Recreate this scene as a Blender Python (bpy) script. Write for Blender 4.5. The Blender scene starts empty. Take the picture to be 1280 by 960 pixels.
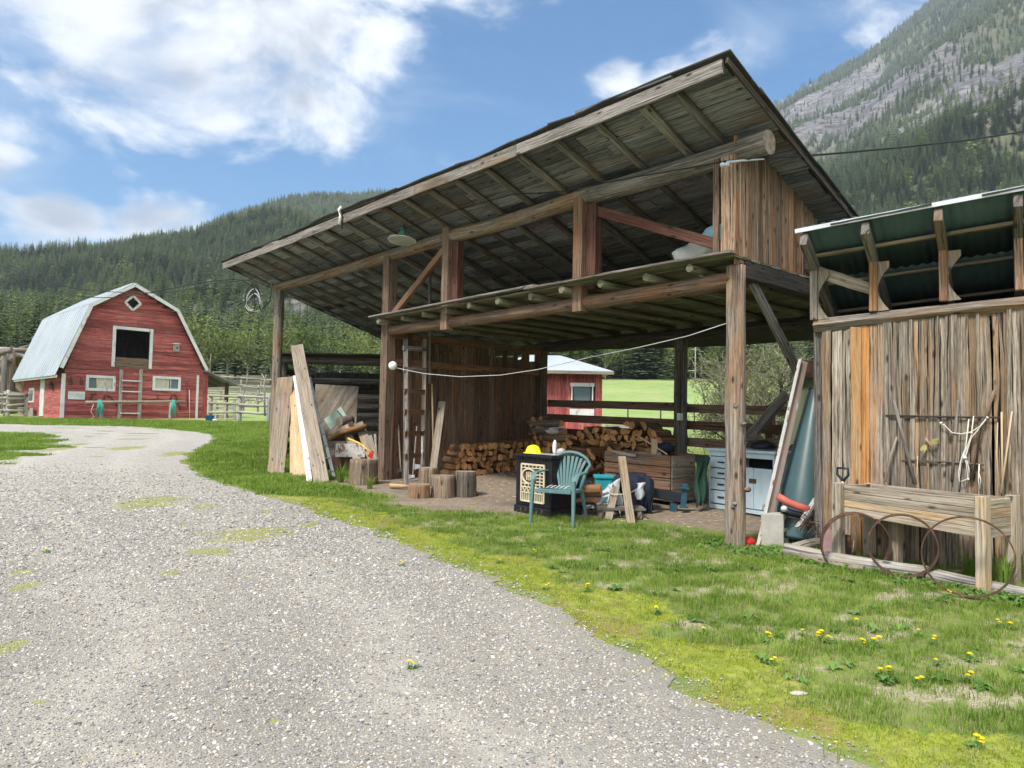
import bpy, math, random
import numpy as np
from mathutils import Vector, Matrix
random.seed(7)
RNG = np.random.default_rng(11)
R = math.radians
scene = bpy.context.scene
COL = scene.collection

# ------------------------------------------------------------------ camera
CAM_H = 1.61
F_PX = 900.0
PITCH = R(2.8)
ROLL = R(-1.05)
cp, sp_, cr, sr = math.cos(PITCH), math.sin(PITCH), math.cos(ROLL), math.sin(ROLL)
def raw_ray(u, v):
    u0, v0 = u*cr + v*sr, -u*sr + v*cr
    return Vector((u0, cp - v0*sp_, sp_ + v0*cp))
cam_data = bpy.data.cameras.new("camera")
cam = bpy.data.objects.new("camera", cam_data)
COL.objects.link(cam)
cam_data.sensor_width = 36.0
cam_data.lens = 36.0*F_PX/1280.0
cam_data.clip_start = 0.05
cam_data.clip_end = 12000
_right = (raw_ray(1, 0) - raw_ray(0, 0)).normalized()
_up = (raw_ray(0, 1) - raw_ray(0, 0)).normalized()
_back = -raw_ray(0, 0).normalized()
_m = Matrix((_right, _up, _back)).transposed().to_4x4()
_m.translation = Vector((0, 0, CAM_H))
cam.matrix_world = _m
scene.camera = cam

# ------------------------------------------------------------------ sun, sky, exposure
SUN_EL, SUN_AZ = R(52), R(-140)      # azimuth measured from +Y towards +X: behind the camera, on its left
SUN_STRENGTH = 2.7
SUN_ANGLE = R(9)
SKY_STRENGTH = 0.15
scene.view_settings.view_transform = 'Standard'
scene.view_settings.look = 'None'
scene.view_settings.gamma = 1.0
scene.view_settings.use_curve_mapping = False
scene.view_settings.exposure = 1.0
sun_d = bpy.data.lights.new("sun", 'SUN')
sun_d.energy = SUN_STRENGTH
sun_d.angle = SUN_ANGLE
sun_d.color = (1.0, 0.95, 0.87)
sun = bpy.data.objects.new("sun", sun_d)
COL.objects.link(sun)
sd = Vector((math.sin(SUN_AZ)*math.cos(SUN_EL), math.cos(SUN_AZ)*math.cos(SUN_EL), math.sin(SUN_EL)))
sun.rotation_euler = (-sd).to_track_quat('-Z', 'Y').to_euler()

# ------------------------------------------------------------------ node helper
class NT:
    def __init__(s, tree):
        s.t = tree; s.n = tree.nodes; s.l = tree.links
    def node(s, typ, ins=None, **props):
        nd = s.n.new(typ)
        for k, v in props.items():
            setattr(nd, k, v)
        if ins:
            for k, v in ins.items():
                s.set(nd, k, v)
        return nd
    def set(s, nd, k, v):
        if nd.type == 'MIX' and isinstance(k, str):
            idx = {'RGBA': {'Factor': 0, 'A': 6, 'B': 7}, 'FLOAT': {'Factor': 0, 'A': 2, 'B': 3},
                   'VECTOR': {'Factor': 0, 'A': 4, 'B': 5}}[nd.data_type]
            sock = nd.inputs[idx[k]]
        else:
            sock = nd.inputs[k]
        if isinstance(v, bpy.types.NodeSocket):
            s.l.new(v, sock)
        elif isinstance(v, tuple) and len(v) == 3 and sock.type == 'RGBA':
            sock.default_value = (*v, 1)
        else:
            sock.default_value = v
    def math(s, op, a, b=0.0, clamp=False):
        nd = s.n.new('ShaderNodeMath'); nd.operation = op; nd.use_clamp = clamp
        s.set(nd, 0, a); s.set(nd, 1, b)
        return nd.outputs[0]
    def mix(s, f, a, b, blend='MIX'):
        nd = s.n.new('ShaderNodeMix'); nd.data_type = 'RGBA'; nd.blend_type = blend; nd.clamp_factor = True
        s.set(nd, 'Factor', f); s.set(nd, 'A', a); s.set(nd, 'B', b)
        return nd.outputs[2]
    def ramp(s, f, stops, interp='LINEAR'):
        nd = s.n.new('ShaderNodeValToRGB'); cr_ = nd.color_ramp; cr_.interpolation = interp
        while len(cr_.elements) < len(stops):
            cr_.elements.new(0.5)
        for e, (p, c) in zip(cr_.elements, stops):
            e.position = p
            e.color = (c, c, c, 1) if isinstance(c, (int, float)) else (*c, 1)
        s.set(nd, 0, f)
        return nd.outputs[0]
    def noise(s, vec, scale=1.0, detail=4.0, rough=0.55, dist=0.0, out=0):
        nd = s.n.new('ShaderNodeTexNoise')
        s.set(nd, 'Vector', vec); s.set(nd, 'Scale', scale); s.set(nd, 'Detail', detail)
        s.set(nd, 'Roughness', rough); s.set(nd, 'Distortion', dist)
        return nd.outputs[out]
    def vor(s, vec, scale=1.0, out='Distance', feature='F1', rnd=1.0):
        nd = s.n.new('ShaderNodeTexVoronoi'); nd.feature = feature
        s.set(nd, 'Vector', vec); s.set(nd, 'Scale', scale); s.set(nd, 'Randomness', rnd)
        return nd.outputs[out]
    def mapr(s, v, a, b, c=0.0, d=1.0, smooth=False):
        nd = s.n.new('ShaderNodeMapRange')
        if smooth: nd.interpolation_type = 'SMOOTHSTEP'
        s.set(nd, 0, v); s.set(nd, 1, a); s.set(nd, 2, b); s.set(nd, 3, c); s.set(nd, 4, d)
        return nd.outputs[0]
    def comb(s, x, y, z=0.0):
        nd = s.n.new('ShaderNodeCombineXYZ'); s.set(nd, 0, x); s.set(nd, 1, y); s.set(nd, 2, z)
        return nd.outputs[0]
    def sep(s, v):
        nd = s.n.new('ShaderNodeSeparateXYZ'); s.set(nd, 0, v)
        return nd.outputs
    def attr(s, name, out='Fac'):
        nd = s.n.new('ShaderNodeAttribute'); nd.attribute_name = name
        return nd.outputs[out]
    def pos(s):
        return s.n.new('ShaderNodeNewGeometry').outputs['Position']
    def bump(s, h, strength=0.4, dist=0.01):
        nd = s.n.new('ShaderNodeBump'); s.set(nd, 'Height', h); s.set(nd, 'Strength', strength); s.set(nd, 'Distance', dist)
        return nd.outputs[0]

def new_mat(name):
    m = bpy.data.materials.new(name); m.use_nodes = True
    t = m.node_tree; t.nodes.clear()
    n = NT(t)
    out = n.node('ShaderNodeOutputMaterial')
    b = n.node('ShaderNodeBsdfPrincipled')
    t.links.new(b.outputs[0], out.inputs[0])
    b.inputs['Roughness'].default_value = 0.8
    b.inputs['Specular IOR Level'].default_value = 0.25
    return m, n, b

# ------------------------------------------------------------------ world: daylight sky with clouds
world = bpy.data.worlds.new("World"); scene.world = world
world.use_nodes = True
wt = world.node_tree; wt.nodes.clear(); W = NT(wt)
wout = W.node('ShaderNodeOutputWorld')
bg = W.node('ShaderNodeBackground', {'Strength': SKY_STRENGTH})
wt.links.new(bg.outputs[0], wout.inputs[0])
sky = W.node('ShaderNodeTexSky', sky_type='NISHITA', sun_disc=False, sun_elevation=SUN_EL, sun_rotation=SUN_AZ,
             altitude=700.0, air_density=1.0, dust_density=0.6, ozone_density=2.5)
tc = W.node('ShaderNodeTexCoord')
d = W.node('ShaderNodeVectorMath', operation='NORMALIZE')
wt.links.new(tc.outputs['Generated'], d.inputs[0])
dx, dy, dz = W.sep(d.outputs[0])
az = W.math('ARCTAN2', dx, dy)
el = W.math('ARCSINE', dz)
def cloud_field(vec_z):
    # stretch the field along the horizon, as cloud layers look from below
    k = W.math('DIVIDE', 1.0, W.math('MAXIMUM', W.math('ADD', dz, 0.22), 0.05))
    px = W.math('MULTIPLY', dx, k); py = W.math('MULTIPLY', dy, k)
    return W.comb(px, py, vec_z)
pvec = W.comb(W.math('MULTIPLY', az, 1.0), W.math('MULTIPLY', el, 1.7), 3.1)
fb = W.noise(pvec, 5.0, 9.0, 0.58, 0.25)
fb2 = W.noise(W.comb(W.math('ADD', az, 0.05), W.math('ADD', W.math('MULTIPLY', el, 1.7), -0.07), 3.1), 5.0, 7.0, 0.55, 0.25)
thin = W.noise(W.comb(W.math('MULTIPLY', az, 0.8), W.math('MULTIPLY', el, 2.2), 9.7), 3.0, 6.0, 0.6, 0.5)
def angs(px, py):
    v = raw_ray((px-640)/F_PX, (480-py)/F_PX).normalized()
    return math.atan2(v.x, v.y), math.asin(v.z)
# (pixel centre of each cloud, angular radii in rad, weight)
CL = [((90, 0), .44, .14, .58), ((330, 15), .25, .10, .56), ((475, 40), .12, .10, .50), ((-120, 40), .26, .15, .45),
      ((500, -40), .20, .12, .5),
      ((-20, 205), .09, .045, .48), ((70, 262), .060, .036, .50), ((205, 268), .068, .036, .54), ((120, 215), .10, .02, .22),
      ((925, 62), .075, .045, .46), ((770, 90), .045, .035, .34), ((860, 92), .085, .03, .28), ((1060, 10), .16, .08, .22),
      ((120, 110), .35, .06, .16)]
mask = None
for (c, ra, re, wgt) in CL:
    a0, e0 = angs(*c)
    qa = W.math('DIVIDE', W.math('SUBTRACT', az, a0), ra)
    qe = W.math('DIVIDE', W.math('SUBTRACT', el, e0), re)
    dd = W.math('SQRT', W.math('ADD', W.math('MULTIPLY', qa, qa), W.math('MULTIPLY', qe, qe)))
    mk = W.math('MULTIPLY', W.mapr(dd, 0.15, 1.55, 1.0, 0.0, True), wgt)
    mask = mk if mask is None else W.math('MAXIMUM', mask, mk)
# unseen broken cloud added behind and above the camera to raise ambient light
behind = W.mapr(dy, 0.05, -0.4, 0.0, 0.50, True)
over = W.mapr(dz, 0.66, 0.85, 0.0, 0.45, True)
mask = W.math('MAXIMUM', mask, W.math('MAXIMUM', behind, over))
dens = W.math('ADD', W.math('MULTIPLY', W.math('SUBTRACT', fb, 0.5), 1.9), mask)
cov = W.mapr(dens, 0.16, 0.54, 0.0, 1.0, True)
veil = W.math('MULTIPLY', W.mapr(W.math('ADD', W.math('SUBTRACT', thin, 0.5), W.math('MULTIPLY', mask, 0.4)), 0.02, 0.40, 0.0, 0.50, True), 1.0)
thick = W.mapr(W.math('ADD', W.math('MULTIPLY', W.math('SUBTRACT', fb2, 0.5), 1.9), mask), 0.34, 0.80, 0.0, 1.0, True)
hsv = W.node('ShaderNodeHueSaturation', {'Saturation': 1.75, 'Value': 0.60, 'Hue': 0.495})
wt.links.new(sky.outputs[0], hsv.inputs['Color'])
ccol = W.mix(thick, (4.0, 4.1, 4.25), (1.75, 1.9, 2.2))
boost = W.math('MAXIMUM', W.mapr(dy, 0.0, -0.5, 0.0, 1.0, True), W.mapr(dz, 0.7, 0.9, 0.0, 1.0, True))
ccol = W.mix(boost, ccol, (9.0, 8.9, 8.6))  # the added out-of-view cloud is brightened to act as soft fill light
c1 = W.mix(veil, hsv.outputs[0], (2.9, 3.3, 3.9))
c2 = W.mix(cov, c1, ccol)
wt.links.new(c2, bg.inputs['Color'])

# ------------------------------------------------------------------ ground height (metres, world)
_rs = np.random.default_rng(5)
_waves = [(_rs.uniform(0, 2*math.pi), _rs.uniform(0, 6.28)) for _ in range(24)]
def fnoise(x, y, wl, octs=4):
    out = 0; amp = 1.0; k = 0
    for o in range(octs):
        f = 2*math.pi/wl*(2**o)
        for j in range(3):
            a, ph = _waves[(k*7+j*5+o*3) % 24]
            out = out + amp/3*np.sin(f*(x*math.cos(a)+y*math.sin(a))+ph+1.7*np.sin(f*.37*(x*math.sin(a)-y*math.cos(a))+ph*2))
            k += 1
        amp *= 0.55
    return out
def _px_az(px, py):
    v = raw_ray((px-640)/F_PX, (480-py)/F_PX)
    return math.atan2(v.x, v.y), v.z/math.hypot(v.x, v.y)
RIDGE_PX = [(-500, 330), (-200, 330), (0, 323), (60, 315), (120, 311), (180, 298), (240, 288), (270, 275), (310, 257), (350, 245), (400, 239),
            (480, 238), (540, 250), (620, 290), (700, 300), (800, 250), (880, 190), (955, 133), (1000, 106), (1050, 83), (1100, 50),
            (1150, 10), (1200, -32), (1280, -85), (1500, -160), (1900, -120)]
_ra = np.array([_px_az(*p) for p in RIDGE_PX])
def ridge_el(a): return np.interp(a, _ra[:, 0], _ra[:, 1], left=0.2, right=0.35)
def ridge_R(a): return np.interp(a, [-0.6, -0.1, 0.12, 0.3, 0.6], [820, 950, 1200, 1500, 1600])
def gz(x, y):
    x = np.asarray(x, float); y = np.asarray(y, float)
    r = np.hypot(x, y); a = np.arctan2(x, y)
    b = 0.035*np.clip(y, -20, 60)
    b = b - 0.16*np.exp(-((x+4.9)**2+(y-15.2)**2)/(2*1.5**2))
    b = b + 0.012*fnoise(x, y, 3.1, 3)*np.clip((r-1.0)/4, 0, 1)*np.clip((60-r)/20, 0, 1)
    front = np.clip((1.9-np.abs(a))/0.6, 0, 1)
    b = b + 0.10*np.clip(r-58, 0, 75)*front
    Rr = ridge_R(a); r0 = 150.0
    q = np.clip((r-r0)/(Rr-r0), 0, 1)
    top = ridge_el(a)*Rr + CAM_H - 9.0
    h = (top-9.5)*(0.35*q+0.65*q**1.35)
    w = 4*q*(1-q)
    h = h + w*(18*fnoise(x, y, 420, 4)) + 2.0*np.clip(q*8, 0, 1)*fnoise(x, y, 60, 3)
    over_ = np.clip(r-Rr, 0, None)
    h = h - 0.35*over_
    return b + np.where(r > r0, h*front, 0)
def gz1(x, y): return float(gz(x, y))

def ray(px, py):
    v = raw_ray((px-640)/F_PX, (480-py)/F_PX); return v/v.y
def P(px, py, Y):
    return ray(px, py)*Y + Vector((0, 0, CAM_H))
def G(px, py):
    d_ = ray(px, py); Y = 8.0
    for i in range(60):
        f = CAM_H + d_.z*Y - gz1(d_.x*Y, Y)
        g = d_.z - 0.035
        Y2 = Y - f/g
        Y2 = min(max(Y2, 1), 200)
        if abs(Y2-Y) < 1e-4: break
        Y = Y2
    return Vector((d_.x*Y, Y, gz1(d_.x*Y, Y)))

# ------------------------------------------------------------------ mesh builder
class MB:
    def __init__(s):
        s.v = []; s.f = []; s.uv = []; s.tone = []; s.mi = []; s.sm = []
    def face(s, idx, uvs, tone, mi=0, smooth=False):
        s.f.append(tuple(idx)); s.uv.extend(uvs); s.tone.append(tone); s.mi.append(mi); s.sm.append(smooth)
    def loft(s, rings, cap=True, tone=None, mi=0, cap_mi=None, smooth=False, closed=True):
        if tone is None: tone = random.random()
        if cap_mi is None: cap_mi = mi
        base = len(s.v); n = len(rings[0])
        u0, v0 = random.uniform(0, 40), random.uniform(0, 40)
        for r in rings: s.v.extend([tuple(p) for p in r])
        us = [0.0]
        cs = [sum((Vector(p) for p in r), Vector())/n for r in rings]
        for i in range(1, len(rings)): us.append(us[-1] + (cs[i]-cs[i-1]).length)
        vs = [0.0]; r0 = rings[len(rings)//2]
        for j in range(n): vs.append(vs[-1] + (Vector(r0[(j+1) % n])-Vector(r0[j])).length)
        m = n if closed else n-1
        for i in range(len(rings)-1):
            for j in range(m):
                a = base+i*n+j; b = base+i*n+(j+1) % n; c = b+n; d_ = a+n
                s.face((a, b, c, d_), [(u0+us[i], v0+vs[j]), (u0+us[i], v0+vs[j+1]), (u0+us[i+1], v0+vs[j+1]), (u0+us[i+1], v0+vs[j])], tone, mi, smooth)
        if cap and closed:
            for ri, rev in ((0, True), (len(rings)-1, False)):
                c = cs[ri]; ring = [Vector(p) for p in rings[ri]]
                e1 = (ring[0]-c)
                e1 = e1.normalized() if e1.length > 1e-7 else Vector((1, 0, 0))
                nn = (ring[0]-c).cross(ring[1]-c)
                nn = nn.normalized() if nn.length > 1e-9 else Vector((0, 0, 1))
                e2 = nn.cross(e1)
                idx = [base+ri*n+j for j in range(n)]
                uvs = [((p-c).dot(e1), (p-c).dot(e2)) for p in ring]
                if rev: idx.reverse(); uvs.reverse()
                s.face(idx, uvs, tone, cap_mi, False)
        return s
    def beam(s, p0, p1, w, h, side=None, segs=1, wob=0.0, tone=None, mi=0, cap_mi=None, w1=None, h1=None, twist=0.0, sag=0.0):
        p0 = Vector(p0); p1 = Vector(p1); d_ = (p1-p0)
        L = d_.length; d_.normalize()
        if side is None:
            side = d_.cross(Vector((0, 0, 1)))
            if side.length < 1e-3: side = Vector((1, 0, 0))
        side = Vector(side); side = (side-d_*side.dot(d_)).normalized()
        up = side.cross(d_)
        w1 = w if w1 is None else w1; h1 = h if h1 is None else h1
        rings = []
        for i in range(segs+1):
            t = i/segs
            c = p0.lerp(p1, t) + Vector((0, 0, -sag*4*t*(1-t)))
            ww = (w*(1-t)+w1*t)/2; hh = (h*(1-t)+h1*t)/2
            rr = []
            for (a, b) in ((-1, -1), (1, -1), (1, 1), (-1, 1)):
                rr.append(c + side*(a*ww+random.uniform(-wob, wob)) + up*(b*hh+random.uniform(-wob, wob)*.6))
            rings.append(rr)
        return s.loft(rings, tone=tone, mi=mi, cap_mi=cap_mi)
    def plank(s, p0, p1, side, w, th, wob=0.006, segs=8, tone=None, mi=0, tip=0.0, w1=None):
        """a sawn board with uneven long edges; side = direction of its width"""
        p0 = Vector(p0); p1 = Vector(p1); d_ = (p1-p0).normalized()
        side = Vector(side); side = (side-d_*side.dot(d_)).normalized()
        nrm = side.cross(d_)
        w1 = w if w1 is None else w1
        rings = []
        la = lb = 0.0
        for i in range(segs+1):
            t = i/segs
            c = p0.lerp(p1, t)
            la += random.uniform(-wob, wob); lb += random.uniform(-wob, wob); la *= .8; lb *= .8
            ww = (w*(1-t)+w1*t)/2
            e = d_*(random.uniform(-tip, tip) if i in (0, segs) else 0)
            e2 = d_*(random.uniform(-tip, tip) if i in (0, segs) else 0)
            bow = nrm*random.uniform(-.002, .002)
            rings.append([c-side*(ww+la)-nrm*th/2+e+bow, c+side*(ww+lb)-nrm*th/2+e2+bow, c+side*(ww+lb)+nrm*th/2+e2+bow, c-side*(ww+la)+nrm*th/2+e+bow])
        return s.loft(rings, tone=tone, mi=mi)
    def log(s, p0, p1, r0, r1=None, n=10, segs=6, wob=0.05, tone=None, mi=0, cap_mi=None, bend=0.0, knots=0, smooth=True, sag=0.0):
        p0 = Vector(p0); p1 = Vector(p1); r1 = r0 if r1 is None else r1
        d_ = (p1-p0).normalized()
        a = d_.cross(Vector((0, 0, 1)))
        if a.length < 1e-3: a = Vector((1, 0, 0))
        a.normalize(); b = a.cross(d_)
        prof = [1+random.uniform(-wob, wob) for _ in range(n)]
        bx, by = random.uniform(-1, 1)*bend, random.uniform(-1, 1)*bend
        kn = [(random.random(), random.randrange(n)) for _ in range(knots)]
        rings = []
        for i in range(segs+1):
            t = i/segs
            c = p0.lerp(p1, t) + a*bx*math.sin(math.pi*t) + b*by*math.sin(math.pi*t) - Vector((0, 0, sag*4*t*(1-t)))
            rr = r0*(1-t)+r1*t
            ring = []
            for j in range(n):
                an = 2*math.pi*j/n
                k = prof[j]*(1+random.uniform(-wob, wob)*.5)
                for (kt, kj) in kn:
                    if abs(kt-t) < .6/segs and kj == j: k *= 1.12
                ring.append(c + (a*math.cos(an)+b*math.sin(an))*rr*k)
            rings.append(ring)
        return s.loft(rings, tone=tone, mi=mi, cap_mi=cap_mi, smooth=smooth)
    def tube(s, pts, r, n=6, tone=None, mi=0, r1=None, smooth=True, cap=True):
        pts = [Vector(p) for p in pts]; rings = []
        m = len(pts); r1 = r if r1 is None else r1
        prev = None
        for i, p in enumerate(pts):
            d_ = (pts[min(i+1, m-1)]-pts[max(i-1, 0)])
            if d_.length < 1e-9: d_ = Vector((0, 0, 1))
            d_.normalize()
            if prev is None:
                a = d_.cross(Vector((0, 0, 1)))
                if a.length < 1e-3: a = Vector((1, 0, 0))
            else:
                a = prev - d_*prev.dot(d_)
                if a.length < 1e-4: a = d_.cross(Vector((0, .3, 1)))
            a.normalize(); prev = a; b = a.cross(d_)
            rr = r+(r1-r)*i/max(m-1, 1)
            rings.append([p+(a*math.cos(2*math.pi*j/n)+b*math.sin(2*math.pi*j/n))*rr for j in range(n)])
        return s.loft(rings, tone=tone, mi=mi, smooth=smooth, cap=cap)
    def poly(s, pts, tone=None, mi=0, uvs=None):
        if tone is None: tone = random.random()
        base = len(s.v); pts = [Vector(p) for p in pts]
        s.v.extend([tuple(p) for p in pts])
        if uvs is None:
            e1 = (pts[1]-pts[0]).normalized(); nn = e1.cross(pts[2]-pts[0]); nn.normalize(); e2 = nn.cross(e1)
            uvs = [((p-pts[0]).dot(e1), (p-pts[0]).dot(e2)) for p in pts]
        s.face(range(base, base+len(pts)), uvs, tone, mi)
        return s
    def prism(s, pts, vec, tone=None, mi=0):
        """pts: outline; vec: extrusion"""
        pts = [Vector(p) for p in pts]; vec = Vector(vec)
        return s.loft([pts, [p+vec for p in pts]], tone=tone, mi=mi)
    def box(s, c, size, rz=0.0, tone=None, mi=0, M_=None):
        c = Vector(c); sx, sy, sz = [k/2 for k in size]
        rot = Matrix.Rotation(rz, 3, 'Z') if M_ is None else M_
        r1 = [c+rot@Vector((a*sx, b*sy, -sz)) for a, b in ((-1, -1), (1, -1), (1, 1), (-1, 1))]
        r2 = [c+rot@Vector((a*sx, b*sy, sz)) for a, b in ((-1, -1), (1, -1), (1, 1), (-1, 1))]
        return s.loft([r1, r2], tone=tone, mi=mi)
    def lathe(s, c, prof, n=16, axis=None, tone=None, mi=0, smooth=True):
        c = Vector(c); ax = Vector(axis).normalized() if axis is not None else Vector((0, 0, 1))
        a = ax.cross(Vector((0, 1, 0.01))); a.normalize(); b = ax.cross(a)
        rings = [[c+ax*z+(a*math.cos(2*math.pi*j/n)+b*math.sin(2*math.pi*j/n))*max(r, 1e-4) for j in range(n)] for (r, z) in prof]
        return s.loft(rings, tone=tone, mi=mi, smooth=smooth)
    def build(s, name, mats, parent=None, bevel=0.0, link=True, kind=None, origin=None):
        me = bpy.data.meshes.new(name)
        vv = s.v
        off = Vector((0, 0, 0))
        if parent is not None: off = Vector(parent.get('_org', (0, 0, 0)))
        elif origin is not None: off = Vector(origin)
        if off.length > 0:
            vv = [(p[0]-off[0], p[1]-off[1], p[2]-off[2]) for p in vv]
        me.from_pydata([tuple(p) for p in vv], [], s.f)
        uvl = me.uv_layers.new(name='UVMap')
        uvl.data.foreach_set('uv', np.array(s.uv, dtype=np.float32).ravel())
        at = me.attributes.new('tone', 'FLOAT', 'FACE')
        at.data.foreach_set('value', np.array(s.tone, dtype=np.float32))
        me.polygons.foreach_set('material_index', np.array(s.mi, dtype=np.int32))
        me.polygons.foreach_set('use_smooth', np.array(s.sm, dtype=bool))
        if not isinstance(mats, (list, tuple)): mats = [mats]
        for m in mats: me.materials.append(m)
        me.update()
        o = bpy.data.objects.new(name, me)
        if link: COL.objects.link(o)
        if parent is not None:
            o.parent = parent
            o['_org'] = tuple(off)
        elif origin is not None:
            o.location = off; o['_org'] = tuple(off)
        if kind: o['kind'] = kind
        if bevel > 0:
            bm = o.modifiers.new('bevel', 'BEVEL'); bm.width = bevel; bm.segments = 1; bm.limit_method = 'ANGLE'
        return o

def thing(name, label, cat, loc=(0, 0, 0), group=None):
    o = bpy.data.objects.new(name, None); COL.objects.link(o)
    o.location = Vector(loc); o['_org'] = tuple(loc)
    o['label'] = label; o['category'] = cat
    o.empty_display_size = 0.1
    if group: o['group'] = group
    return o
def tag(o, label, cat, group=None):
    o['label'] = label; o['category'] = cat
    if group: o['group'] = group
    return o
def copy_tree(o, parent=None):
    c = o.copy(); COL.objects.link(c)
    if parent is not None: c.parent = parent
    for ch in list(o.children): copy_tree(ch, c)
    return c
# ------------------------------------------------------------------ materials
def wood(name, dark, mid, light, tint, tint_amt=0.5, grain=1.0, bump=0.5, var=0.5, crack=0.7, lichen=0.0, rough=0.85, patch=3.0):
    """weathered timber: grain runs along u; per-board variation from 'tone'"""
    m, n, b = new_mat(name)
    uv = n.node('ShaderNodeUVMap').outputs[0]
    u, v, _ = n.sep(uv)
    tone = n.attr('tone')
    tz = n.math('MULTIPLY', tone, 57.0)
    warp = n.noise(n.comb(n.math('MULTIPLY', u, 2.0), n.math('MULTIPLY', v, 5.0), tz), 1.0, 2.0)
    vw = n.math('ADD', v, n.math('MULTIPLY', n.math('SUBTRACT', warp, .5), 0.03))
    g1 = n.noise(n.comb(n.math('MULTIPLY', u, 1.3), n.math('MULTIPLY', vw, 58*grain), tz), 1.0, 5.0, 0.62)
    g2 = n.noise(n.comb(n.math('MULTIPLY', u, 9.0), n.math('MULTIPLY', vw, 190*grain), tz), 1.0, 3.0, 0.6)
    bl = n.noise(n.comb(n.math('MULTIPLY', u, 1.1), n.math('MULTIPLY', v, patch*1.6), tz), 1.0, 4.0, 0.6)
    g = n.math('ADD', n.math('MULTIPLY', g1, 0.65), n.math('MULTIPLY', g2, 0.35))
    c = n.ramp(g, [(0.36, dark), (0.49, mid), (0.62, light)])
    # second hue in streaks and by board
    tf = n.math('ADD', n.math('MULTIPLY', n.math('SUBTRACT', bl, 0.5), 2.6), n.math('SUBTRACT', n.math('MULTIPLY', n.math('FRACT', n.math('MULTIPLY', tone, 7.31)), 1.0), 1.0-tint_amt))
    tf = n.mapr(tf, -0.15, 0.45, 0.0, 1.0, True)
    c2 = n.mix(0.72, c, tint)
    c2 = n.mix(n.mapr(g, 0.3, 0.5, 1.0, 0.0), c2, tuple(k*.55 for k in dark))
    c = n.mix(tf, c, c2)
    # board to board value
    val = n.mapr(tone, 0.0, 1.0, 1.0-var*.55, 1.0+var*.45)
    c = n.mix(1.0, c, n.comb(val, val, val), 'MULTIPLY')
    # stains
    stn = n.noise(n.comb(n.math('MULTIPLY', u, 0.6), n.math('MULTIPLY', v, 2.2), n.math('ADD', tz, 20)), 1.3, 5.0, 0.7)
    c = n.mix(n.mapr(stn, 0.52, 0.75, 0.0, 0.55), c, tuple(k*.4 for k in dark))
    # knots
    kv = n.comb(n.math('MULTIPLY', u, 3.0), n.math('MULTIPLY', v, 8.0), tz)
    kd = n.vor(kv, 1.0)
    c = n.mix(n.mapr(kd, 0.08, 0.17, 0.85, 0.0), c, tuple(k*.30 for k in dark))
    # checks (drying cracks)
    ck = n.noise(n.comb(n.math('MULTIPLY', u, 0.9), n.math('MULTIPLY', vw, 46.0), n.math('ADD', tz, 5)), 1.0, 2.0, 0.5)
    ckm = n.mapr(ck, 0.31, 0.37, crack, 0.0)
    c = n.mix(ckm, c, (0.008, 0.006, 0.005))
    if lichen > 0:
        li = n.noise(n.pos(), 3.0, 5.0, 0.7)
        c = n.mix(n.mapr(li, 0.58, 0.66, 0.0, lichen), c, (0.16, 0.17, 0.10))
    n.set(b, 'Base Color', c); n.set(b, 'Roughness', rough)
    hgt = n.math('SUBTRACT', n.math('ADD', n.math('MULTIPLY', g1, .7), n.math('MULTIPLY', g2, .4)), n.math('MULTIPLY', ckm, 1.3))
    n.set(b, 'Normal', n.bump(hgt, bump, 0.012))
    return m

def endgrain(name, c0, c1, rings=90.0):
    m, n, b = new_mat(name)
    uv = n.node('ShaderNodeUVMap').outputs[0]
    u, v, _ = n.sep(uv)
    rad = n.math('SQRT', n.math('ADD', n.math('MULTIPLY', u, u), n.math('MULTIPLY', v, v)))
    nz = n.noise(uv, 9.0, 3.0)
    rg = n.math('SINE', n.math('ADD', n.math('MULTIPLY', rad, rings*4), n.math('MULTIPLY', nz, 5.0)))
    c = n.mix(n.mapr(rg, -1, 1, 0, .45), c0, c1)
    tone = n.attr('tone')
    c = n.mix(n.mapr(n.noise(n.comb(n.math('MULTIPLY', u, 14), n.math('MULTIPLY', v, 14), n.math('MULTIPLY', tone, 40)), 1.0, 4.0), .42, .7, 0, .7), c, tuple(k*.45 for k in c1))
    val = n.mapr(tone, 0, 1, .6, 1.25)
    c = n.mix(1.0, c, n.comb(val, val, val), 'MULTIPLY')
    n.set(b, 'Base Color', c)
    n.set(b, 'Normal', n.bump(nz, .4, .01))
    return m

def paint(name, col, worn=(0.2, 0.17, 0.14), amount=0.2, rough=0.55, scale=6.0, metal=0.0, var=0.12, bump=0.15, stretch=(1, 1, .35)):
    m, n, b = new_mat(name)
    p = n.node('ShaderNodeTexCoord').outputs['Object']
    x, y, z = n.sep(p)
    q = n.comb(n.math('MULTIPLY', x, stretch[0]), n.math('MULTIPLY', y, stretch[1]), n.math('MULTIPLY', z, stretch[2]))
    a = n.noise(q, scale, 6.0, 0.65)
    a2 = n.noise(p, scale*.35, 3.0)
    fine = n.noise(p, scale*14, 2.0)
    c = n.mix(n.mapr(a2, .3, .7, 0, 1), tuple(k*(1-var) for k in col), tuple(min(1, k*(1+var)) for k in col))
    c = n.mix(n.mapr(n.math('ADD', a, n.math('MULTIPLY', n.math('SUBTRACT', fine, .5), .12)), .72-amount*.55, .76-amount*.5, 0, .9), c, worn)
    c = n.mix(n.mapr(a, .55, .3, 0, .25), c, tuple(k*.5 for k in col))
    n.set(b, 'Base Color', c)
    n.set(b, 'Roughness', n.mapr(a2, .3, .7, rough*.85, min(1, rough*1.15)))
    n.set(b, 'Metallic', metal)
    n.set(b, 'Normal', n.bump(a, bump, .01))
    return m

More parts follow.
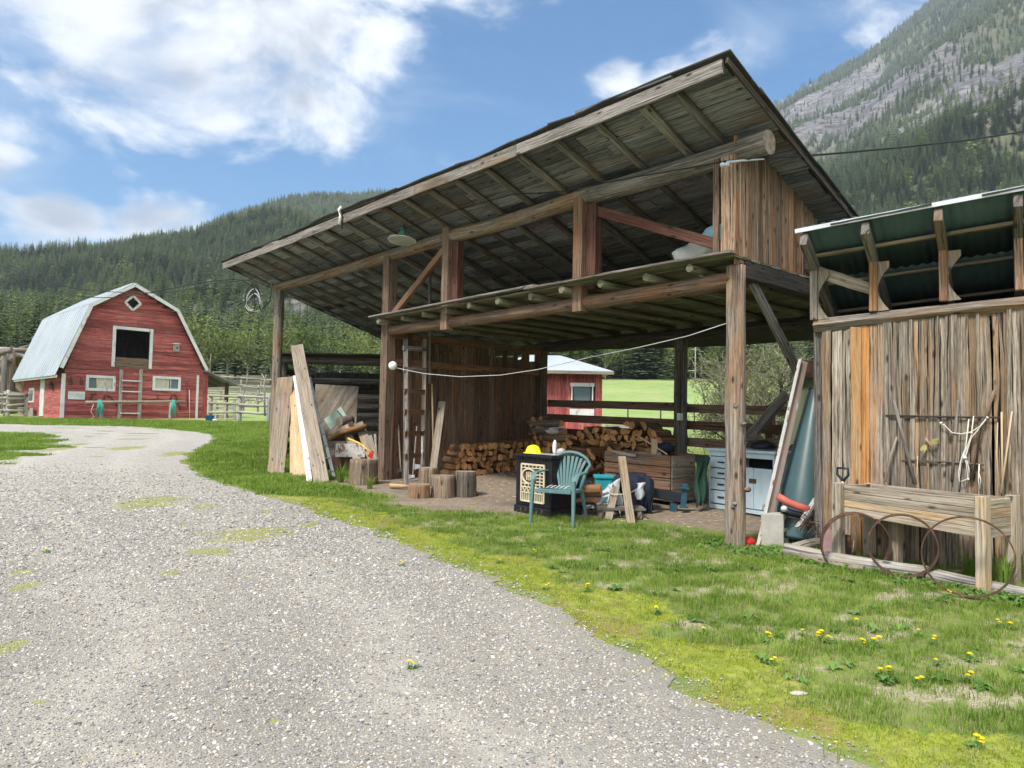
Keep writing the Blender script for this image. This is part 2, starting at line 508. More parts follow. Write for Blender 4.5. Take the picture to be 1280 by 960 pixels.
MAT = {}
MAT['grey'] = wood('weathered_grey_wood', (.058, .049, .043), (.175, .156, .14), (.33, .305, .28), (.22, .145, .09), .34, bump=.8, var=.45)
MAT['roofboard'] = wood('roof_sheathing_wood', (.050, .052, .060), (.175, .178, .195), (.33, .335, .35), (.18, .125, .09), .25, var=1.0, bump=.6)
MAT['log'] = wood('weathered_log_wood', (.05, .042, .036), (.175, .152, .13), (.35, .32, .285), (.30, .175, .09), .42, bump=.7, var=.3, grain=.8)
MAT['brown'] = wood('brown_barn_wood', (.045, .029, .021), (.155, .102, .070), (.29, .205, .15), (.25, .12, .06), .55, var=.55, bump=.6)
MAT['redbrown'] = wood('red_stained_timber', (.035, .017, .013), (.10, .046, .034), (.17, .085, .06), (.13, .045, .03), .5, var=.3)
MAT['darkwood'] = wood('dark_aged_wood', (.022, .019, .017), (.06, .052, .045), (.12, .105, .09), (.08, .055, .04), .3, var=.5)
MAT['greenwood'] = wood('mossy_deck_wood', (.07, .062, .038), (.19, .17, .115), (.31, .285, .205), (.10, .11, .055), .5, var=.5)
MAT['gable'] = wood('sun_browned_siding', (.055, .034, .024), (.23, .145, .095), (.42, .31, .22), (.36, .165, .07), .5, var=.9, bump=.9, crack=1.0)
MAT['wallplank'] = wood('grey_slab_siding', (.06, .046, .035), (.215, .178, .14), (.42, .37, .305), (.33, .20, .11), .42, var=.6, bump=1.0, crack=.95)
MAT['orange'] = wood('fresh_orange_wood', (.18, .09, .035), (.42, .24, .11), (.52, .37, .22), (.50, .22, .06), .5, var=.3, crack=.4)
MAT['newwood'] = wood('new_sawn_lumber', (.30, .19, .10), (.47, .34, .20), (.58, .45, .29), (.55, .36, .18), .4, var=.2, crack=.15, bump=.25)
MAT['planter'] = wood('planter_box_lumber', (.15, .115, .08), (.34, .285, .22), (.50, .435, .35), (.55, .36, .18), .35, var=.30, crack=.3, bump=.35)
MAT['board'] = wood('grey_tan_board', (.13, .105, .08), (.26, .215, .165), (.37, .315, .25), (.38, .27, .17), .3, var=.3, crack=.3, bump=.4)
MAT['rail'] = wood('dark_fence_board', (.075, .05, .036), (.21, .14, .10), (.33, .24, .18), (.15, .075, .045), .5, var=.4)
MAT['greyrail'] = wood('silver_grey_fence', (.15, .135, .12), (.32, .295, .265), (.45, .425, .39), (.3, .25, .2), .3, var=.4)
MAT['red'] = wood('barn_red_siding', (.18, .045, .042), (.38, .10, .09), (.50, .20, .185), (.34, .07, .065), .5, var=.6, crack=.35, bump=.4, grain=.5)
MAT['firebark'] = wood('firewood_bark', (.05, .028, .018), (.15, .085, .05), (.28, .17, .10), (.30, .15, .06), .5, var=.7)
MAT['fireend'] = endgrain('firewood_end', (.66, .36, .15), (.42, .19, .065))
MAT['logend'] = endgrain('log_end_grain', (.42, .34, .26), (.20, .15, .11))
MAT['stumpbark'] = wood('stump_bark', (.07, .045, .03), (.22, .16, .11), (.42, .34, .26), (.30, .17, .09), .5, var=.4, bump=1.0)
MAT['white'] = paint('white_trim_paint', (.66, .66, .64), (.36, .31, .27), .24, .6)
MAT['roofmetal'] = paint('barn_roof_metal', (.39, .43, .475), (.30, .30, .30), .04, .42, 1.2, .0, .08, .05)
MAT['greenmetal'] = paint('corrugated_green_metal', (.075, .125, .135), (.10, .07, .05), .12, .45, 2.5, .3, .25, .1)
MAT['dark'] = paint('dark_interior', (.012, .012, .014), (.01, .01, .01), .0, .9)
MAT['glass'] = paint('dirty_glass', (.13, .17, .19), (.25, .25, .22), .1, .12)
MAT['curtain'] = paint('pale_curtain', (.55, .50, .40), (.35, .3, .25), .1, .8)
MAT['concrete'] = paint('cinder_concrete', (.42, .40, .36), (.25, .24, .21), .15, .95, 14, 0, .15, .5, (1, 1, 1))
MAT['iron'] = paint('black_cast_iron', (.022, .020, .026), (.07, .045, .035), .12, .45, 9, .3)
MAT['cream'] = paint('cream_enamel', (.66, .58, .42), (.16, .07, .035), .16, .35, 16)
MAT['rust'] = paint('rusted_steel', (.10, .06, .045), (.24, .11, .05), .3, .8, 20, .2, .3, .3, (1, 1, 1))
MAT['rustwhite'] = paint('flaking_white_steel', (.62, .60, .57), (.19, .075, .04), .33, .6, 9, 0, .1, .3, (1, 1, .6))
MAT['teal'] = paint('teal_grey_enamel', (.055, .10, .108), (.10, .055, .03), .05, .35, 5)
MAT['chair'] = paint('faded_green_plastic', (.105, .195, .20), (.20, .36, .34), .12, .5, 8)
MAT['bin'] = paint('turquoise_plastic', (.03, .34, .40), (.05, .2, .22), .05, .45)
MAT['yellow'] = paint('yellow_plastic', (.85, .78, .02), (.5, .45, .05), .03, .5, 30)
MAT['bluepaint'] = paint('chalky_blue_paint', (.54, .66, .70), (.10, .09, .09), .15, .6, 7)
MAT['blackmetal'] = paint('black_painted_metal', (.02, .025, .035), (.12, .07, .04), .1, .4)
MAT['blueiron'] = paint('blue_painted_iron', (.03, .09, .13), (.1, .06, .04), .15, .5)
MAT['alu'] = paint('dull_aluminium', (.58, .59, .60), (.3, .3, .3), .08, .38, 12, .55)
MAT['steelblade'] = paint('axe_steel', (.16, .17, .18), (.15, .1, .08), .2, .5, 30, .3)
MAT['redpaint'] = paint('red_paint', (.50, .02, .025), (.1, .03, .02), .1, .4, 20)
MAT['yellowhandle'] = paint('yellow_handle', (.72, .48, .08), (.5, .35, .15), .1, .5, 20)
MAT['palewood'] = paint('pale_smooth_wood', (.55, .42, .27), (.35, .24, .14), .1, .55, 12)
MAT['wire'] = paint('black_cable', (.02, .02, .022), (.05, .05, .05), .05, .5)
MAT['whitewire'] = paint('white_cord', (.52, .52, .50), (.4, .4, .36), .1, .6)
MAT['rope'] = paint('pale_rope', (.62, .60, .54), (.35, .33, .28), .1, .9, 40)
MAT['greenrope'] = paint('green_rope', (.06, .34, .27), (.12, .2, .16), .15, .85, 20)
MAT['tarpgrey'] = paint('pale_tarp', (.48, .52, .55), (.25, .26, .26), .1, .55, 4)
MAT['jacket'] = paint('dark_blue_cloth', (.018, .024, .040), (.05, .05, .06), .06, .85, 7)
MAT['greencloth'] = paint('dark_green_cloth', (.025, .065, .045), (.06, .08, .06), .15, .9, 8)
MAT['mint'] = paint('mint_enamel', (.40, .52, .44), (.2, .15, .1), .06, .35)
MAT['ply'] = wood('weathered_plywood', (.12, .10, .08), (.23, .195, .16), (.31, .27, .225), (.24, .17, .11), .4, var=.1, grain=.25, crack=.2, bump=.2)
MAT['bluebin'] = paint('blue_plastic', (.03, .20, .55), (.4, .4, .4), .05, .5)
MAT['redpipe'] = paint('faded_red_pipe', (.52, .13, .095), (.3, .1, .08), .1, .5, 9)
MAT['lampgreen'] = paint('verdigris_enamel', (.13, .34, .27), (.1, .08, .06), .12, .4, 20)
MAT['lampshade'] = paint('enamel_shade', (.80, .82, .78), (.2, .2, .18), .08, .4, 14)
MAT['bulb'] = paint('white_globe', (.80, .80, .79), (.6, .6, .58), .02, .25)
MAT['tarproof'] = paint('dark_roofing', (.06, .058, .055), (.14, .12, .09), .2, .85, 5)
MAT['stone'] = paint('pale_stone', (.42, .38, .33), (.3, .27, .24), .2, .9, 20)
MAT['sackwhite'] = paint('torn_white_sack', (.74, .73, .69), (.35, .33, .28), .2, .85, 9, 0, .2, .6)
MAT['skyblueplastic'] = paint('light_blue_plastic', (.35, .66, .76), (.6, .6, .6), .2, .5, 8)
MAT['golden'] = paint('brass_green_wings', (.34, .32, .12), (.2, .25, .12), .2, .4, 30, .4)

def foliage(name, c_dark, c_light, trans=0.25, scale=0.6, rough=.75, varr=.6):
    m = bpy.data.materials.new(name); m.use_nodes = True
    t = m.node_tree; t.nodes.clear(); n = NT(t)
    out = n.node('ShaderNodeOutputMaterial')
    rnd = n.node('ShaderNodeObjectInfo').outputs['Random']
    tone = n.attr('tone')
    nz = n.noise(n.pos(), scale, 3.0)
    f = n.math('ADD', n.math('MULTIPLY', rnd, varr), n.math('ADD', n.math('MULTIPLY', tone, .35), n.math('MULTIPLY', n.math('SUBTRACT', nz, .5), 1.4)))
    c = n.mix(n.mapr(f, .1, .95, 0, 1), c_dark, c_light)
    b = n.node('ShaderNodeBsdfPrincipled', {'Base Color': c, 'Roughness': rough, 'Specular IOR Level': .2})
    tr = n.node('ShaderNodeBsdfTranslucent', {'Color': c})
    mx = n.node('ShaderNodeMixShader', {0: trans})
    t.links.new(b.outputs[0], mx.inputs[1]); t.links.new(tr.outputs[0], mx.inputs[2]); t.links.new(mx.outputs[0], out.inputs[0])
    return m
MAT['conifer'] = foliage('conifer_needles', (.052, .080, .042), (.185, .22, .105), .2, .010, .8, .75)
MAT['conifer_near'] = foliage('conifer_needles_near', (.055, .088, .042), (.19, .235, .10), .2, .05, .8, .6)
MAT['spring'] = foliage('spring_leaves', (.10, .15, .035), (.24, .28, .085), .35, .05)
MAT['grass'] = foliage('grass_blades', (.115, .205, .025), (.29, .39, .075), .35, .9)
MAT['drygrass'] = foliage('dry_grass', (.22, .21, .09), (.42, .38, .20), .3, .9)
MAT['mossgrass'] = foliage('moss_tufts', (.18, .26, .018), (.43, .47, .05), .35, 2.2)
MAT['weed'] = foliage('weed_leaves', (.07, .17, .035), (.20, .34, .09), .3, 1.3)
MAT['petal'] = paint('dandelion_petals', (.90, .68, .01), (.8, .5, .01), .05, .6, 60)
MAT['bark'] = wood('tree_bark', (.045, .035, .028), (.12, .10, .08), (.21, .18, .15), (.10, .09, .05), .4, bump=1.0)
MAT['palebark'] = wood('pale_twigs', (.13, .12, .08), (.25, .24, .17), (.38, .36, .27), (.22, .24, .12), .4)
# ------------------------------------------------------------------ shed frame of reference (needed by ground masks)
TH = R(41.5)
SV = Vector((-math.sin(TH), math.cos(TH), 0)); TV = Vector((math.cos(TH), math.sin(TH), 0))
A0 = Vector((2.49, 8.0, 0))
def S3(s, t, z): return Vector((A0.x+SV.x*s+TV.x*t, A0.y+SV.y*s+TV.y*t, z))
def st_of(x, y):
    qx, qy = x-A0.x, y-A0.y
    return qx*SV.x+qy*SV.y, qx*TV.x+qy*TV.y
def on_t(px, py, t):
    """point of the shed plane t=const seen at that pixel"""
    d_ = ray(px, py); o = Vector((0, 0, CAM_H))
    k = (A0+TV*t-o).dot(TV)/d_.dot(TV)
    return o+d_*k
def on_s(px, py, s):
    d_ = ray(px, py); o = Vector((0, 0, CAM_H))
    k = (A0+SV*s-o).dot(SV)/d_.dot(SV)
    return o+d_*k
# right-hand plank shed
WC = Vector((3.37, 7.78, 0)); WD = Vector((1.46, -1.03, 0)).normalized(); WN = Vector((-WD.y, WD.x, 0))  # WN points away from camera
def W3(a, n, z): return Vector((WC.x+WD.x*a+WN.x*n, WC.y+WD.y*a+WN.y*n, z))
def on_w(px, py, n=0.0):
    d_ = ray(px, py); o = Vector((0, 0, CAM_H))
    k = (WC+WN*n-o).dot(WN)/d_.dot(WN)
    return o+d_*k
if WN.y < 0: WN = -WN

# ------------------------------------------------------------------ masks
def smooth(x, a, b):
    t = np.clip((x-a)/(b-a), 0, 1); return t*t*(3-2*t)
_so = sorted((lambda q: st_of(q.x, q.y))(G(px, py)) for px, py in ((915, 668), (860, 656), (800, 652), (740, 650), (690, 648), (640, 641), (600, 640), (540, 637), (480, 632), (458, 618)))
SOIL_S = [q[0] for q in _so]; SOIL_T = [q[1] for q in _so]
def soil_mask(x, y):
    s, t = st_of(x, y)
    e = .25*fnoise(x, y, 1.7, 3)
    # bare earth under the shed and spilling out in front of the stumps
    m = smooth(s+e, -0.3, 0.15)*smooth(-(s-7.9)+e, 0, .4)*smooth(t+e*.8-np.interp(s, SOIL_S, SOIL_T), -.1, .2)*smooth(-(t-4.4), 0, .3)
    m2 = smooth(s, 8.2, 8.8)*smooth(-s, -11.5, -10.7)*smooth(t+e, -.5, -.1)*smooth(-t, -1.2, -.6)*.8
    return np.maximum(m, m2)
EDGE_PX = [(960, 1062), (930, 1003), (900, 940), (860, 856), (810, 772), (760, 692), (740, 642), (715, 592), (700, 548), (680, 500), (660, 452),
           (640, 392), (620, 330), (605, 278), (590, 243), (578, 228), (566, 236), (556, 258), (549, 268), (543, 262), (537, 215), (532, 150)]
_eg = [G(px, py) for py, px in EDGE_PX]
EY = np.array([p.y for p in _eg]); EX = np.array([p.x for p in _eg])
EX = np.concatenate([[EX[0]+.55], EX]); EY = np.concatenate([[EY[0]-1.4], EY])
def edge_x(y): return np.interp(y, EY, EX)
def dist_edge(x, y):
    """signed distance-ish to the driveway's right edge, positive on the grass side"""
    sl = (edge_x(y+.15)-edge_x(y-.15))/.3
    return (x-edge_x(y))/np.sqrt(1+sl**2)
def moss_mask(x, y):
    d_ = dist_edge(x, y) + .22*fnoise(x, y, 1.3, 3)
    near = smooth(-y, -13.5, -10.5)
    band = smooth(d_, -.15, .15)*smooth(-d_, -.95, -.35)*near
    return band
def dry_mask(x, y):
    n_ = fnoise(x+9, y-4, 1.05, 4)
    s, t = st_of(x, y)
    d_ = dist_edge(x, y)
    m = smooth(n_+.5*fnoise(x, y, .22, 3), .15, 1.0)*smooth(d_, .1, .6)*smooth(-y, -11, -8)
    corner = smooth(x-edge_x(y), 1.2, 2.2)*smooth(-y, -5.2, -4.2)*smooth(fnoise(x, y, .8, 3), -.3, .3)
    return np.maximum(m*.9, corner*.8)
def rock_mask(x, y):
    r = np.hypot(x, y); a = np.arctan2(x, y); z = gz(x, y)
    e = (z-CAM_H)/np.maximum(r, 1)
    nz_ = fnoise(x, y, 170, 4)
    def blob(px, py, rx, ry):
        a0, e0 = _px_az(px, py)
        return 1-np.sqrt(((a-a0)/(rx/900.))**2+((e-e0)/(ry/900.))**2)
    R_ = np.maximum.reduce([blob(1120, 125, 150, 62), blob(1240, 110, 170, 75), blob(1040, 150, 70, 26)])
    R_ = smooth(R_ + nz_*.28, -.05, .22)
    # broken stands of trees inside the cliff band
    R_ = R_*smooth(fnoise(x+500, y, 300, 3)+.65, -.3, .15)*smooth(e, .345, .385)*smooth(np.interp(a, [_px_az(1000, 92)[0], _px_az(1150, 62)[0], _px_az(1280, 48)[0]], [_px_az(1000, 92)[1], _px_az(1150, 62)[1], _px_az(1280, 48)[1]])+.02*nz_-e, -.015, .03)
    L_ = np.maximum.reduce([blob(60, 388, 55, 10), blob(300, 392, 95, 34), blob(350, 400, 45, 34), blob(250, 410, 40, 20), blob(20, 372, 40, 8), blob(520, 268, 60, 10)])
    L_ = smooth(L_ + nz_*.35, 0.0, .3)*.9
    return np.clip(np.maximum(R_, L_), 0, 1)*(r > 170)

# ------------------------------------------------------------------ the ground sheet
def grid_mesh(name, X, Y, Z, attrs, mat, wrap=False, kind='structure', smooth_=True):
    nr, na = X.shape
    co = np.stack([X, Y, Z], -1).reshape(-1, 3).astype(np.float32)
    me = bpy.data.meshes.new(name)
    i = np.arange(nr-1)[:, None]*na; j = np.arange(na if wrap else na-1)[None, :]
    a = i+j; b_ = i+(j+1) % na; c = b_+na; d_ = a+na
    quads = np.stack([a, b_, c, d_], -1).reshape(-1, 4)
    me.vertices.add(len(co)); me.vertices.foreach_set('co', co.ravel())
    me.loops.add(quads.size); me.loops.foreach_set('vertex_index', quads.ravel().astype(np.int32))
    me.polygons.add(len(quads)); me.polygons.foreach_set('loop_start', (np.arange(len(quads))*4).astype(np.int32))
    me.polygons.foreach_set('loop_total', np.full(len(quads), 4, np.int32))
    me.polygons.foreach_set('use_smooth', np.full(len(quads), smooth_))
    for k, v in attrs.items():
        at = me.attributes.new(k, 'FLOAT', 'POINT'); at.data.foreach_set('value', v.reshape(-1).astype(np.float32))
    me.update(); me.validate()
    me.materials.append(mat)
    o = bpy.data.objects.new(name, me); COL.objects.link(o)
    if kind: o['kind'] = kind
    return o
fa = np.linspace(-.95, .95, 620); ba = np.linspace(.95, 2*math.pi-.95, 120)[1:-1]
angs_ = np.concatenate([fa, ba])
rings_ = [0.6]
while rings_[-1] < 60: rings_.append(rings_[-1]*1.028)
while rings_[-1] < 150: rings_.append(rings_[-1]*1.05)
while rings_[-1] < 1900: rings_.append(rings_[-1]+12)
while rings_[-1] < 6000: rings_.append(rings_[-1]*1.12)
rr_ = np.array(rings_)
Rg, Ag = np.meshgrid(rr_, angs_, indexing='ij')
Xg, Yg = Rg*np.sin(Ag), Rg*np.cos(Ag)
Zg = gz(Xg, Yg)
def forest_mask(x, y):
    r = np.hypot(x, y); a = np.arctan2(x, y)
    start = np.interp(a, [-.9, -.3, -.1, .1, .3, .5, .9], [72, 70, 90, 120, 125, 110, 100])
    return smooth(r, start-4, start+10)

m, n, b = new_mat('ground')
p = n.pos()
soil = n.attr('soil'); moss = n.attr('moss'); dry = n.attr('dry'); rock = n.attr('rock'); forest = n.attr('forest')
n1 = n.noise(p, 1.1, 6.0, 0.65); n2 = n.noise(p, 14.0, 5.0, 0.7); n3 = n.noise(p, 70.0, 3.0, 0.6); n0 = n.noise(p, .06, 4.0)
gcol = n.mix(n.mapr(n1, .35, .65), (.10, .155, .03), (.20, .25, .06))
gcol = n.mix(n.mapr(n2, .45, .7), gcol, (.20, .18, .085))
far = n.mapr(n.node('ShaderNodeVectorMath', {0: p}, operation='LENGTH').outputs['Value'], 22, 45, 0, 1, True)
pasture = n.mix(n.mapr(n0, .38, .62), (.16, .29, .06), (.27, .36, .11))
pasture = n.mix(n.mapr(n.noise(p, .35, 6.0, .8), .42, .66), pasture, (.33, .33, .16))
pasture = n.mix(n.mapr(n.noise(p, 1.6, 4.0, .8), .5, .7, 0, .6), pasture, (.12, .22, .05))
gcol = n.mix(far, gcol, pasture)
scol = n.mix(n.mapr(n2, .35, .65), (.17, .13, .095), (.31, .25, .19))
scol = n.mix(n.mapr(n.vor(p, 38.0), .10, .26, 1, 0), scol, (.34, .28, .22))
scol = n.mix(n.mapr(n1, .5, .7), scol, (.15, .125, .095))
mcol = n.mix(n.mapr(n2, .35, .65), (.15, .185, .025), (.31, .34, .05))
mcol = n.mix(n.mapr(n1, .5, .62), mcol, (.22, .17, .06))
dcol = n.mix(n.mapr(n3, .4, .6), (.24, .205, .14), (.40, .35, .26))
def edge(mk, nz_, w=.5):
    return n.mapr(n.math('ADD', mk, n.math('MULTIPLY', n.math('SUBTRACT', nz_, .5), w)), .4, .6, 0, 1, True)
c = n.mix(n.math('MULTIPLY', n.mapr(n.math('ADD', dry, n.math('MULTIPLY', n.math('SUBTRACT', n2, .5), 1.6)), .15, .95, 0, 1, True), n.mapr(n3, .35, .5, .4, 1)), gcol, dcol)
c = n.mix(n.math('MULTIPLY', edge(moss, n2, 1.1), n.mapr(n3, .38, .55, .55, 1)), c, mcol)
c = n.mix(edge(soil, n2, .5), c, scol)
ffl = n.mix(n.mapr(n.noise(p, .03, 5.0), .4, .6), (.055, .07, .035), (.125, .12, .075))
c = n.mix(forest, c, ffl)
# scree and cliffs
x, y, z = n.sep(p)
rq = n.comb(n.math('MULTIPLY', x, .6), n.math('MULTIPLY', y, .6), z)
r1 = n.noise(rq, .035, 8.0, .72, .6); r2 = n.noise(rq, .17, 5.0, .7)
r3 = n.noise(n.comb(x, y, n.math('MULTIPLY', z, 3.0)), .02, 6.0, .7)
rc = n.ramp(r1, [(.30, (.10, .095, .10)), (.48, (.20, .19, .20)), (.60, (.29, .275, .275)), (.72, (.50, .46, .40))])
rc = n.mix(n.mapr(r2, .55, .38), rc, (.075, .07, .075))
rc = n.mix(n.mapr(r3, .60, .68, 0, .6), rc, (.55, .50, .42))
c = n.mix(rock, c, rc)
n.set(b, 'Base Color', c); n.set(b, 'Roughness', .95)
hn = n.math('ADD', n.math('MULTIPLY', n2, .6), n.math('MULTIPLY', n3, .3))
bn = n.bump(hn, .7, .02)
bfar = n.node('ShaderNodeBump', {'Height': n.math('ADD', r1, n.math('MULTIPLY', r2, .4)), 'Strength': n.math('MULTIPLY', rock, .9), 'Distance': 18.0, 'Normal': bn}).outputs[0]
n.set(b, 'Normal', bfar)
MAT['ground'] = m
fm = forest_mask(Xg, Yg)*(np.abs(Ag % (2*math.pi)-math.pi) > 1.2)
ground = grid_mesh('ground', Xg, Yg, Zg, {'soil': soil_mask(Xg, Yg), 'moss': moss_mask(Xg, Yg), 'dry': dry_mask(Xg, Yg), 'rock': rock_mask(Xg, Yg), 'forest': fm}, m, wrap=True)

# ------------------------------------------------------------------ gravel driveway
def drive_moss(x, y):
    out = np.zeros_like(x)
    for (px, py, rx, ry) in [(192, 628, 46, 10), (312, 668, 62, 11), (262, 690, 34, 7), (255, 634, 20, 4), (62, 559, 18, 3), (95, 556, 20, 2.5), (158, 560, 26, 3.5),
                             (70, 562, 20, 3), (222, 567, 22, 3), (262, 578, 18, 3), (385, 656, 18, 4), (215, 716, 14, 5), (36, 732, 22, 6), (30, 716, 16, 4), (8, 810, 22, 12),
                             (230, 655, 6, 3), (48, 880, 10, 5), (110, 950, 12, 8), (400, 575, 8, 3), (330, 640, 8, 3), (345, 900, 8, 4), (690, 965, 14, 5)]:
        c0 = G(px, py); ex = abs(G(px+rx, py).x-c0.x); ey = abs(G(px, py-ry).y-c0.y)
        q = 1-np.sqrt(((x-c0.x)/ex)**2+((y-c0.y)/ey)**2)
        out = np.maximum(out, smooth(q+.25*fnoise(x, y, .5, 3), -.15, .5))
    # thin green haze along the edge
    d_ = -dist_edge(x, y)
    out = np.maximum(out, .50*smooth(-d_+.12*fnoise(x, y, .45, 3), -.28, .02))
    return out
ys = np.concatenate([[-6, -3, 0], np.arange(1.5, 14, .05), np.arange(14, float(EY[-1]), .14)])
NX = 230
cols = np.linspace(0, 1, NX)**.6
Xd = np.zeros((len(ys), NX)); Yd = np.zeros_like(Xd)
for i, yy in enumerate(ys):
    xr = float(edge_x(yy)) + .09*float(fnoise(0.0, yy, 1.1, 4)) + random.uniform(-.025, .025)
    xl = -11.0 if yy < 16 else (-11.0-(yy-16)*1.1)
    Xd[i] = xl+(xr-xl)*cols; Yd[i] = yy
# the left-hand lawn bites into the gravel
LY0, LY1 = G(10, 580).y, G(10, 541).y
LAWN_X = G(38, 560).x
def lawn_left(x, y):
    c0 = G(-60, 560); e = .5*fnoise(x, y, 2.5, 3)
    xe = np.interp(y, [LY0-1, LY0, (LY0+LY1)/2, LY1, LY1+1], [-40, G(18, 576).x, LAWN_X, G(4, 545).x, -40])
    return smooth(xe-x+e, -.15, .15)
Zd = gz(Xd, Yd)+.006 - .05*lawn_left(Xd, Yd)
m, n, b = new_mat('gravel')
p = n.pos()
v1 = n.node('ShaderNodeTexVoronoi', {'Vector': p, 'Scale': 88.0}); v2 = n.node('ShaderNodeTexVoronoi', {'Vector': p, 'Scale': 170.0})
cell = n.sep(v1.outputs['Color'])[0]; cell2 = n.sep(v2.outputs['Color'])[1]
GR = [(.0, (.10, .10, .11)), (.13, (.20, .20, .21)), (.28, (.34, .325, .30)), (.42, (.24, .25, .265)), (.56, (.44, .40, .34)), (.68, (.35, .34, .32)), (.78, (.45, .35, .25)), (.87, (.55, .525, .48)), (1.0, (.64, .615, .57))]
c = n.ramp(cell, GR)
c = n.mix(.25, c, n.ramp(cell2, GR))
c = n.mix(n.mapr(v1.outputs['Distance'], .0060, .0100, 0, .8), c, (.19, .175, .15))
big = n.noise(p, .55, 5.0, .6)
c = n.mix(n.mapr(big, .35, .7, 0, .35), c, (.37, .34, .29))
far = n.mapr(n.node('ShaderNodeVectorMath', {0: p}, operation='LENGTH').outputs['Value'], 7, 15, 0, .85, True)
fc = n.mix(n.noise(p, 9.0, 6.0, .85), (.25, .235, .21), (.52, .495, .455))
fc = n.mix(.45, fc, n.ramp(n.sep(n.vor(p, 26.0, 'Color'))[0], GR))
c = n.mix(far, c, fc)
tr = n.mapr(n.noise(n.comb(n.math('MULTIPLY', n.sep(p)[0], .8), n.math('MULTIPLY', n.sep(p)[1], .3), 0), 1.0, 4.0), .45, .65, 0, .3)
c = n.mix(tr, c, (.40, .37, .32))
c = n.mix(n.math('MULTIPLY', n.attr('track'), n.mapr(n.noise(p, 6.0, 4.0), .35, .6, .15, .6)), c, (.45, .42, .365))
moss = n.attr('moss'); nz_ = n.noise(p, 16.0, 5.0, .75)
mk = n.mapr(n.math('ADD', moss, n.math('MULTIPLY', n.math('SUBTRACT', nz_, .5), 1.4)), .42, .75, 0, .9, True)
c = n.mix(mk, c, n.mix(n.noise(p, 30.0, 2.0), (.19, .20, .06), (.33, .33, .12)))
n.set(b, 'Base Color', c); n.set(b, 'Roughness', .92)
n.set(b, 'Normal', n.bump(n.math('ADD', n.math('MULTIPLY', v1.outputs['Distance'], -20.0), n.math('MULTIPLY', nz_, .3)), .35, .004))
MAT['gravel'] = m
dm = drive_moss(Xd, Yd)
_de = -dist_edge(Xd, Yd)+.12*fnoise(Xd, Yd, 4.0, 2)
trk = np.maximum(np.exp(-((_de-1.3)/.28)**2), np.exp(-((_de-2.9)/.30)**2))
drive = grid_mesh('gravel_driveway', Xd, Yd, Zd, {'moss': dm, 'track': trk}, m)

# ------------------------------------------------------------------ scatter helper (only for uncountable ground cover and far woods)
PROTO = bpy.data.collections.new('prototypes')
def proto_coll(name, objs):
    c_ = bpy.data.collections.new(name)
    for o in objs:
        c_.objects.link(o)
    return c_
def scatter(name, pts, scl, rots, coll, label, cat):
    me = bpy.data.meshes.new(name)
    me.vertices.add(len(pts)); me.vertices.foreach_set('co', np.asarray(pts, np.float32).ravel())
    at = me.attributes.new('scl', 'FLOAT_VECTOR', 'POINT'); at.data.foreach_set('vector', np.asarray(scl, np.float32).ravel())
    at = me.attributes.new('rot', 'FLOAT_VECTOR', 'POINT'); at.data.foreach_set('vector', np.asarray(rots, np.float32).ravel())
    o = bpy.data.objects.new(name, me); COL.objects.link(o)
    ng = bpy.data.node_groups.new(name+'_nodes', 'GeometryNodeTree')
    ng.interface.new_socket('Geometry', in_out='INPUT', socket_type='NodeSocketGeometry')
    ng.interface.new_socket('Geometry', in_out='OUTPUT', socket_type='NodeSocketGeometry')
    gi = ng.nodes.new('NodeGroupInput'); go = ng.nodes.new('NodeGroupOutput')
    ci = ng.nodes.new('GeometryNodeCollectionInfo'); ci.inputs['Collection'].default_value = coll
    ci.inputs['Separate Children'].default_value = True; ci.inputs['Reset Children'].default_value = True
    ip = ng.nodes.new('GeometryNodeInstanceOnPoints'); ip.inputs['Pick Instance'].default_value = True
    a1 = ng.nodes.new('GeometryNodeInputNamedAttribute'); a1.data_type = 'FLOAT_VECTOR'; a1.inputs['Name'].default_value = 'scl'
    a2 = ng.nodes.new('GeometryNodeInputNamedAttribute'); a2.data_type = 'FLOAT_VECTOR'; a2.inputs['Name'].default_value = 'rot'
    e2 = ng.nodes.new('FunctionNodeEulerToRotation')
    rv = ng.nodes.new('FunctionNodeRandomValue'); rv.data_type = 'INT'
    rv.inputs[4].default_value = 0; rv.inputs[5].default_value = len(coll.objects)-1
    L = ng.links
    L.new(gi.outputs[0], ip.inputs['Points']); L.new(ci.outputs[0], ip.inputs['Instance'])
    L.new(rv.outputs[2], ip.inputs['Instance Index'])
    L.new(a1.outputs['Attribute'], ip.inputs['Scale'])
    L.new(a2.outputs['Attribute'], e2.inputs[0]); L.new(e2.outputs[0], ip.inputs['Rotation'])
    L.new(ip.outputs[0], go.inputs[0])
    md = o.modifiers.new('scatter', 'NODES'); md.node_group = ng
    o['kind'] = 'stuff'; tag(o, label, cat)
    return o

# ------------------------------------------------------------------ grass, gravel stones
def clump(nb, h, spread, w, mat, lean=.5):
    mb = MB()
    for i in range(nb):
        a = random.uniform(0, 6.283); r0 = spread*math.sqrt(random.random())
        b0 = Vector((math.cos(a)*r0, math.sin(a)*r0, -.005))
        hd = random.uniform(0, 6.283); hh = h*random.uniform(.45, 1.1); ln = random.uniform(.1, lean)*hh
        side = Vector((-math.sin(hd), math.cos(hd), 0)); dr = Vector((math.cos(hd), math.sin(hd), 0))
        ww = w*random.uniform(.6, 1.2)
        p1 = b0+Vector((0, 0, hh*.55))+dr*ln*.35; p2 = b0+Vector((0, 0, hh))+dr*ln*1.2
        t = random.random(); k = len(mb.v)
        mb.v.extend([tuple(q) for q in (b0-side*ww/2, b0+side*ww/2, p1+side*ww*.4, p1-side*ww*.4, p2)])
        mb.face((k, k+1, k+2, k+3), [(0, 0)]*4, t); mb.face((k+3, k+2, k+4), [(0, 0)]*3, t)
    return mb.build('grass_clump', mat, link=False)
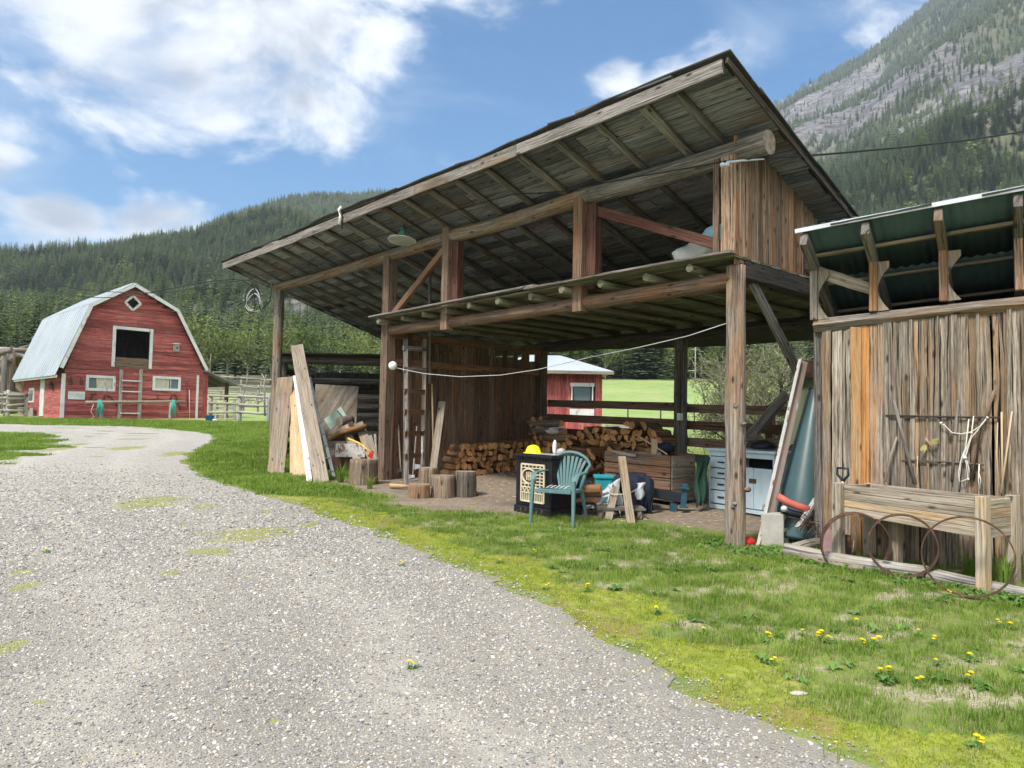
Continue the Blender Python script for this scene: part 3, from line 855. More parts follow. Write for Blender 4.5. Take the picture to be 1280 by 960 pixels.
def leafy(nl, L, w, mat, upr=.35, name='weed'):
    mb = MB()
    for i in range(nl):
        a = random.uniform(0, 6.283); l = L*random.uniform(.5, 1.1)
        dr = Vector((math.cos(a), math.sin(a), 0)); side = Vector((-dr.y, dr.x, 0)); el_ = random.uniform(.1, upr*2)
        c1 = dr*l*.5+Vector((0, 0, l*el_*.7)); c2 = dr*l+Vector((0, 0, l*el_*.55)); b0 = dr*.004
        ww = w*random.uniform(.7, 1.2); t = random.random(); k = len(mb.v)
        mb.v.extend([tuple(q) for q in (b0-side*ww*.15, b0+side*ww*.15, c1+side*ww*.5+Vector((0, 0, .1*ww)), c1-side*ww*.5+Vector((0, 0, .1*ww)), c2)])
        mb.face((k, k+1, k+2, k+3), [(0, 0)]*4, t); mb.face((k+3, k+2, k+4), [(0, 0)]*3, t)
    return mb.build(name, mat, link=False)
def rand_in(n_, xr, yr):
    return RNG.uniform(*xr, n_), RNG.uniform(*yr, n_)
def in_view(x, y, marg=.12):
    u = x/np.maximum(y, .1); return (np.abs(u) < .72+marg) & (y > 2.6)
def keep_out(x, y):
    """inside the plank shed on the right"""
    dx_, dy_ = x-WC.x, y-WC.y
    nn = dx_*WN.x+dy_*WN.y
    return nn > .02
clG = proto_coll('grass_prototypes', [clump(14, .06, .05, .0042, MAT['grass']) for _ in range(5)] + [clump(10, .045, .05, .004, MAT['grass']), clump(8, .05, .05, .0035, MAT['drygrass'])])
clT = proto_coll('long_grass_prototypes', [clump(22, .13, .07, .007, MAT['grass'], .7) for _ in range(4)])
clM = proto_coll('moss_prototypes', [clump(22, .017, .045, .004, MAT['mossgrass'], .9) for _ in range(4)] + [clump(14, .02, .05, .004, MAT['drygrass'], .9)])
clW = proto_coll('weed_prototypes', [leafy(12, .075, .03, MAT['weed']) for _ in range(4)])
clF = proto_coll('far_grass_prototypes', [clump(26, .14, .18, .016, MAT['grass'], .8) for _ in range(4)])
def scat(name, x, y, lo, hi, coll, label, cat, zs=None, tilt=.15, dz=0.0):
    k = len(x)
    z = gz(x, y)+dz
    s_ = RNG.uniform(lo, hi, k)
    zsv = s_ if zs is None else s_*RNG.uniform(zs[0], zs[1], k)
    return scatter(name, np.stack([x, y, z], 1), np.stack([s_, s_, zsv], 1), np.stack([RNG.uniform(-tilt, tilt, k), RNG.uniform(-tilt, tilt, k), RNG.uniform(0, 6.28, k)], 1), coll, label, cat)
# lawn on the right of the drive
N_ = 150000
x, y = rand_in(N_, (-4, 8), (2.6, 17))
d_ = dist_edge(x, y); so = soil_mask(x, y); mo = moss_mask(x, y); dr_ = dry_mask(x, y)
pr = .85*(1-.93*smooth(mo, .25, .6))*(1-so**.5)*(1-.62*smooth(dr_, .2, .8))*smooth(d_+.15*fnoise(x, y, .5, 3), .15, .5)
pr *= .35+.65*smooth(fnoise(x, y, .55, 3), -.35, .35)
pr *= np.clip(7.5/y, .35, 1)
k = (RNG.random(N_) < pr) & in_view(x, y) & ~keep_out(x, y)
scat('lawn_grass', x[k], y[k], .7, 1.35, clG, 'short green and straw coloured grass on the ground in front of the sheds', 'grass', (.6, 1.3))
# moss band along the gravel
N_ = 85000
x, y = rand_in(N_, (-3, 7), (2.6, 14))
mo = moss_mask(x, y)
k = (RNG.random(N_) < .8*smooth(mo+.15*fnoise(x, y, .3, 3), .0, .45)*smooth(dist_edge(x, y), -.12, .08)*np.clip(7/y, .4, 1)) & in_view(x, y) & ~keep_out(x, y)
scat('moss_tufts', x[k], y[k], .7, 1.5, clM, 'low yellow green moss in a band along the edge of the gravel', 'moss')
# lawn further off, around the leaning boards and towards the red barn
N_ = 90000
x, y = rand_in(N_, (-22, 2), (11, 34))
d_ = dist_edge(x, y); so = soil_mask(x, y)
s_, t_ = st_of(x, y)
k = (RNG.random(N_) < .8*smooth(d_, .0, .3)*(1-so)*np.clip(14/y, .3, 1)) & in_view(x, y) & ~((s_ > 0) & (s_ < 7.4) & (t_ > -.3) & (t_ < 4.2))
scat('far_lawn_grass', x[k], y[k], .5, 1.0, clF, 'bright green lawn between the gravel and the red barn', 'grass', (.5, .9))
# left lawn patch
N_ = 60000
x, y = rand_in(N_, (-30, -7), (LY0-1, LY1+1))
k = (RNG.random(N_) < .7*lawn_left(x, y)) & in_view(x, y, .1)
scat('left_lawn_grass', x[k], y[k], .5, .95, clF, 'bright green patch of lawn left of the gravel', 'grass', (.5, .9), dz=-.02)
x, y = rand_in(16000, (-32, -6), (float(EY[-1])-.6, float(EY[-1])+5))
k = (RNG.random(len(x)) < .8) & in_view(x, y, .1)
scat('barnyard_grass', x[k], y[k], .6, 1.1, clF, 'strip of green grass along the foot of the red barn', 'grass', (.6, 1.0))
# tufts on the gravel
xs_, ys_ = Xd.ravel(), Yd.ravel(); dmr = dm.ravel()
x, y = rand_in(90000, (-9, 6), (2.6, 18))
k = (RNG.random(len(x)) < .9*smooth(drive_moss(x, y), .35, 1.0)*np.clip(6/y, .25, 1)) & (dist_edge(x, y) < .02) & in_view(x, y)
scat('gravel_moss', x[k], y[k], .5, 1.1, clM, 'thin moss and weeds growing through patches of the gravel', 'moss')
# leafy weeds: along the edging logs and by the concrete block, and here and there in the lawn
x, y = rand_in(60000, (-3, 7), (3, 12))
dxw, dyw = x-WC.x, y-WC.y; nw = dxw*WN.x+dyw*WN.y; aw = dxw*WD.x+dyw*WD.y
k1 = np.exp(-((nw-np.interp(aw, [-.6, .3, 1.2, 2.1], [-.42, -.62, -.92, -1.15]))/.20)**2)*(aw > -.6)*.55
s_, t_ = st_of(x, y)
k2 = np.exp(-((s_+.3)/.5)**2-((t_+.12)/.22)**2)*.5
k3 = .03*smooth(fnoise(x+3, y, .9, 3), .05, .4)*smooth(dist_edge(x, y), .5, .9)*(nw < -.7)
k = (RNG.random(len(x)) < np.maximum.reduce([k1, k2, k3])) & in_view(x, y) & ~keep_out(x, y)
scat('leafy_weeds', x[k], y[k], .6, 1.3, clW, 'bright leafy weeds spreading along the edging logs and through the lawn', 'weeds')
# gravel stones near the camera
def pebble():
    mb = MB(); n_ = 6
    prof = [(.001, -.4), (.42, -.22), (.5, .05), (.33, .33), (.001, .42)]
    rings = [[Vector((r*math.cos(6.283*j/n_)*random.uniform(.8, 1.2), r*math.sin(6.283*j/n_)*.75*random.uniform(.8, 1.2), z*.55)) for j in range(n_)] for r, z in prof]
    mb.loft(rings, cap=False)
    return mb.build('pebble', MAT['pebble'], link=False)
m, n, b = new_mat('pebble')
rnd = n.node('ShaderNodeObjectInfo').outputs['Random']
c = n.ramp(rnd, GR)
c = n.mix(n.mapr(n.noise(n.pos(), 90.0, 3.0), .35, .65, 0, .35), c, (.27, .26, .24))
n.set(b, 'Base Color', c); n.set(b, 'Roughness', .85)
MAT['pebble'] = m
clP = proto_coll('pebble_prototypes', [pebble() for _ in range(8)])
N_ = 900000
x, y = rand_in(N_, (-11, 4.2), (2.5, 15.5))
d_ = dist_edge(x, y)
pr = np.clip((5.0/y)**1.7, .0, 1)*np.clip((15.5-y)/5, 0, 1)*smooth(-d_+.12*fnoise(x, y, .4, 3)+RNG.uniform(-.35, .25, N_), -.15, .3)*(1-.75*smooth(drive_moss(x, y), .3, .8))
k = (RNG.random(N_) < pr*1.25) & (np.abs(x/y) < .76)
x, y = x[k], y[k]; kk = len(x)
s_ = np.exp(RNG.normal(math.log(.0108), .38, kk)).clip(.006, .034)*np.clip(y/5, 1, 1.7)
scatter('gravel_stones', np.stack([x, y, gz(x, y)+.006+s_*.08], 1), np.stack([s_, s_, s_*RNG.uniform(.6, 1.1, kk)], 1),
        np.stack([RNG.uniform(-.5, .5, kk), RNG.uniform(-.5, .5, kk), RNG.uniform(0, 6.28, kk)], 1), clP,
        'loose grey and tan gravel stones on the driveway', 'gravel')
print('stones', kk)
# ------------------------------------------------------------------ conifers
def star_cone(mb, n_layers, k, rad, seed, zlo=.06, dense=1.0):
    rs = random.Random(seed)
    for i in range(n_layers):
        f = i/(n_layers-1)
        z = zlo+(1-zlo)*(f**.92)
        rr = rad*((1-f)**.8)*rs.uniform(.78, 1.15)+.006
        if f < .12: rr *= .75
        zc = min(1.0, z+.085*(1-f*.4)); t = rs.random(); a0 = rs.uniform(0, 6.28)
        b0 = len(mb.v); mb.v.append((rs.uniform(-.004, .004), rs.uniform(-.004, .004), zc))
        m_ = 2*k
        for j in range(m_):
            a = a0+6.283*j/m_
            r2 = rr*(rs.uniform(.8, 1.2) if j % 2 == 0 else rs.uniform(.35, .55))
            dz = -.035*rs.uniform(.3, 1.4) if j % 2 == 0 else .012
            mb.v.append((math.cos(a)*r2, math.sin(a)*r2, z+dz*(1-f*.5)))
        for j in range(m_):
            mb.face((b0, b0+1+j, b0+1+(j+1) % m_), [(0, 0)]*3, (t*.5+rs.random()*.5))
def conifer_proto(i):
    mb = MB(); star_cone(mb, 13, 5, random.uniform(.12, .19), 100+i)
    mb.tube([(0, 0, -.06), (0, 0, .3)], .012, 3, tone=0)
    return mb.build('conifer_shape', MAT['conifer'], link=False)
def round_proto(i, mat):
    mb = MB()
    rs = random.Random(i)
    for c_ in range(150):
        z = rs.random()**.8; th = rs.uniform(0, 6.283); r_ = .26*math.sin(math.pi*min(.97, .12+z*.85))**.7*rs.random()**.4
        p = Vector((math.cos(th)*r_, math.sin(th)*r_, .12+z*.85)); s_ = .045*rs.uniform(.6, 1.4)
        a = Vector((rs.gauss(0, 1), rs.gauss(0, 1), rs.gauss(0, .6))).normalized(); b_ = a.cross(Vector((rs.gauss(0, 1), rs.gauss(0, 1), rs.gauss(0, 1)))).normalized()
        mb.poly([p-a*s_, p+b_*s_, p+a*s_, p-b_*s_], tone=rs.random())
    mb.tube([(0, 0, -.05), (0, 0, .6)], .012, 3, tone=0)
    return mb.build('broadleaf_shape', mat, link=False)
clC = proto_coll('conifer_prototypes', [conifer_proto(i) for i in range(7)])
clR = proto_coll('broadleaf_prototypes', [round_proto(i, MAT['spring']) for i in range(3)])
# the far wood on the mountainsides
NT_ = 120000
amin, amax = _px_az(-90, 480)[0], _px_az(1375, 480)[0]
a = RNG.uniform(amin, amax, NT_)
Rr = ridge_R(a)
q = RNG.random(NT_)**.68
r = 120+(Rr+40-120)*q
x, y = r*np.sin(a), r*np.cos(a)
fm_ = forest_mask(x, y); rk = rock_mask(x, y)
cl_ = fnoise(x, y, 130, 3)
keep = (RNG.random(NT_) < fm_*(1-.93*rk)*(.62+.38*smooth(cl_, -.5, .3)))
# nothing to see behind the shed roof: thin out there
pxs = np.tan(a)
x, y, r, a, cl_ = x[keep], y[keep], r[keep], a[keep], cl_[keep]
z = gz(x, y)-.3
hgt = RNG.uniform(6, 15.5, len(x))*np.where(a < 0, .80, 1.0)*(1+.15*np.sin(cl_*3))
decid = (RNG.random(len(x)) < .05+.22*smooth(-r, -420, -180)*smooth(fnoise(x+50, y, 90, 3), -.1, .3))
kC = ~decid
w_ = hgt*RNG.uniform(.85, 1.3, len(x))
rz = RNG.uniform(0, 6.28, len(x)); zz = np.zeros(len(x))
kN = kC & (r < 560); kC = kC & (r >= 560)
scatter('mountain_forest', np.stack([x, y, z], 1)[kC], np.stack([w_, w_, hgt], 1)[kC], np.stack([zz, zz, rz], 1)[kC], clC, 'dense conifer forest covering the mountainsides', 'forest')
hd = hgt*.72
scatter('mountain_broadleaf_wood', np.stack([x, y, z], 1)[decid], np.stack([hd*1.2, hd*1.2, hd], 1)[decid], np.stack([zz, zz, rz], 1)[decid], clR, 'pale spring green broadleaf trees scattered through the conifer forest', 'forest')
print('trees', len(x))

# trees one can tell apart at the foot of the slope
def near_conifer_mesh(i):
    rs = random.Random(900+i); mb = MB(); nl = 30; rad = rs.uniform(.14, .19)
    for l in range(nl):
        f = l/(nl-1); z = .07+.92*f; rr = rad*((1-f)**.75)*rs.uniform(.8, 1.15)+.005
        nb = max(4, int(10*(1-f)))
        a0 = rs.uniform(0, 6.28)
        for j in range(nb):
            an = a0+6.283*j/nb+rs.uniform(-.25, .25); L = rr*rs.uniform(.6, 1.15)
            d_ = Vector((math.cos(an), math.sin(an), 0)); sd_ = Vector((-d_.y, d_.x, 0)); t = rs.random()
            zt = z+.035*(1-f)+rs.uniform(-.022, .022)*(1-f*.6)
            for seg in range(3):
                l0, l1 = L*seg/3, L*(seg+1)/3*1.15
                w0 = L*.30*(1-seg/3.6); k = len(mb.v); drop = -.10*L*(seg/3)**1.2-rs.uniform(0, .010)
                c0 = d_*l0+Vector((0, 0, zt+drop)); c1 = d_*l1+Vector((0, 0, zt+drop-.05*L-.01))
                mb.v.extend([tuple(c0), tuple(d_*(l0+l1)/2+sd_*w0+Vector((0, 0, zt+drop-.03*L-.012))), tuple(c1), tuple(d_*(l0+l1)/2-sd_*w0+Vector((0, 0, zt+drop-.03*L-.012)))])
                mb.face((k, k+1, k+2, k+3), [(0, 0)]*4, t*.6+rs.random()*.4)
    cr_ = mb.build('crown', MAT['conifer_near'], link=False)
    t_ = MB(); t_.log((0, 0, -.03), (0, 0, .95), .014, .003, 5, 3)
    return cr_.data, t_.build('trunk', MAT['bark'], link=False).data
def near_broad_mesh(i):
    rs = random.Random(300+i); random.seed(300+i)
    mb = MB(); tr = MB()
    tr.log((0, 0, -.03), (0, 0, .5), .018, .010, 5, 4, bend=.02)
    for b_ in range(16):
        z0 = rs.uniform(.2, .6); an = rs.uniform(0, 6.283); L = rs.uniform(.2, .38)
        e = Vector((math.cos(an)*L*.6, math.sin(an)*L*.6, z0+L*.9)); tr.tube([(0, 0, z0), Vector((0, 0, z0)).lerp(e, .5)+Vector((0, 0, -.02)), e], .007, 3, r1=.002)
        for l in range(48):
            c_ = Vector((0, 0, z0)).lerp(e, rs.uniform(.35, 1.15))+Vector((rs.gauss(0, .045), rs.gauss(0, .045), rs.gauss(0, .045)))
            s_ = rs.uniform(.009, .020); a_ = Vector((rs.gauss(0, 1), rs.gauss(0, 1), rs.gauss(0, 1))).normalized(); bb = a_.cross(Vector((rs.gauss(0, 1), rs.gauss(0, 1), rs.gauss(0, 1)))).normalized()
            mb.poly([c_-a_*s_, c_+bb*s_, c_+a_*s_, c_-bb*s_], tone=rs.random())
    return mb.build('crown', MAT['spring'], link=False).data, tr.build('trunk', MAT['palebark'], link=False).data
NCM = [near_conifer_mesh(i) for i in range(6)]; NBM = [near_broad_mesh(i) for i in range(3)]
random.seed(21)
def tree(kind, loc, h, wd, label, cat, group):
    name = 'conifer_tree' if kind == 'c' else 'broadleaf_tree'
    cr_, tk = random.choice(NCM if kind == 'c' else NBM)
    o = bpy.data.objects.new(name, None); COL.objects.link(o); o.empty_display_size = .1
    o.location = loc; o.rotation_euler = (0, 0, random.uniform(0, 6.28)); o.scale = (h*wd, h*wd, h)
    tag(o, label, cat, group)
    for nm, me in (('crown', cr_), ('trunk', tk)):
        c_ = bpy.data.objects.new(nm, me); COL.objects.link(c_); c_.parent = o
    return o
def place_tree(px, dist, h, kind, wd, label, group):
    d_ = ray(px, 500); xx, yy = d_.x*dist, dist
    tree(kind, (xx, yy, gz1(xx, yy)-.2), h, wd, label, 'tree', group)
ORD = ['leftmost', 'second from the left', 'third from the left', 'fourth from the left', 'fifth from the left', 'sixth from the left', 'seventh from the left', 'eighth from the left', 'ninth from the left', 'tenth from the left', 'eleventh from the left', 'twelfth from the left', 'thirteenth from the left', 'fourteenth from the left', 'fifteenth from the left', 'sixteenth from the left', 'seventeenth from the left', 'eighteenth from the left', 'nineteenth from the left', 'twentieth from the left']
def ordw(i, n_):
    return ORD[i] if i < n_/2 or i < 1 else ORD[n_-1-i].replace('leftmost', 'rightmost').replace('left', 'right') if n_-1-i else 'rightmost'
def row(n_, x0, dx, jit, d0, d1, h0, h1, kind, w0, w1, what, group):
    for i in range(n_):
        place_tree(x0+i*dx+random.uniform(-jit, jit), random.uniform(d0, d1), random.uniform(h0, h1), kind, random.uniform(w0, w1), what.format(ordw(i, n_)), group)
row(24, 238, 10.6, 4, 88, 118, 8.5, 12.5, 'c', 1.0, 1.35, 'dark conifer, {} in the treeline right of the red barn', 'conifers in the treeline right of the red barn')
row(11, 246, 22, 8, 80, 88, 7, 10, 'b', .9, 1.2, 'pale green broadleaf tree, {} before the conifers right of the red barn', 'pale broadleaf trees right of the red barn')
row(26, 690, 13.5, 5, 124, 150, 9.5, 13, 'c', 1.0, 1.3, 'dark conifer, {} along the far edge of the pasture', 'conifers at the far edge of the pasture')
row(9, 735, 21, 8, 120, 130, 7, 10, 'b', .8, 1.1, 'yellow green broadleaf tree, {} at the far edge of the pasture', 'pale broadleaf trees at the far edge of the pasture')
row(10, -30, 11, 4, 90, 110, 7, 10, 'c', 1.0, 1.3, 'dark conifer, {} in the treeline left of the red barn', 'conifers in the treeline left of the red barn')
nearC = proto_coll('near_conifer_prototypes', [])
for me_pair in NCM: 
    o_ = bpy.data.objects.new('conifer_shape', me_pair[0]); nearC.objects.link(o_)
scatter('hillside_forest', np.stack([x, y, z], 1)[kN], np.stack([w_, w_, hgt], 1)[kN]*1.08, np.stack([zz, zz, rz], 1)[kN], nearC, 'conifer forest on the lower slopes behind the barn and pasture', 'forest')
# ------------------------------------------------------------------ the open pole shed
random.seed(31)
ZB, ZD, Z0, SLOPE = 3.07+CAM_H, 1.63+CAM_H, 3.34+CAM_H, .359
SB_, SC_, TD, TF = 7.28, 12.25, 3.97, .89
KS = (2.26, 5.31)
def roofz(s, t):
    sag = -.05*math.sin(max(0, min(1, (s+.4)/5.5))*math.pi) + .03*math.sin(s*1.1)
    return Z0-SLOPE*t+.055*max(t, 0)*max(s, 0)/13.4*1.0 + sag*.6
shed = thing('pole_shed', 'open weathered timber shed with sloping board roof and a loft deck on tall log posts', 'shed', (A0.x, A0.y, gz1(A0.x, A0.y)))
def gs(s, t):
    q = S3(s, t, 0); return gz1(q.x, q.y)
def post(name, s, t, z1, r, mat='log', sq=False, z0=None, knots=8, r1=None, seg=14):
    mb = MB(); z0 = gs(s, t)-.25 if z0 is None else z0
    if sq: mb.beam(S3(s, t, z0), S3(s, t, z1), r*2, r*2, side=SV, segs=6, wob=.008)
    else: mb.log(S3(s, t, z0), S3(s, t, z1), r, r1 or r*.93, 14, seg, .05, knots=knots, bend=.015, cap_mi=1)
    return mb.build(name, [MAT[mat], MAT['logend']], shed, bevel=.008 if sq else 0)
pA = post('post', 0, 0, ZD+.13, .115, 'log', knots=16)
pA['label'] = 'round log post with grey and brown bark stripes and knots'
pB = post('post', SB_, 0, ZB-.05, .10, 'brown', True); pB['label'] = 'square reddish brown post'
post('post', SC_, 0, ZB-.06, .115, 'log')
post('post', 3.54, TD, ZD-.02, .125, 'grey')
post('post', .05, TD, ZD-.02, .11, 'grey'); post('post', SB_, TD, ZD-.02, .11, 'brown', True)
# knots on the front post
for (px, py) in [(919, 507), (928, 530), (918, 630), (933, 612), (916, 634)]:
    q = on_t(px, py, -.105); kn = MB(); kn.lathe(q, [(.03, -.05), (.028, .0), (.016, .018), (0, .022)], 8, axis=-TV); kn.build('knot', MAT['log'], pA)
# front eave beam: three logs lapped at the king posts
for (a, b, r0, r1) in ((-.40, KS[0]+.12, .135, .12), (KS[0]-.05, KS[1]+.1, .12, .11), (KS[1]-.08, SC_+.25, .11, .095)):
    mb = MB(); mb.log(S3(a, 0, ZB), S3(b, 0, ZB), r0, r1, 14, 10, .04, cap_mi=1, bend=.02, sag=.015)
    mb.build('eave_beam', [MAT['log'], MAT['logend']], shed)
# king posts: a brown post with a red-stained one fixed beside it
for i, ks in enumerate(KS):
    mb = MB(); mb.beam(S3(ks+.085, -.04, ZD-.16), S3(ks+.085, -.04, ZB+.14 if i == 1 else ZB+.02), .17, .15, side=SV, segs=5, wob=.004)
    mb.build('king_post', MAT['brown'], shed, bevel=.006)
    mb = MB(); mb.beam(S3(ks-.085, .04, ZD+.14), S3(ks-.085, .04, ZB-.13), .165, .14, side=SV, segs=5, wob=.004)
    o = mb.build('king_post', MAT['redbrown'], shed, bevel=.006); o['label'] = 'red stained half of the upright'
# braces
def brace(p0, p1, w, h, mat, nm='brace'):
    mb = MB(); mb.beam(p0, p1, w, h, segs=4, wob=.005); return mb.build(nm, MAT[mat], shed, bevel=.005)
b_ = brace(S3(KS[0]-.1, .05, ZB-.22), S3(.1, .05, ZD+.36), .08, .13, 'redbrown'); b_['label'] = 'red stained diagonal brace'
brace(S3(KS[1]+.18, .02, ZB-.14), S3(SB_-.15, .02, ZD+.3), .08, .12, 'brown')
q0, q1 = on_s(940, 352, 0.0), on_s(1010, 490, 0.0)
brace(q0, q1, .05, .13, 'grey')
brace(on_t(896, 592, TD-.25), on_t(984, 492, TD-.25), .09, .15, 'grey')
# rafters
ns = 20
for i in range(ns):
    s = -.02+i*(13.2-.02)/(ns-1)
    if i == 0: s = .22
    r = random.uniform(.045, .06); mb = MB()
    t0, t1 = -TF+.05, 4.55
    mb.log(S3(s, t0, roofz(s, t0)-.075), S3(s+random.uniform(-.06, .06), t1, roofz(s, t1)-.075), r*1.08, r*.85, 9, 8, .07, cap_mi=1, bend=.02, knots=5)
    mb.build('rafter', [MAT['grey' if random.random() < .8 else 'log'], MAT['logend']], shed)
# roof sheathing boards, running the length of the roof
mb = MB(); t = -TF-.02; row = 0
S0R, S1R = -.43, 13.45
while t < 4.6:
    w = random.uniform(.14, .25)
    s = S0R+random.uniform(-.05, .04)
    while s < S1R:
        L = random.uniform(1.6, 4.2); e = min(s+L, S1R+random.uniform(-.06, .04))
        if e-s < .3: break
        segs = max(2, int((e-s)/.8)); rings = []
        off = random.uniform(0, .012)
        for k in range(segs+1):
            ss = s+.006+(e-s-.012)*k/segs
            ta = t+.004+random.uniform(0, .008); tb = t+w-.004-random.uniform(0, .008)
            za, zb_ = roofz(ss, ta)-off, roofz(ss, tb)-off
            rings.append([S3(ss, ta, za-.024), S3(ss, tb, zb_-.024), S3(ss, tb, zb_), S3(ss, ta, za)])
        if random.random() > .004: mb.loft(rings, tone=random.random())
        s = e
    t += w
rd = mb.build('roof_boards', MAT['roofboard'], shed)
# roof covering: lapped, curling sheets of old roofing
mb = MB()
t = -TF-.10; row = 0
while t < 4.7:
    w = .62; s = S0R-.08
    while s < S1R+.05:
        L = random.uniform(.8, 2.2); e = min(s+L, S1R+.1); rings = []
        segs = max(2, int((e-s)/.35)); lift = .012+.010*(row % 2)
        for k in range(segs+1):
            ss = s+(e-s)*k/segs; c = random.uniform(0, .016)
            ta, tb = t+random.uniform(-.02, .03), t+w+.05
            rings.append([S3(ss, ta, roofz(ss, ta)+lift+c), S3(ss, tb, roofz(ss, tb)+lift), S3(ss, tb, roofz(ss, tb)+lift+.014), S3(ss, ta, roofz(ss, ta)+lift+.016+c)])
        mb.loft(rings, tone=random.random())
        s = e-.03
    t += w; row += 1
mb.build('roofing', MAT['tarproof'], shed)
# a few loose boards and lifted slabs lying on the top edge
for (s0_, s1_, tt, dz_) in ((4.0, 5.1, -.80, .06), (6.3, 7.3, -.82, .05), (7.6, 8.5, -.82, .05), (10.2, 11.0, -.84, .045), (.2, 1.6, -.86, .05)):
    mb = MB(); mb.plank(S3(s0_, tt, roofz(s0_, tt)+dz_), S3(s1_, tt, roofz(s1_, tt)+dz_+random.uniform(0, .04)), TV, .22, .025)
    mb.build('loose_roof_board', MAT['roofboard'], shed)
# fascia
s = S0R+.02
for L in (3.1, 2.4, 4.2, 4.3):
    e = min(s+L, S1R-.02); mb = MB()
    t_ = -TF-.045
    mb.plank(S3(s, t_, roofz(s, t_)-.085), S3(e-.008, t_, roofz(e, t_)-.085), Vector((0, 0, 1)), .155, .035, wob=.004, segs=10, tone=random.uniform(.6, 1.0))
    mb.build('fascia_board', MAT['grey'], shed, bevel=.004)
    s = e
# rake edge battens
for s_ in (S0R-.03, S1R+.02):
    mb = MB(); mb.plank(S3(s_, -TF-.05, roofz(s_, -TF)-.02), S3(s_, 4.65, roofz(s_, 4.65)-.02), Vector((0, 0, 1)), .07, .025, segs=12)
    mb.build('rake_batten', MAT['darkwood'], shed)
# ---- loft deck
mb = MB(); mb.log(S3(-.02, .0, ZD-.02), S3(SB_+.1, .0, ZD-.02), .10, .085, 12, 14, .05, cap_mi=1, bend=.03, sag=.03)
mb.build('deck_beam', [MAT['brown'], MAT['logend']], shed)
mb = MB(); mb.beam(S3(-.03, .04, ZD+.09), S3(-.03, TD+.25, ZD+.09), .12, .20, segs=6, wob=.008)
mb.build('side_beam', MAT['darkwood'], shed, bevel=.01)
mb = MB(); mb.log(S3(-.25, TD, ZD-.0), S3(SB_+.1, TD, ZD-.0), .10, .10, 12, 8, .05)
mb.build('deck_beam', MAT['darkwood'], shed)
nj = 11
for i in range(nj):
    s = .45+i*(SB_-.5)/(nj-1); r = random.uniform(.043, .055); mb = MB()
    mb.log(S3(s, -.21+random.uniform(-.07, .04), ZD+.135), S3(s+random.uniform(-.08, .08), TD+.12, ZD+.135), r, r*.9, 10, 6, .06, cap_mi=1, knots=3, bend=.02)
    mb.build('deck_joist', [MAT['greenwood'], MAT['greenwood']], shed)
mb = MB(); t = -.22
while t < TD+.1:
    w = random.uniform(.15, .26); s = -.1
    while s < SB_+.1:
        e = min(s+random.uniform(2.2, 4.0), SB_+.15)
        mb.plank(S3(s, t+w/2, ZD+.205+random.uniform(-.004, .004)), S3(e-.01, t+w/2, ZD+.205+random.uniform(-.004, .004)), TV, w-.012, .026, wob=.005, segs=4)
        s = e
    t += w
mb.build('deck_boards', MAT['greenwood'], shed)
mb = MB(); mb.plank(S3(-.12, -.25, ZD+.232), S3(3.2, -.25, ZD+.235), TV, .13, .026); mb.plank(S3(3.0, -.25, ZD+.26), S3(SB_+.2, -.26, ZD+.235), TV, .12, .026)
mb.build('deck_edge_board', MAT['grey'], shed)
# upper gable wall of vertical boards on the right end
mb = MB(); t = -.12
while t < 3.75:
    w = random.uniform(.06, .15)
    ztop = min(roofz(0, t+w), roofz(0, t))-.01 - (.11 if t < .25 else 0)
    zb_ = ZD+.17-random.uniform(0, .05)-(.12 if t > 1.4 else 0)
    if ztop > zb_+.05:
        mb.plank(S3(-.05-random.uniform(0, .012), t+w/2, zb_), S3(-.05, t+w/2, ztop), TV, w-.006, .025, wob=.005, tip=.02)
    t += w
mb.build('gable_siding', MAT['gable'], shed)
mb = MB()
for (s_, w) in ((.02, .17), (.17, .08)):
    mb.plank(S3(s_, -.135, ZD+.25), S3(s_, -.135, ZB-.08), SV, w, .026, wob=.004)
mb.build('corner_board', MAT['gable'], shed)
mb = MB(); mb.log(S3(-.28, 1.55, ZD+.34), S3(.6, 1.55, ZD+.34), .10, .10, 12, 4, .05, cap_mi=1)
mb.build('tie_log', [MAT['brown'], MAT['logend']], shed)
# small uprights standing at the back of the loft
for (s_, t_) in ((1.2, 2.5), (2.6, 2.6), (3.7, 2.4), (5.0, 2.5), (6.2, 2.3)):
    mb = MB(); mb.beam(S3(s_, t_, ZD+.2), S3(s_, t_, roofz(s_, t_)-.12), .09, .09, side=SV); mb.build('loft_stud', MAT['grey'], shed, bevel=.004)
mb = MB(); mb.beam(S3(.0, 2.45, roofz(0, 2.45)-.19), S3(SC_, 2.45, roofz(SC_, 2.45)-.19), .12, .12, segs=6, wob=.01); mb.build('loft_purlin', MAT['darkwood'], shed)
mb = MB(); mb.log(on_t(537, 360, .9)+Vector((0, 0, .25)), on_t(537, 480, .9), .03, .03, 8, 3); mb.build('loft_pole', MAT['greyrail'] if False else MAT['grey'], shed)
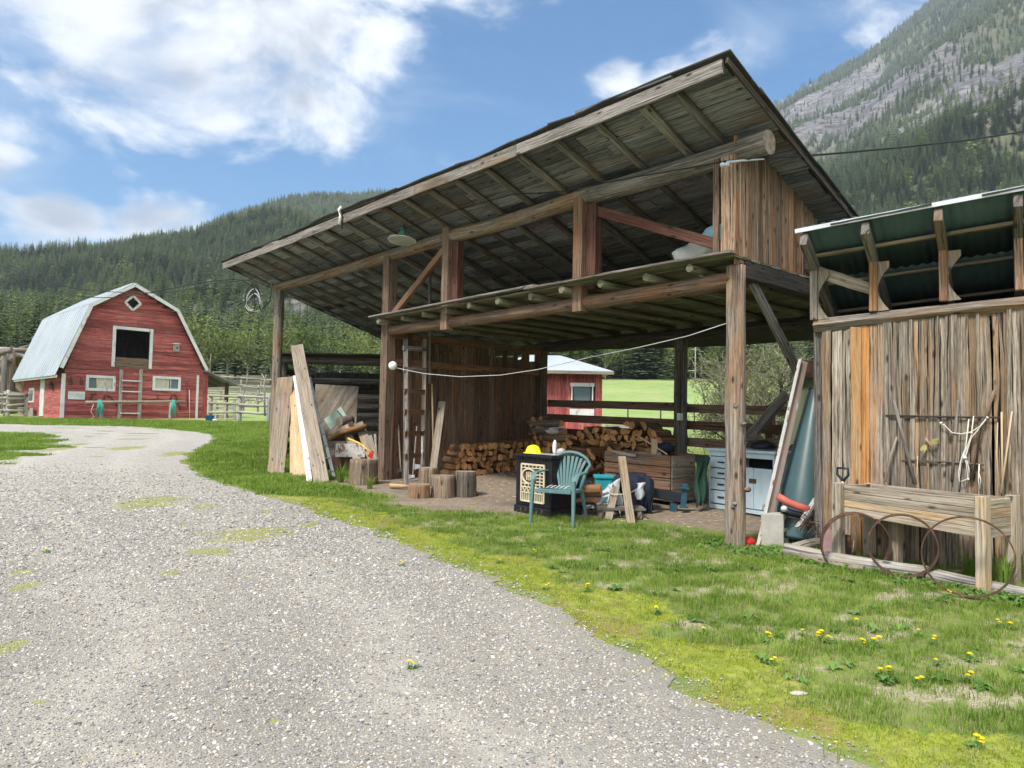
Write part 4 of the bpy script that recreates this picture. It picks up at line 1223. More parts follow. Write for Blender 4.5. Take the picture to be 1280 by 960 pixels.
# left wall of vertical slabs under the deck
mb = MB(); t = .10
while t < TD+.02:
    w = random.uniform(.12, .22); z0 = gs(SB_, t)-.05
    kq = 1-locals().get('kq', 0); top = (ZD-.05-(.27 if kq else 0)) if 1.9 < t < 3.7 else ZD-.06
    mb.plank(S3(SB_+.02+random.uniform(-.015, .015), t+w/2, z0), S3(SB_+.02, t+w/2, top), TV, w-random.choice((.004, .010, .022)), .028, wob=.008, tip=.03)
    t += w
ws = mb.build('side_wall_siding', MAT['brown'], shed)
for z_ in (2.12, 2.62):
    mb = MB(); mb.beam(S3(SB_-.04, .0, gs(SB_, 2)+z_), S3(SB_-.04, TD, gs(SB_, 2)+z_), .05, .13, segs=4, wob=.004)
    mb.build('wall_rail', MAT['brown'], shed, bevel=.004)
mb = MB(); mb.beam(S3(SB_-.02, .42, gs(SB_, .4)-.1), S3(SB_-.02, .42, ZD-.05), .14, .14, side=SV); mb.build('wall_stud', MAT['brown'], shed, bevel=.006)

# ------------------------------------------------------------------ things fixed to the shed
# gooseneck lamp under the eave
c = P(503, 297, 12.6)
lamp = thing('gooseneck_lamp', 'old enamel shade lamp on a curved pipe under the shed eave', 'lamp', c)
lax = Vector((.06, .13, .98)).normalized()
mb = MB(); mb.lathe(c-lax*.06, [(.255, 0), (.25, .012), (.14, .055), (.055, .09), (.05, .10), (.04, .095), (.13, .045), (.24, .0)], 28, axis=lax); mb.build('lamp_shade', MAT['lampshade'], lamp)
mb = MB(); mb.lathe(c+Vector((0, 0, .03)), [(.062, 0), (.065, .03), (.05, .07), (.048, .15), (.025, .17)], 14, axis=lax); mb.build('lamp_socket', MAT['lampgreen'], lamp)
c2 = c+lax*.18
mb = MB(); mb.tube([c2, c2+Vector((.005, 0, .10)), c2+Vector((.03, .02, .19)), c2+Vector((.09, .05, .22)), c2+Vector((.16, .10, .21)), c2+Vector((.35, .25, .15)), c2+Vector((.8, .6, .02))], .013, 8); mb.build('lamp_arm', MAT['rust'], lamp)
# insulator on the fascia
c = S3(7.45, -TF-.10, roofz(7.45, -TF)+.02)
ins = thing('cable_bracket', 'pale cloth-wrapped bracket on the roof edge above the gooseneck lamp', 'bracket', c)
mb = MB(); mb.tube([c+Vector((0, 0, -.22)), c+Vector((.02, 0, -.05)), c+Vector((-.01, -.02, .05)), c+Vector((.03, -.02, .10))], .03, 7, r1=.025); mb.build('rag', MAT['sackwhite'], ins)
mb = MB(); mb.tube([c+Vector((.05, 0, -.3)), c+Vector((.07, -.03, -.1)), c+Vector((0, -.04, .02))], .012, 6); mb.build('hook', MAT['wire'], ins)
# white globe light on the brown post with its string of wire
c = on_t(491, 457, -.18)
gl = thing('globe_light', 'round white globe light on the brown post', 'light', c)
mb = MB(); mb.lathe(c, [(.0, -.08)]+[(.08*math.sin(math.pi*k/10), -.08*math.cos(math.pi*k/10)) for k in range(1, 10)]+[(0, .08)], 16, axis=(0, -1, 0)); mb.build('globe', MAT['bulb'], gl)
mb = MB(); mb.lathe(c+Vector((.0, .07, 0)), [(.035, 0), (.035, .08)], 10, axis=(.0, 1, 0)); mb.build('base', MAT['wire'], gl)
pts = [on_t(496, 460, -.12), S3(5.6, .9, 1.02+CAM_H), P(570, 470, 12.2), P(620, 470, 11.6), P(672, 462, 11.0), P(740, 446, 10.2), P(800, 434, 9.4), P(860, 420, 8.7), P(908, 404, 8.05)]
pts = [on_t(496, 460, -.12)]+[P(px, py, Y) for px, py, Y in ((530, 467, 12.7), (575, 471, 12.2), (625, 469, 11.5), (672, 462, 11.0), (740, 446, 10.2), (800, 434, 9.4), (860, 420, 8.7), (909, 404, 8.1))]
mb = MB(); mb.tube(pts, .006, 5); tag(mb.build('cord', MAT['whitewire']), 'thin white cord strung from the globe light across to the round front post', 'cord')
# electric cable running under the eave, then off to the right across the mountain
pts = [P(px, py, Y) for px, py, Y in ((318, 345, 15.8), (360, 338, 15.0), (430, 306, 13.6), (500, 288, 12.4), (570, 263, 11.3), (640, 243, 10.3), (700, 240, 9.4), (790, 222, 8.6), (850, 212, 8.1), (905, 202, 7.75))]
mb = MB(); mb.tube(pts, .009, 5); tag(mb.build('cable', MAT['wire']), 'black cable slung along under the eave past the gooseneck lamp', 'cable')
pts = [P(905, 202, 7.75), P(935, 199, 7.7), P(970, 197, 7.8), P(1030, 193, 8.3), P(1130, 184, 9.2), P(1210, 175, 10.0), P(1290, 163, 11.0), P(1500, 120, 14.0)]
mb = MB(); mb.tube(pts, .013, 6); tag(mb.build('power_cable', MAT['wire']), 'black overhead cable leaving the gable corner to the right across the mountain', 'cable')
mb = MB()
mb.tube([P(908, 203, 7.72), P(925, 201, 7.7), P(955, 199, 7.72)], .018, 6, r1=.008); mb.lathe(P(906, 206, 7.72), [(.02, -.05), (.035, -.02), (.02, .0), (.035, .03), (.015, .05)], 8, axis=(1, -.4, 0))
tag(mb.build('insulator', MAT['tarpgrey']), 'grey cable insulator at the top of the gable corner post', 'insulator')
# cables from the left and the hanging coil
L0 = P(313, 350, 15.9)
for k, (a, b_, c_, lb) in enumerate((((-60, 306, 30), (90, 360, 24), (200, 366, 20), 'overhead cable crossing in front of the red barn, the upper of two'),
                                     ((-60, 326, 30), (60, 364, 25), (140, 372, 21), 'overhead cable crossing in front of the red barn, the lower of two'))):
    pts = [P(*a), P(a[0]*.5+b_[0]*.5, a[1]*.5+b_[1]*.5+4, (a[2]+b_[2])/2), P(*b_), P(*c_), P(262, 355-k*3, 17.5), L0]
    # smooth it
    sm = []
    for i in range(len(pts)-1):
        for q in range(5):
            t = q/5; p0 = pts[max(i-1, 0)]; p1 = pts[i]; p2 = pts[i+1]; p3 = pts[min(i+2, len(pts)-1)]
            sm.append(.5*((2*p1)+(p2-p0)*t+(2*p0-5*p1+4*p2-p3)*t*t+(3*p1-p0-3*p2+p3)*t**3))
    sm.append(pts[-1])
    mb = MB(); mb.tube(sm, .012, 5); tag(mb.build('overhead_cable', MAT['wire']), lb, 'cable')
coil = thing('cable_coil', 'hanging coil of black and pale cable at the left end of the shed eave', 'cable', P(316, 375, 15.9))
for k, (mat, rx, rz, ox) in enumerate((('wire', .17, .30, 0), ('whitewire', .15, .24, .02), ('wire', .10, .27, -.05), ('whitewire', .17, .20, .03))):
    cc = P(316, 372+k*2, 15.9)+Vector((ox, 0, 0)); mb = MB()
    mb.tube([cc+Vector((rx*math.sin(a)*(1-.35*math.cos(a)), .03*math.sin(a*2+k), rz*math.cos(a))) for a in [j*6.283/22 for j in range(23)]], .010, 5)
    mb.build('loop', MAT[mat], coil)
mb = MB(); mb.tube([P(290, 349, 15.9), P(303, 350, 15.9), P(314, 357, 15.9), P(318, 360, 15.9)], .012, 5); mb.tube([P(318, 360, 15.9), P(326, 388, 15.9), P(338, 375, 15.8), P(340, 352, 15.8)], .012, 5); mb.build('lead', MAT['wire'], coil)
# bundle stored on the loft
c = S3(.62, .55, ZD+.23)
tb = thing('stored_bundle', 'torn white sacking and light blue sheet bundled on the loft beside the gable', 'bundle', c)
def blob(mb, c, rx, ry, rz, seed, n=16, m_=10, amp=.15):
    rs = random.Random(seed); ph = [rs.uniform(0, 6.28) for _ in range(8)]
    rings = []
    for i in range(m_+1):
        f = math.pi*i/m_; ring = []
        for j in range(n):
            a = 6.283*j/n; k = 1+amp*(math.sin(3*a+ph[0]+2*f)+.6*math.sin(5*a+ph[1]-3*f)+.5*math.sin(8*f+ph[2]+a))
            ring.append(Vector(c)+Vector((rx*math.sin(f)*math.cos(a)*k, ry*math.sin(f)*math.sin(a)*k, -rz*math.cos(f)*(1+.3*(k-1)))))
        rings.append(ring)
    mb.loft(rings, cap=False, smooth=True); return mb
mb = MB(); blob(mb, c+SV*.12+Vector((0, 0, .20)), .36, .30, .24, 3, 24, 14, .14); mb.build('sacking', MAT['sackwhite'], tb)
mb = MB(); blob(mb, c+SV*-.12+Vector((0, 0, .40)), .30, .28, .17, 5, 24, 14, .07); mb.build('blue_sheet', MAT['skyblueplastic'], tb)
# ------------------------------------------------------------------ plank shed on the right
random.seed(41)
Ls = 5.2
prs = thing('plank_shed', 'grey plank-walled shed with a low metal roof, right of the open shed', 'shed', (WC.x, WC.y, gz1(WC.x, WC.y)))
def wtop(a): return 1.03+CAM_H+.09*min(a, 2.4)
def gw(a, n_=0):
    q = W3(a, n_, 0); return gz1(q.x, q.y)
a = 0.0; mb = MB(); mo = MB(); ko = 0
oL, oR = (on_w(1063, 450)-WC).dot(WD), (on_w(1102, 450)-WC).dot(WD)
while a < Ls:
    w = random.uniform(.055, .135)
    base, top = gw(a)-.12, wtop(a)-.02
    ko = ko+1 if oL < a+w/2 < oR else 0
    tgt = mo if ko and ko % 3 != 0 else mb
    nn = random.uniform(-.012, .008)
    tgt.plank(W3(a+w/2, nn, base), W3(a+w/2+random.uniform(-.008, .008), nn, top), WD, w-random.choice((.002, .006, .012)), .03, wob=.008, segs=12, tip=.03)
    # slab strips over gaps
    if random.random() < .30 and tgt is mb:
        mb.plank(W3(a, nn-.03, base), W3(a+random.uniform(-.02, .02), nn-.028, top-random.choice((0, 0, .6))), WD, random.uniform(.02, .05), .02, wob=.008, segs=14, tone=random.uniform(0, .5))
    a += w
mb.build('front_wall', MAT['wallplank'], prs)
o = mo.build('front_wall_boards', MAT['orange'], prs); o['label'] = 'fresh orange boards let into the grey wall'
mb = MB(); mb.beam(W3(-.06, .12, gw(0)-.1), W3(-.06, .12, wtop(0)), .10, .16, side=WD); mb.build('corner_post', MAT['grey'], prs, bevel=.01)
mb = MB(); mb.log(W3(-.10, .02, wtop(0)+.05), W3(Ls, .02, wtop(Ls)+.05), .085, .085, 4, 10, .05, smooth=False, cap_mi=1, bend=.02)
mb.v = mb.v; mb.build('wall_plate', [MAT['log'], MAT['logend']], prs, bevel=.008)
# side and back walls
mb = MB(); n_ = .1
while n_ < 3.3:
    w = random.uniform(.12, .2); mb.plank(W3(-.03, n_+w/2, gw(0, n_)-.1), W3(-.03, n_+w/2, wtop(0)-.05), WN, w-.006, .025, wob=.006); n_ += w
mb.build('side_wall', MAT['wallplank'], prs)
mb = MB(); a = 0
while a < Ls:
    w = random.uniform(.14, .22); mb.plank(W3(a+w/2, 3.3, gw(a, 3.3)-.1), W3(a+w/2, 3.3, 2.35), WD, w-.004, .025); a += w
mb.build('back_wall', MAT['darkwood'], prs)
mb = MB(); mb.beam(W3(Ls+.02, -.02, 1.0), W3(Ls+.02, 3.3, 1.0), .04, 3.1); mb.build('side_wall', MAT['darkwood'], prs)
# loft floor
mb = MB()
for k in range(14): mb.plank(W3(0.02, .16+k*.225, wtop(0)-.02), W3(Ls, .16+k*.225, wtop(0)-.02), WN, .22, .025, segs=3)
mb.build('loft_floor', MAT['darkwood'], prs)
# roof
F0 = P(1000, 288, 7.45); F1 = P(1280, 235, 6.35)
FD = (F1-F0).normalized(); FDh = Vector((FD.x, FD.y, 0)).normalized(); FN = Vector((-FDh.y, FDh.x, 0))
if FN.y < 0: FN = -FN
RS = .40
def rp(a, n_, dz_=0): 
    q = F0+FD*a+FN*n_; return Vector((q.x, q.y, q.z-RS*n_+dz_))
LR = 5.6; DR = 3.9
mb = MB(); na = int(LR/.10)
prof = []
for i in range(na*4+1):
    a = i*LR/(na*4); prof.append((a, .011*math.sin(a*2*math.pi/.10)))
for j in range(4):
    n0, n1 = j*DR/4-(.03 if j else 0), (j+1)*DR/4
    k0 = len(mb.v); 
    for (nn, lift) in ((n0, .0+.004*(j % 2)), (n1, .004*((j+1) % 2))):
        for (a, h_) in prof: mb.v.append(tuple(rp(a, nn, h_+.03+lift)))
    m_ = len(prof); tn = random.random()
    for i in range(m_-1): mb.face((k0+i, k0+i+1, k0+m_+i+1, k0+m_+i), [(prof[i][0], n0), (prof[i+1][0], n0), (prof[i+1][0], n1), (prof[i][0], n1)], tn, 0, True)
o = mb.build('roof_sheet', MAT['greenmetal'], prs)
sd_ = o.modifiers.new('thickness', 'SOLIDIFY'); sd_.thickness = .003
mb = MB()
mb.plank(rp(-.05, -.0, .0), rp(LR, -.0, .0), Vector((0, 0, 1)), .045, .02, wob=.002, segs=14); mb.build('roof_edge_strip', MAT['alu'], prs)
mb = MB()
for (a0, a1, z_) in ((1.6, 2.5, .05), (3.0, 4.1, .05), (.3, 1.2, .045)):
    mb.plank(rp(a0, .12, z_), rp(a1, .12, z_+.01), FN, .3, .012, wob=.01)
mb.build('loose_roofing', MAT['tarproof'], prs)
for k, nn in enumerate((.45, 1.0, 1.6, 2.2, 2.8, 3.4)):
    mb = MB(); mb.beam(rp(.0, nn, -.015), rp(LR, nn, -.015), .075, .03, segs=5, wob=.003); mb.build('purlin', MAT['board'], prs)
# rafters over posts with curved brackets
pxs = [1018, 1092, 1180, 1275]
al = []
for px in pxs:
    q = on_w(px, 392); al.append((q-WC).dot(WD))
al += [al[-1]+.75, al[-1]+1.5, al[-1]+2.3]
for k, a in enumerate(al):
    ra_ = (W3(a, 0, 0)-Vector((F0.x, F0.y, 0))).dot(FDh)
    n_at = (W3(a, 0, 0)-Vector((F0.x, F0.y, 0))).dot(FN)
    mb = MB(); mb.beam(rp(ra_, .0, -.10), rp(ra_, DR-.1, -.10), .075, .14, segs=4, wob=.005); mb.build('rafter', MAT['grey'], prs, bevel=.005)
    ztop = rp(ra_, n_at).z-.16; zb_ = wtop(a)+.12
    mb = MB(); mb.beam(W3(a, .0, zb_), W3(a, .0, ztop+.02), .075, .09, side=WD, segs=3, wob=.003); o = mb.build('roof_post', MAT['gable' if k else 'grey'], prs, bevel=.004)
    # bracket with a hollow curved outline, one side of the post
    H = ztop-zb_
    pts = [W3(a+.04, 0, ztop), W3(a+.15, 0, ztop)] + [W3(a+.04+.11*(abs(q*2-1))**1.8, 0, ztop-(ztop-zb_)*(.12+.88*q*.98)) for q in [j/10 for j in range(11)]] + [W3(a+.04, 0, zb_)]
    pts = [p+WN*.02 for p in pts]
    mb = MB(); mb.prism(pts, WN*-.035); mb.build('bracket', MAT['board'], prs)
    # back stud
    mb = MB(); mb.beam(W3(a+.15, 2.3, wtop(a)), W3(a+.15, 2.3, rp(ra_, 2.3+n_at).z-.1), .09, .09, side=WD); mb.build('back_stud', MAT['grey'], prs)
mb = MB(); mb.plank(on_w(1022, 340, .05), on_w(1092, 362, .05), Vector((0, 0, 1)), .12, .025, wob=.004); mb.build('cross_board', MAT['planter'], prs)

# ------------------------------------------------------------------ trellis sticks and cords on the wall
WF = -.05
def stick(pts, r, mat, name, label, cat, n_=6):
    mb = MB(); mb.tube(pts, r, n_, r1=r*.85); return tag(mb.build(name, MAT[mat]), label, cat)
stick([on_w(1107, 519.5, WF), on_w(1180, 521, WF-.005), on_w(1250, 522, WF)], .012, 'darkwood', 'trellis_rod', 'long dark rod fixed level across the plank wall, the upper of two', 'rod')
stick([on_w(1127, 575.5, WF), on_w(1180, 577, WF-.005), on_w(1230, 581, WF)], .011, 'grey', 'trellis_rod', 'shorter grey rod across the plank wall just above the planter', 'rod')
stick([on_w(1106, 602, -.18), on_w(1113, 570, -.1), on_w(1121, 546, WF-.02)], .015, 'board', 'garden_stick', 'thick pale stick leaning left behind the planter', 'stick')
stick([on_w(1144, 605, -.16), on_w(1132, 560, -.1), on_w(1117, 500, WF-.01)], .018, 'grey', 'garden_stick', 'thick grey stick slanting up behind the left end of the upper rod', 'stick')
stick([on_w(1146, 600, -.15), on_w(1147, 570, WF-.03)], .005, 'palewood', 'garden_stick', 'short thin pale cane standing left of the dragonfly', 'stick')
stick([on_w(1253, 612, -.16), on_w(1252, 515, WF-.02)], .010, 'palewood', 'garden_stick', 'straight pale cane at the right end of the upper rod', 'stick')
stick([on_w(1249, 614, -.16), on_w(1246, 570, -.1), on_w(1247, 528, WF-.01)], .006, 'palewood', 'garden_stick', 'thin pale cane left of the two at the right end of the rods', 'stick')
stick([on_w(1251, 616, -.17), on_w(1259, 560, -.1), on_w(1265, 514, WF-.02)], .010, 'palewood', 'garden_stick', 'pale cane leaning right at the right end of the planter', 'stick')
stick([on_w(1197, 500, WF+.0), on_w(1193, 560, WF), on_w(1190, 600, WF)], .018, 'grey', 'garden_stick', 'grey slat upright behind the knotted cord', 'stick')
stick([on_w(1243, 488, WF+.0), on_w(1228, 530, WF), on_w(1214, 600, WF)], .016, 'brown', 'garden_stick', 'brown stick slanting right of the knotted cord', 'stick')
rope = thing('cord', 'white knotted cord hanging in loops from the upper rod', 'cord', on_w(1195, 570, WF))
for pts in ([(1174, 530), (1180, 531), (1190, 541), (1202, 542.5), (1214, 540), (1225, 533), (1234, 522)],
            [(1211, 524), (1207, 560), (1202, 572), (1198, 590), (1199, 602), (1204, 601), (1210, 598), (1208, 580), (1206, 572)],
            [(1217, 520), (1214, 545), (1207, 563), (1201, 578), (1198, 612)],
            [(1234, 522), (1222, 538), (1214, 547), (1207, 570), (1211, 585), (1211, 600)],
            [(1224, 580), (1223, 600), (1225, 612), (1226, 600), (1223, 590)]):
    mb = MB(); mb.tube([on_w(x_, y_, WF-.02-.01*random.random()) for x_, y_ in pts], .006, 5); mb.build('strand', MAT['rope'], rope)
mb = MB()
for (x_, y_, r) in ((1176, 529, .015), (1206, 572, .02), (1234, 522, .012), (1210, 599, .012), (1214, 541, .012)): blob(mb, on_w(x_, y_, WF-.03), r, r, r, int(x_), 8, 6, .2)
mb.build('knot', MAT['rope'], rope)
# dragonfly ornament
c = on_w(1161, 556, WF-.02)
df = thing('dragonfly_ornament', 'small brass and green dragonfly ornament on the plank wall', 'ornament', c)
mb = MB(); mb.tube([on_w(1168, 563, WF-.03), on_w(1160, 553, WF-.04), on_w(1157, 548, WF-.04)], .008, 6, r1=.014); mb.build('body', MAT['board'], df)
for (x0_, y0_, x1_, y1_, w) in ((1160, 554, 1173, 548, .035), (1161, 556, 1172, 553, .022), (1158, 555, 1151, 563, .035), (1159, 556, 1155, 565, .02)):
    p0, p1 = on_w(x0_, y0_, WF-.04), on_w(x1_, y1_, WF-.05); dd = (p1-p0); s_ = dd.cross(WN).normalized()*w*.5
    mb = MB(); mb.prism([p0, p0+dd*.5+s_, p1+s_*.6, p1-s_*.6, p0+dd*.5-s_], WN*.004); mb.build('wing', MAT['golden'], df)

# ------------------------------------------------------------------ raised planter
random.seed(43)
FL = P(1050, 600, 7.22); FR = P(1233, 600, 6.12); FL.z = gz1(FL.x, FL.y); FR.z = gz1(FR.x, FR.y)
pd = (FR-FL); pd.z = 0; plen = pd.length; pd.normalize(); pn = Vector((-pd.y, pd.x, 0))
if pn.y < 0: pn = -pn
zl = lambda px, py, Y: P(px, py, Y).z
ztl, ztr = P(1056, 606, FL.y).z, P(1234, 625, FR.y).z
zbl, zbr = P(1056, 641, FL.y).z, P(1234, 674, FR.y).z
pl = thing('raised_planter', 'wooden planter box raised on four legs against the plank wall', 'planter', (FL+FR)/2)
PDEP = .47
def pp(a, n_, z): q = FL+pd*a+pn*n_; return Vector((q.x, q.y, z))
nb_ = 4
def zt(a, f): # f 0 bottom 1 top
    k = a/plen
    return (zbl*(1-k)+zbr*k)*(1-f)+(ztl*(1-k)+ztr*k)*f
for side_, nm in ((0, 'front_panel'), (PDEP, 'back_panel')):
    mb = MB()
    for i in range(nb_):
        f = (i+.5)/nb_; h_ = (ztl-zbl)/nb_-.004; h1_ = (ztr-zbr)/nb_-.004
        mb.beam(pp(.05, side_, zt(.05, f)), pp(plen-.05, side_, zt(plen-.05, f)), .028, h_, segs=3, wob=.001, h1=h1_)
    o = mb.build(nm, MAT['planter'], pl, bevel=.003)
for a_ in (0.045, plen-.01):
    mb = MB()
    for i in range(nb_):
        f = (i+.5)/nb_; h_ = (zt(a_, 1)-zt(a_, 0))/nb_-.004
        mb.beam(pp(a_, .02, zt(a_, f)), pp(a_, PDEP, zt(a_, f)), .028, h_)
    mb.build('end_panel', MAT['planter'], pl, bevel=.003)
for (a_, n_, ex) in ((0, -.03, .02), (plen-.02, -.03, .03), (0.02, PDEP+.02, 0), (plen+.0, PDEP+.02, .02)):
    g_ = pp(a_, n_, 0); mb = MB(); mb.beam(pp(a_, n_, gz1(g_.x, g_.y)-.05), pp(a_, n_, zt(a_, 1)+ex), .09, .09, side=pd, tone=random.uniform(.3, .8)); mb.build('leg', MAT['planter'], pl, bevel=.004)
mb = MB(); mb.beam(pp(.45, .2, gz1(FL.x, FL.y)-.05), pp(.45, .2, zbl+.03), .08, .08, side=pd); mb.build('leg', MAT['planter'], pl)
mb = MB(); mb.poly([pp(.05, .02, zt(0, .72)), pp(plen-.05, .02, zt(plen, .72)), pp(plen-.05, PDEP, zt(plen, .72)), pp(.05, PDEP, zt(0, .72))]); mb.build('soil', paint('planter_soil', (.07, .05, .035), (.15, .12, .08), .2, .95, 20), pl)
# D-handled spade in the planter corner
c = pp(-.03, .10, 0); c.z = P(1051, 604, c.y).z
sp = thing('garden_spade', 'black D-handled spade standing behind the left planter leg', 'spade', c)
mb = MB(); t0 = c; mb.tube([t0, t0+pd*.02+Vector((0, 0, .045)), t0+pd*.06+Vector((0, 0, .085)), t0+pd*.058+Vector((0, 0, .15)), t0-pd*.058+Vector((0, 0, .15)), t0-pd*.06+Vector((0, 0, .085)), t0-pd*.02+Vector((0, 0, .045)), t0], .013, 7); mb.build('grip', MAT['blackmetal'], sp)
mb = MB(); mb.tube([t0+Vector((0, 0, .02)), Vector((t0.x, t0.y, gz1(t0.x, t0.y)+.2))], .017, 8); mb.build('shaft', MAT['palewood'], sp)
mb = MB(); g_ = gz1(t0.x, t0.y); mb.prism([Vector((t0.x, t0.y, g_+.26))+pd*k[0]+Vector((0, 0, k[1])) for k in ((-.08, 0), (.08, 0), (.085, -.2), (.04, -.27), (-.04, -.27), (-.085, -.2))], pn*.006); mb.build('blade', MAT['rust'], sp)
# three iron hoops (old wheel tyres) leaning by the planter
def hoop(cx, cy, rpx, wpx, Y, tiltpx, label, band=.04, wfrac=None):
    """cx,cy centre pixel; rpx half height; wpx half width"""
    c_ = P(cx, cy, Y); rad = rpx*Y/900.0; ratio = wpx/rpx
    an = math.acos(min(1, ratio))
    view = Vector((c_.x, c_.y, 0)).normalized(); rt = Vector((view.y, -view.x, 0))
    # horizontal axis of the wheel plane turned away from the viewer
    h = (rt*math.cos(an)+view*math.sin(an)*tiltpx).normalized()
    nrm = h.cross(Vector((0, 0, 1))); up = (Vector((0, 0, 1))+nrm*.06).normalized(); nrm = h.cross(up).normalized()
    rings = []; n_ = 56
    for j in range(n_+1):
        a = 6.2832*j/n_; rdir = h*math.cos(a)+up*math.sin(a)
        rings.append([c_+rdir*rad-nrm*band/2, c_+rdir*rad+nrm*band/2, c_+rdir*(rad-.011)+nrm*band/2, c_+rdir*(rad-.011)-nrm*band/2])
    mb = MB(); mb.loft(rings, cap=False)
    return tag(mb.build('iron_hoop', MAT['rust']), label, 'hoop', 'iron hoops standing by the planter')
hoop(1069, 681, 40, 39, 7.0, 1, 'rusty iron hoop furthest left, round the front left planter leg', .10)
hoop(1128, 682, 39, 44, 6.55, -1, 'rusty iron hoop in the middle, under the planter front', .08)
hoop(1209, 696, 50, 57, 5.9, 1, 'thin rusty iron hoop furthest right, in front of the right planter leg', .04)
# edging logs
def elog(p0, p1, r, label, mat='greyrail'):
    mb = MB(); mb.log(p0+Vector((0, 0, r*.75)), p1+Vector((0, 0, r*.75)), r, r*.85, 12, 10, .07, cap_mi=1, bend=.03, knots=4)
    tag(mb.build('edging_log', [MAT[mat], MAT['logend']]), label, 'log', 'logs edging the bed below the plank wall')
elog(G(1160, 726), G(1420, 776), .07, 'weathered log edging the bed at the right, under the third hoop')
elog(G(982, 694), G(1160, 724), .075, 'long bleached log edging the bed in front of the planter legs')
elog(G(990, 692), G(1052, 682), .06, 'short grey log turning back towards the wall corner')
elog(G(1000, 699), G(1080, 715), .035, 'split pale stick lying in front of the long bleached edging log', 'board')
# pot under planter, small stone in weeds
mb = MB(); c = G(1109, 717); blob(mb, c+Vector((0, 0, .02)), .05, .04, .035, 9, 10, 6, .1); tag(mb.build('stone', MAT['stone']), 'pale stone lying in the weeds before the second hoop', 'stone')
mb = MB(); c = G(998, 868); blob(mb, c+Vector((0, 0, .005)), .055, .025, .012, 19, 10, 6, .1); tag(mb.build('stone', MAT['stone']), 'flat pale chip of stone lying alone on the bright moss', 'stone')
mb = MB(); c = G(620, 400+0) if False else G(1146, 722); mb.plank(c+Vector((-.05, 0, .06)), c+Vector((.18, -.12, .05)), Vector((0, 0, 1)), .07, .006); tag(mb.build('metal_scrap', MAT['alu']), 'bent grey metal scrap on the edging log', 'scrap')
# ------------------------------------------------------------------ red barn
random.seed(51)
BO = P(78, 525, 34.3); BD = Vector((.7071, .7071, 0)); BS = Vector((-.7071, .7071, 0))
def on_b(px, py, off=0.0):
    d_ = ray(px, py); o = Vector((0, 0, CAM_H)); c0 = BO-BS*off
    k = (c0-o).dot(BS)/d_.dot(BS); return o+d_*k
def baz(px, py):
    q = on_b(px, py); return (q-BO).dot(BD), q.z
def B3(a, n_, z): q = BO+BD*a+BS*n_; return Vector((q.x, q.y, z))
BW = baz(252, 525)[0]
prof = [baz(75, 459), baz(111, 382), baz(166, 356), baz(220, 389), baz(255, 462)]
eL, bL, pk, bR, eR = prof
zb0 = gz1(BO.x, BO.y)-.15
barn = thing('red_barn', 'red board barn with a gambrel metal roof and white trim', 'barn', (BO.x, BO.y, gz1(BO.x, BO.y)))
def prof_z(a):
    pts = [(0, eL[1]), bL, pk, bR, (BW, eR[1])]
    return np.interp(a, [p[0] for p in pts], [p[1] for p in pts])
def prof_x(z):
    if z <= eL[1]: l = 0.0
    elif z <= bL[1]: l = np.interp(z, [eL[1], bL[1]], [0, bL[0]])
    else: l = np.interp(z, [bL[1], pk[1]], [bL[0], pk[0]])
    if z <= eR[1]: r = BW
    elif z <= bR[1]: r = np.interp(z, [eR[1], bR[1]], [BW, bR[0]])
    else: r = np.interp(z, [bR[1], pk[1]], [bR[0], pk[0]])
    return float(l), float(r)
def rect(x0, y0, x1, y1):
    a0, z1 = baz(x0, y0); a1, z0 = baz(x1, y1); return a0, a1, z0, z1
loft = rect(145, 411, 186, 446); loftb = rect(145, 446, 186, 461)
w1r = rect(111, 472, 140, 486); w2r = rect(194, 473, 222, 486)
dcx, dcz = baz(166, 379)
holes = [(loft[0], loft[1], loftb[2], loft[3]), w1r, w2r]
mb = MB(); z = zb0; row = 0
while z < pk[1]-.05:
    h = random.uniform(.17, .21); zm = z+h/2
    l, r = prof_x(z+h)
    if r-l > .08:
        segs = [(l, r)]
        for (h0, h1, z0, z1) in holes:
            if z0 < zm < z1:
                ns_ = []
                for (a, b_) in segs:
                    if b_ <= h0 or a >= h1: ns_.append((a, b_)); continue
                    if a < h0: ns_.append((a, h0))
                    if b_ > h1: ns_.append((h1, b_))
                segs = ns_
        if abs(zm-dcz) < .30:
            hw = .30-abs(zm-dcz); ns_ = []
            for (a, b_) in segs:
                if a < dcx < b_: ns_ += [(a, dcx-hw), (dcx+hw, b_)]
                else: ns_.append((a, b_))
            segs = ns_
        for (a, b_) in segs:
            x_ = a
            while x_ < b_-.02:
                e = min(b_, x_+random.uniform(2.2, 5.0))
                if b_-e < .3: e = b_
                mb.plank(B3(x_, -.012, zm), B3(e, -.012, zm), Vector((0, 0, 1)), h-.010, .022, wob=.006, segs=8)
                x_ = e
    z += h; row += 1
mb.build('front_wall', MAT['red'], barn)
BDEP = 8.4
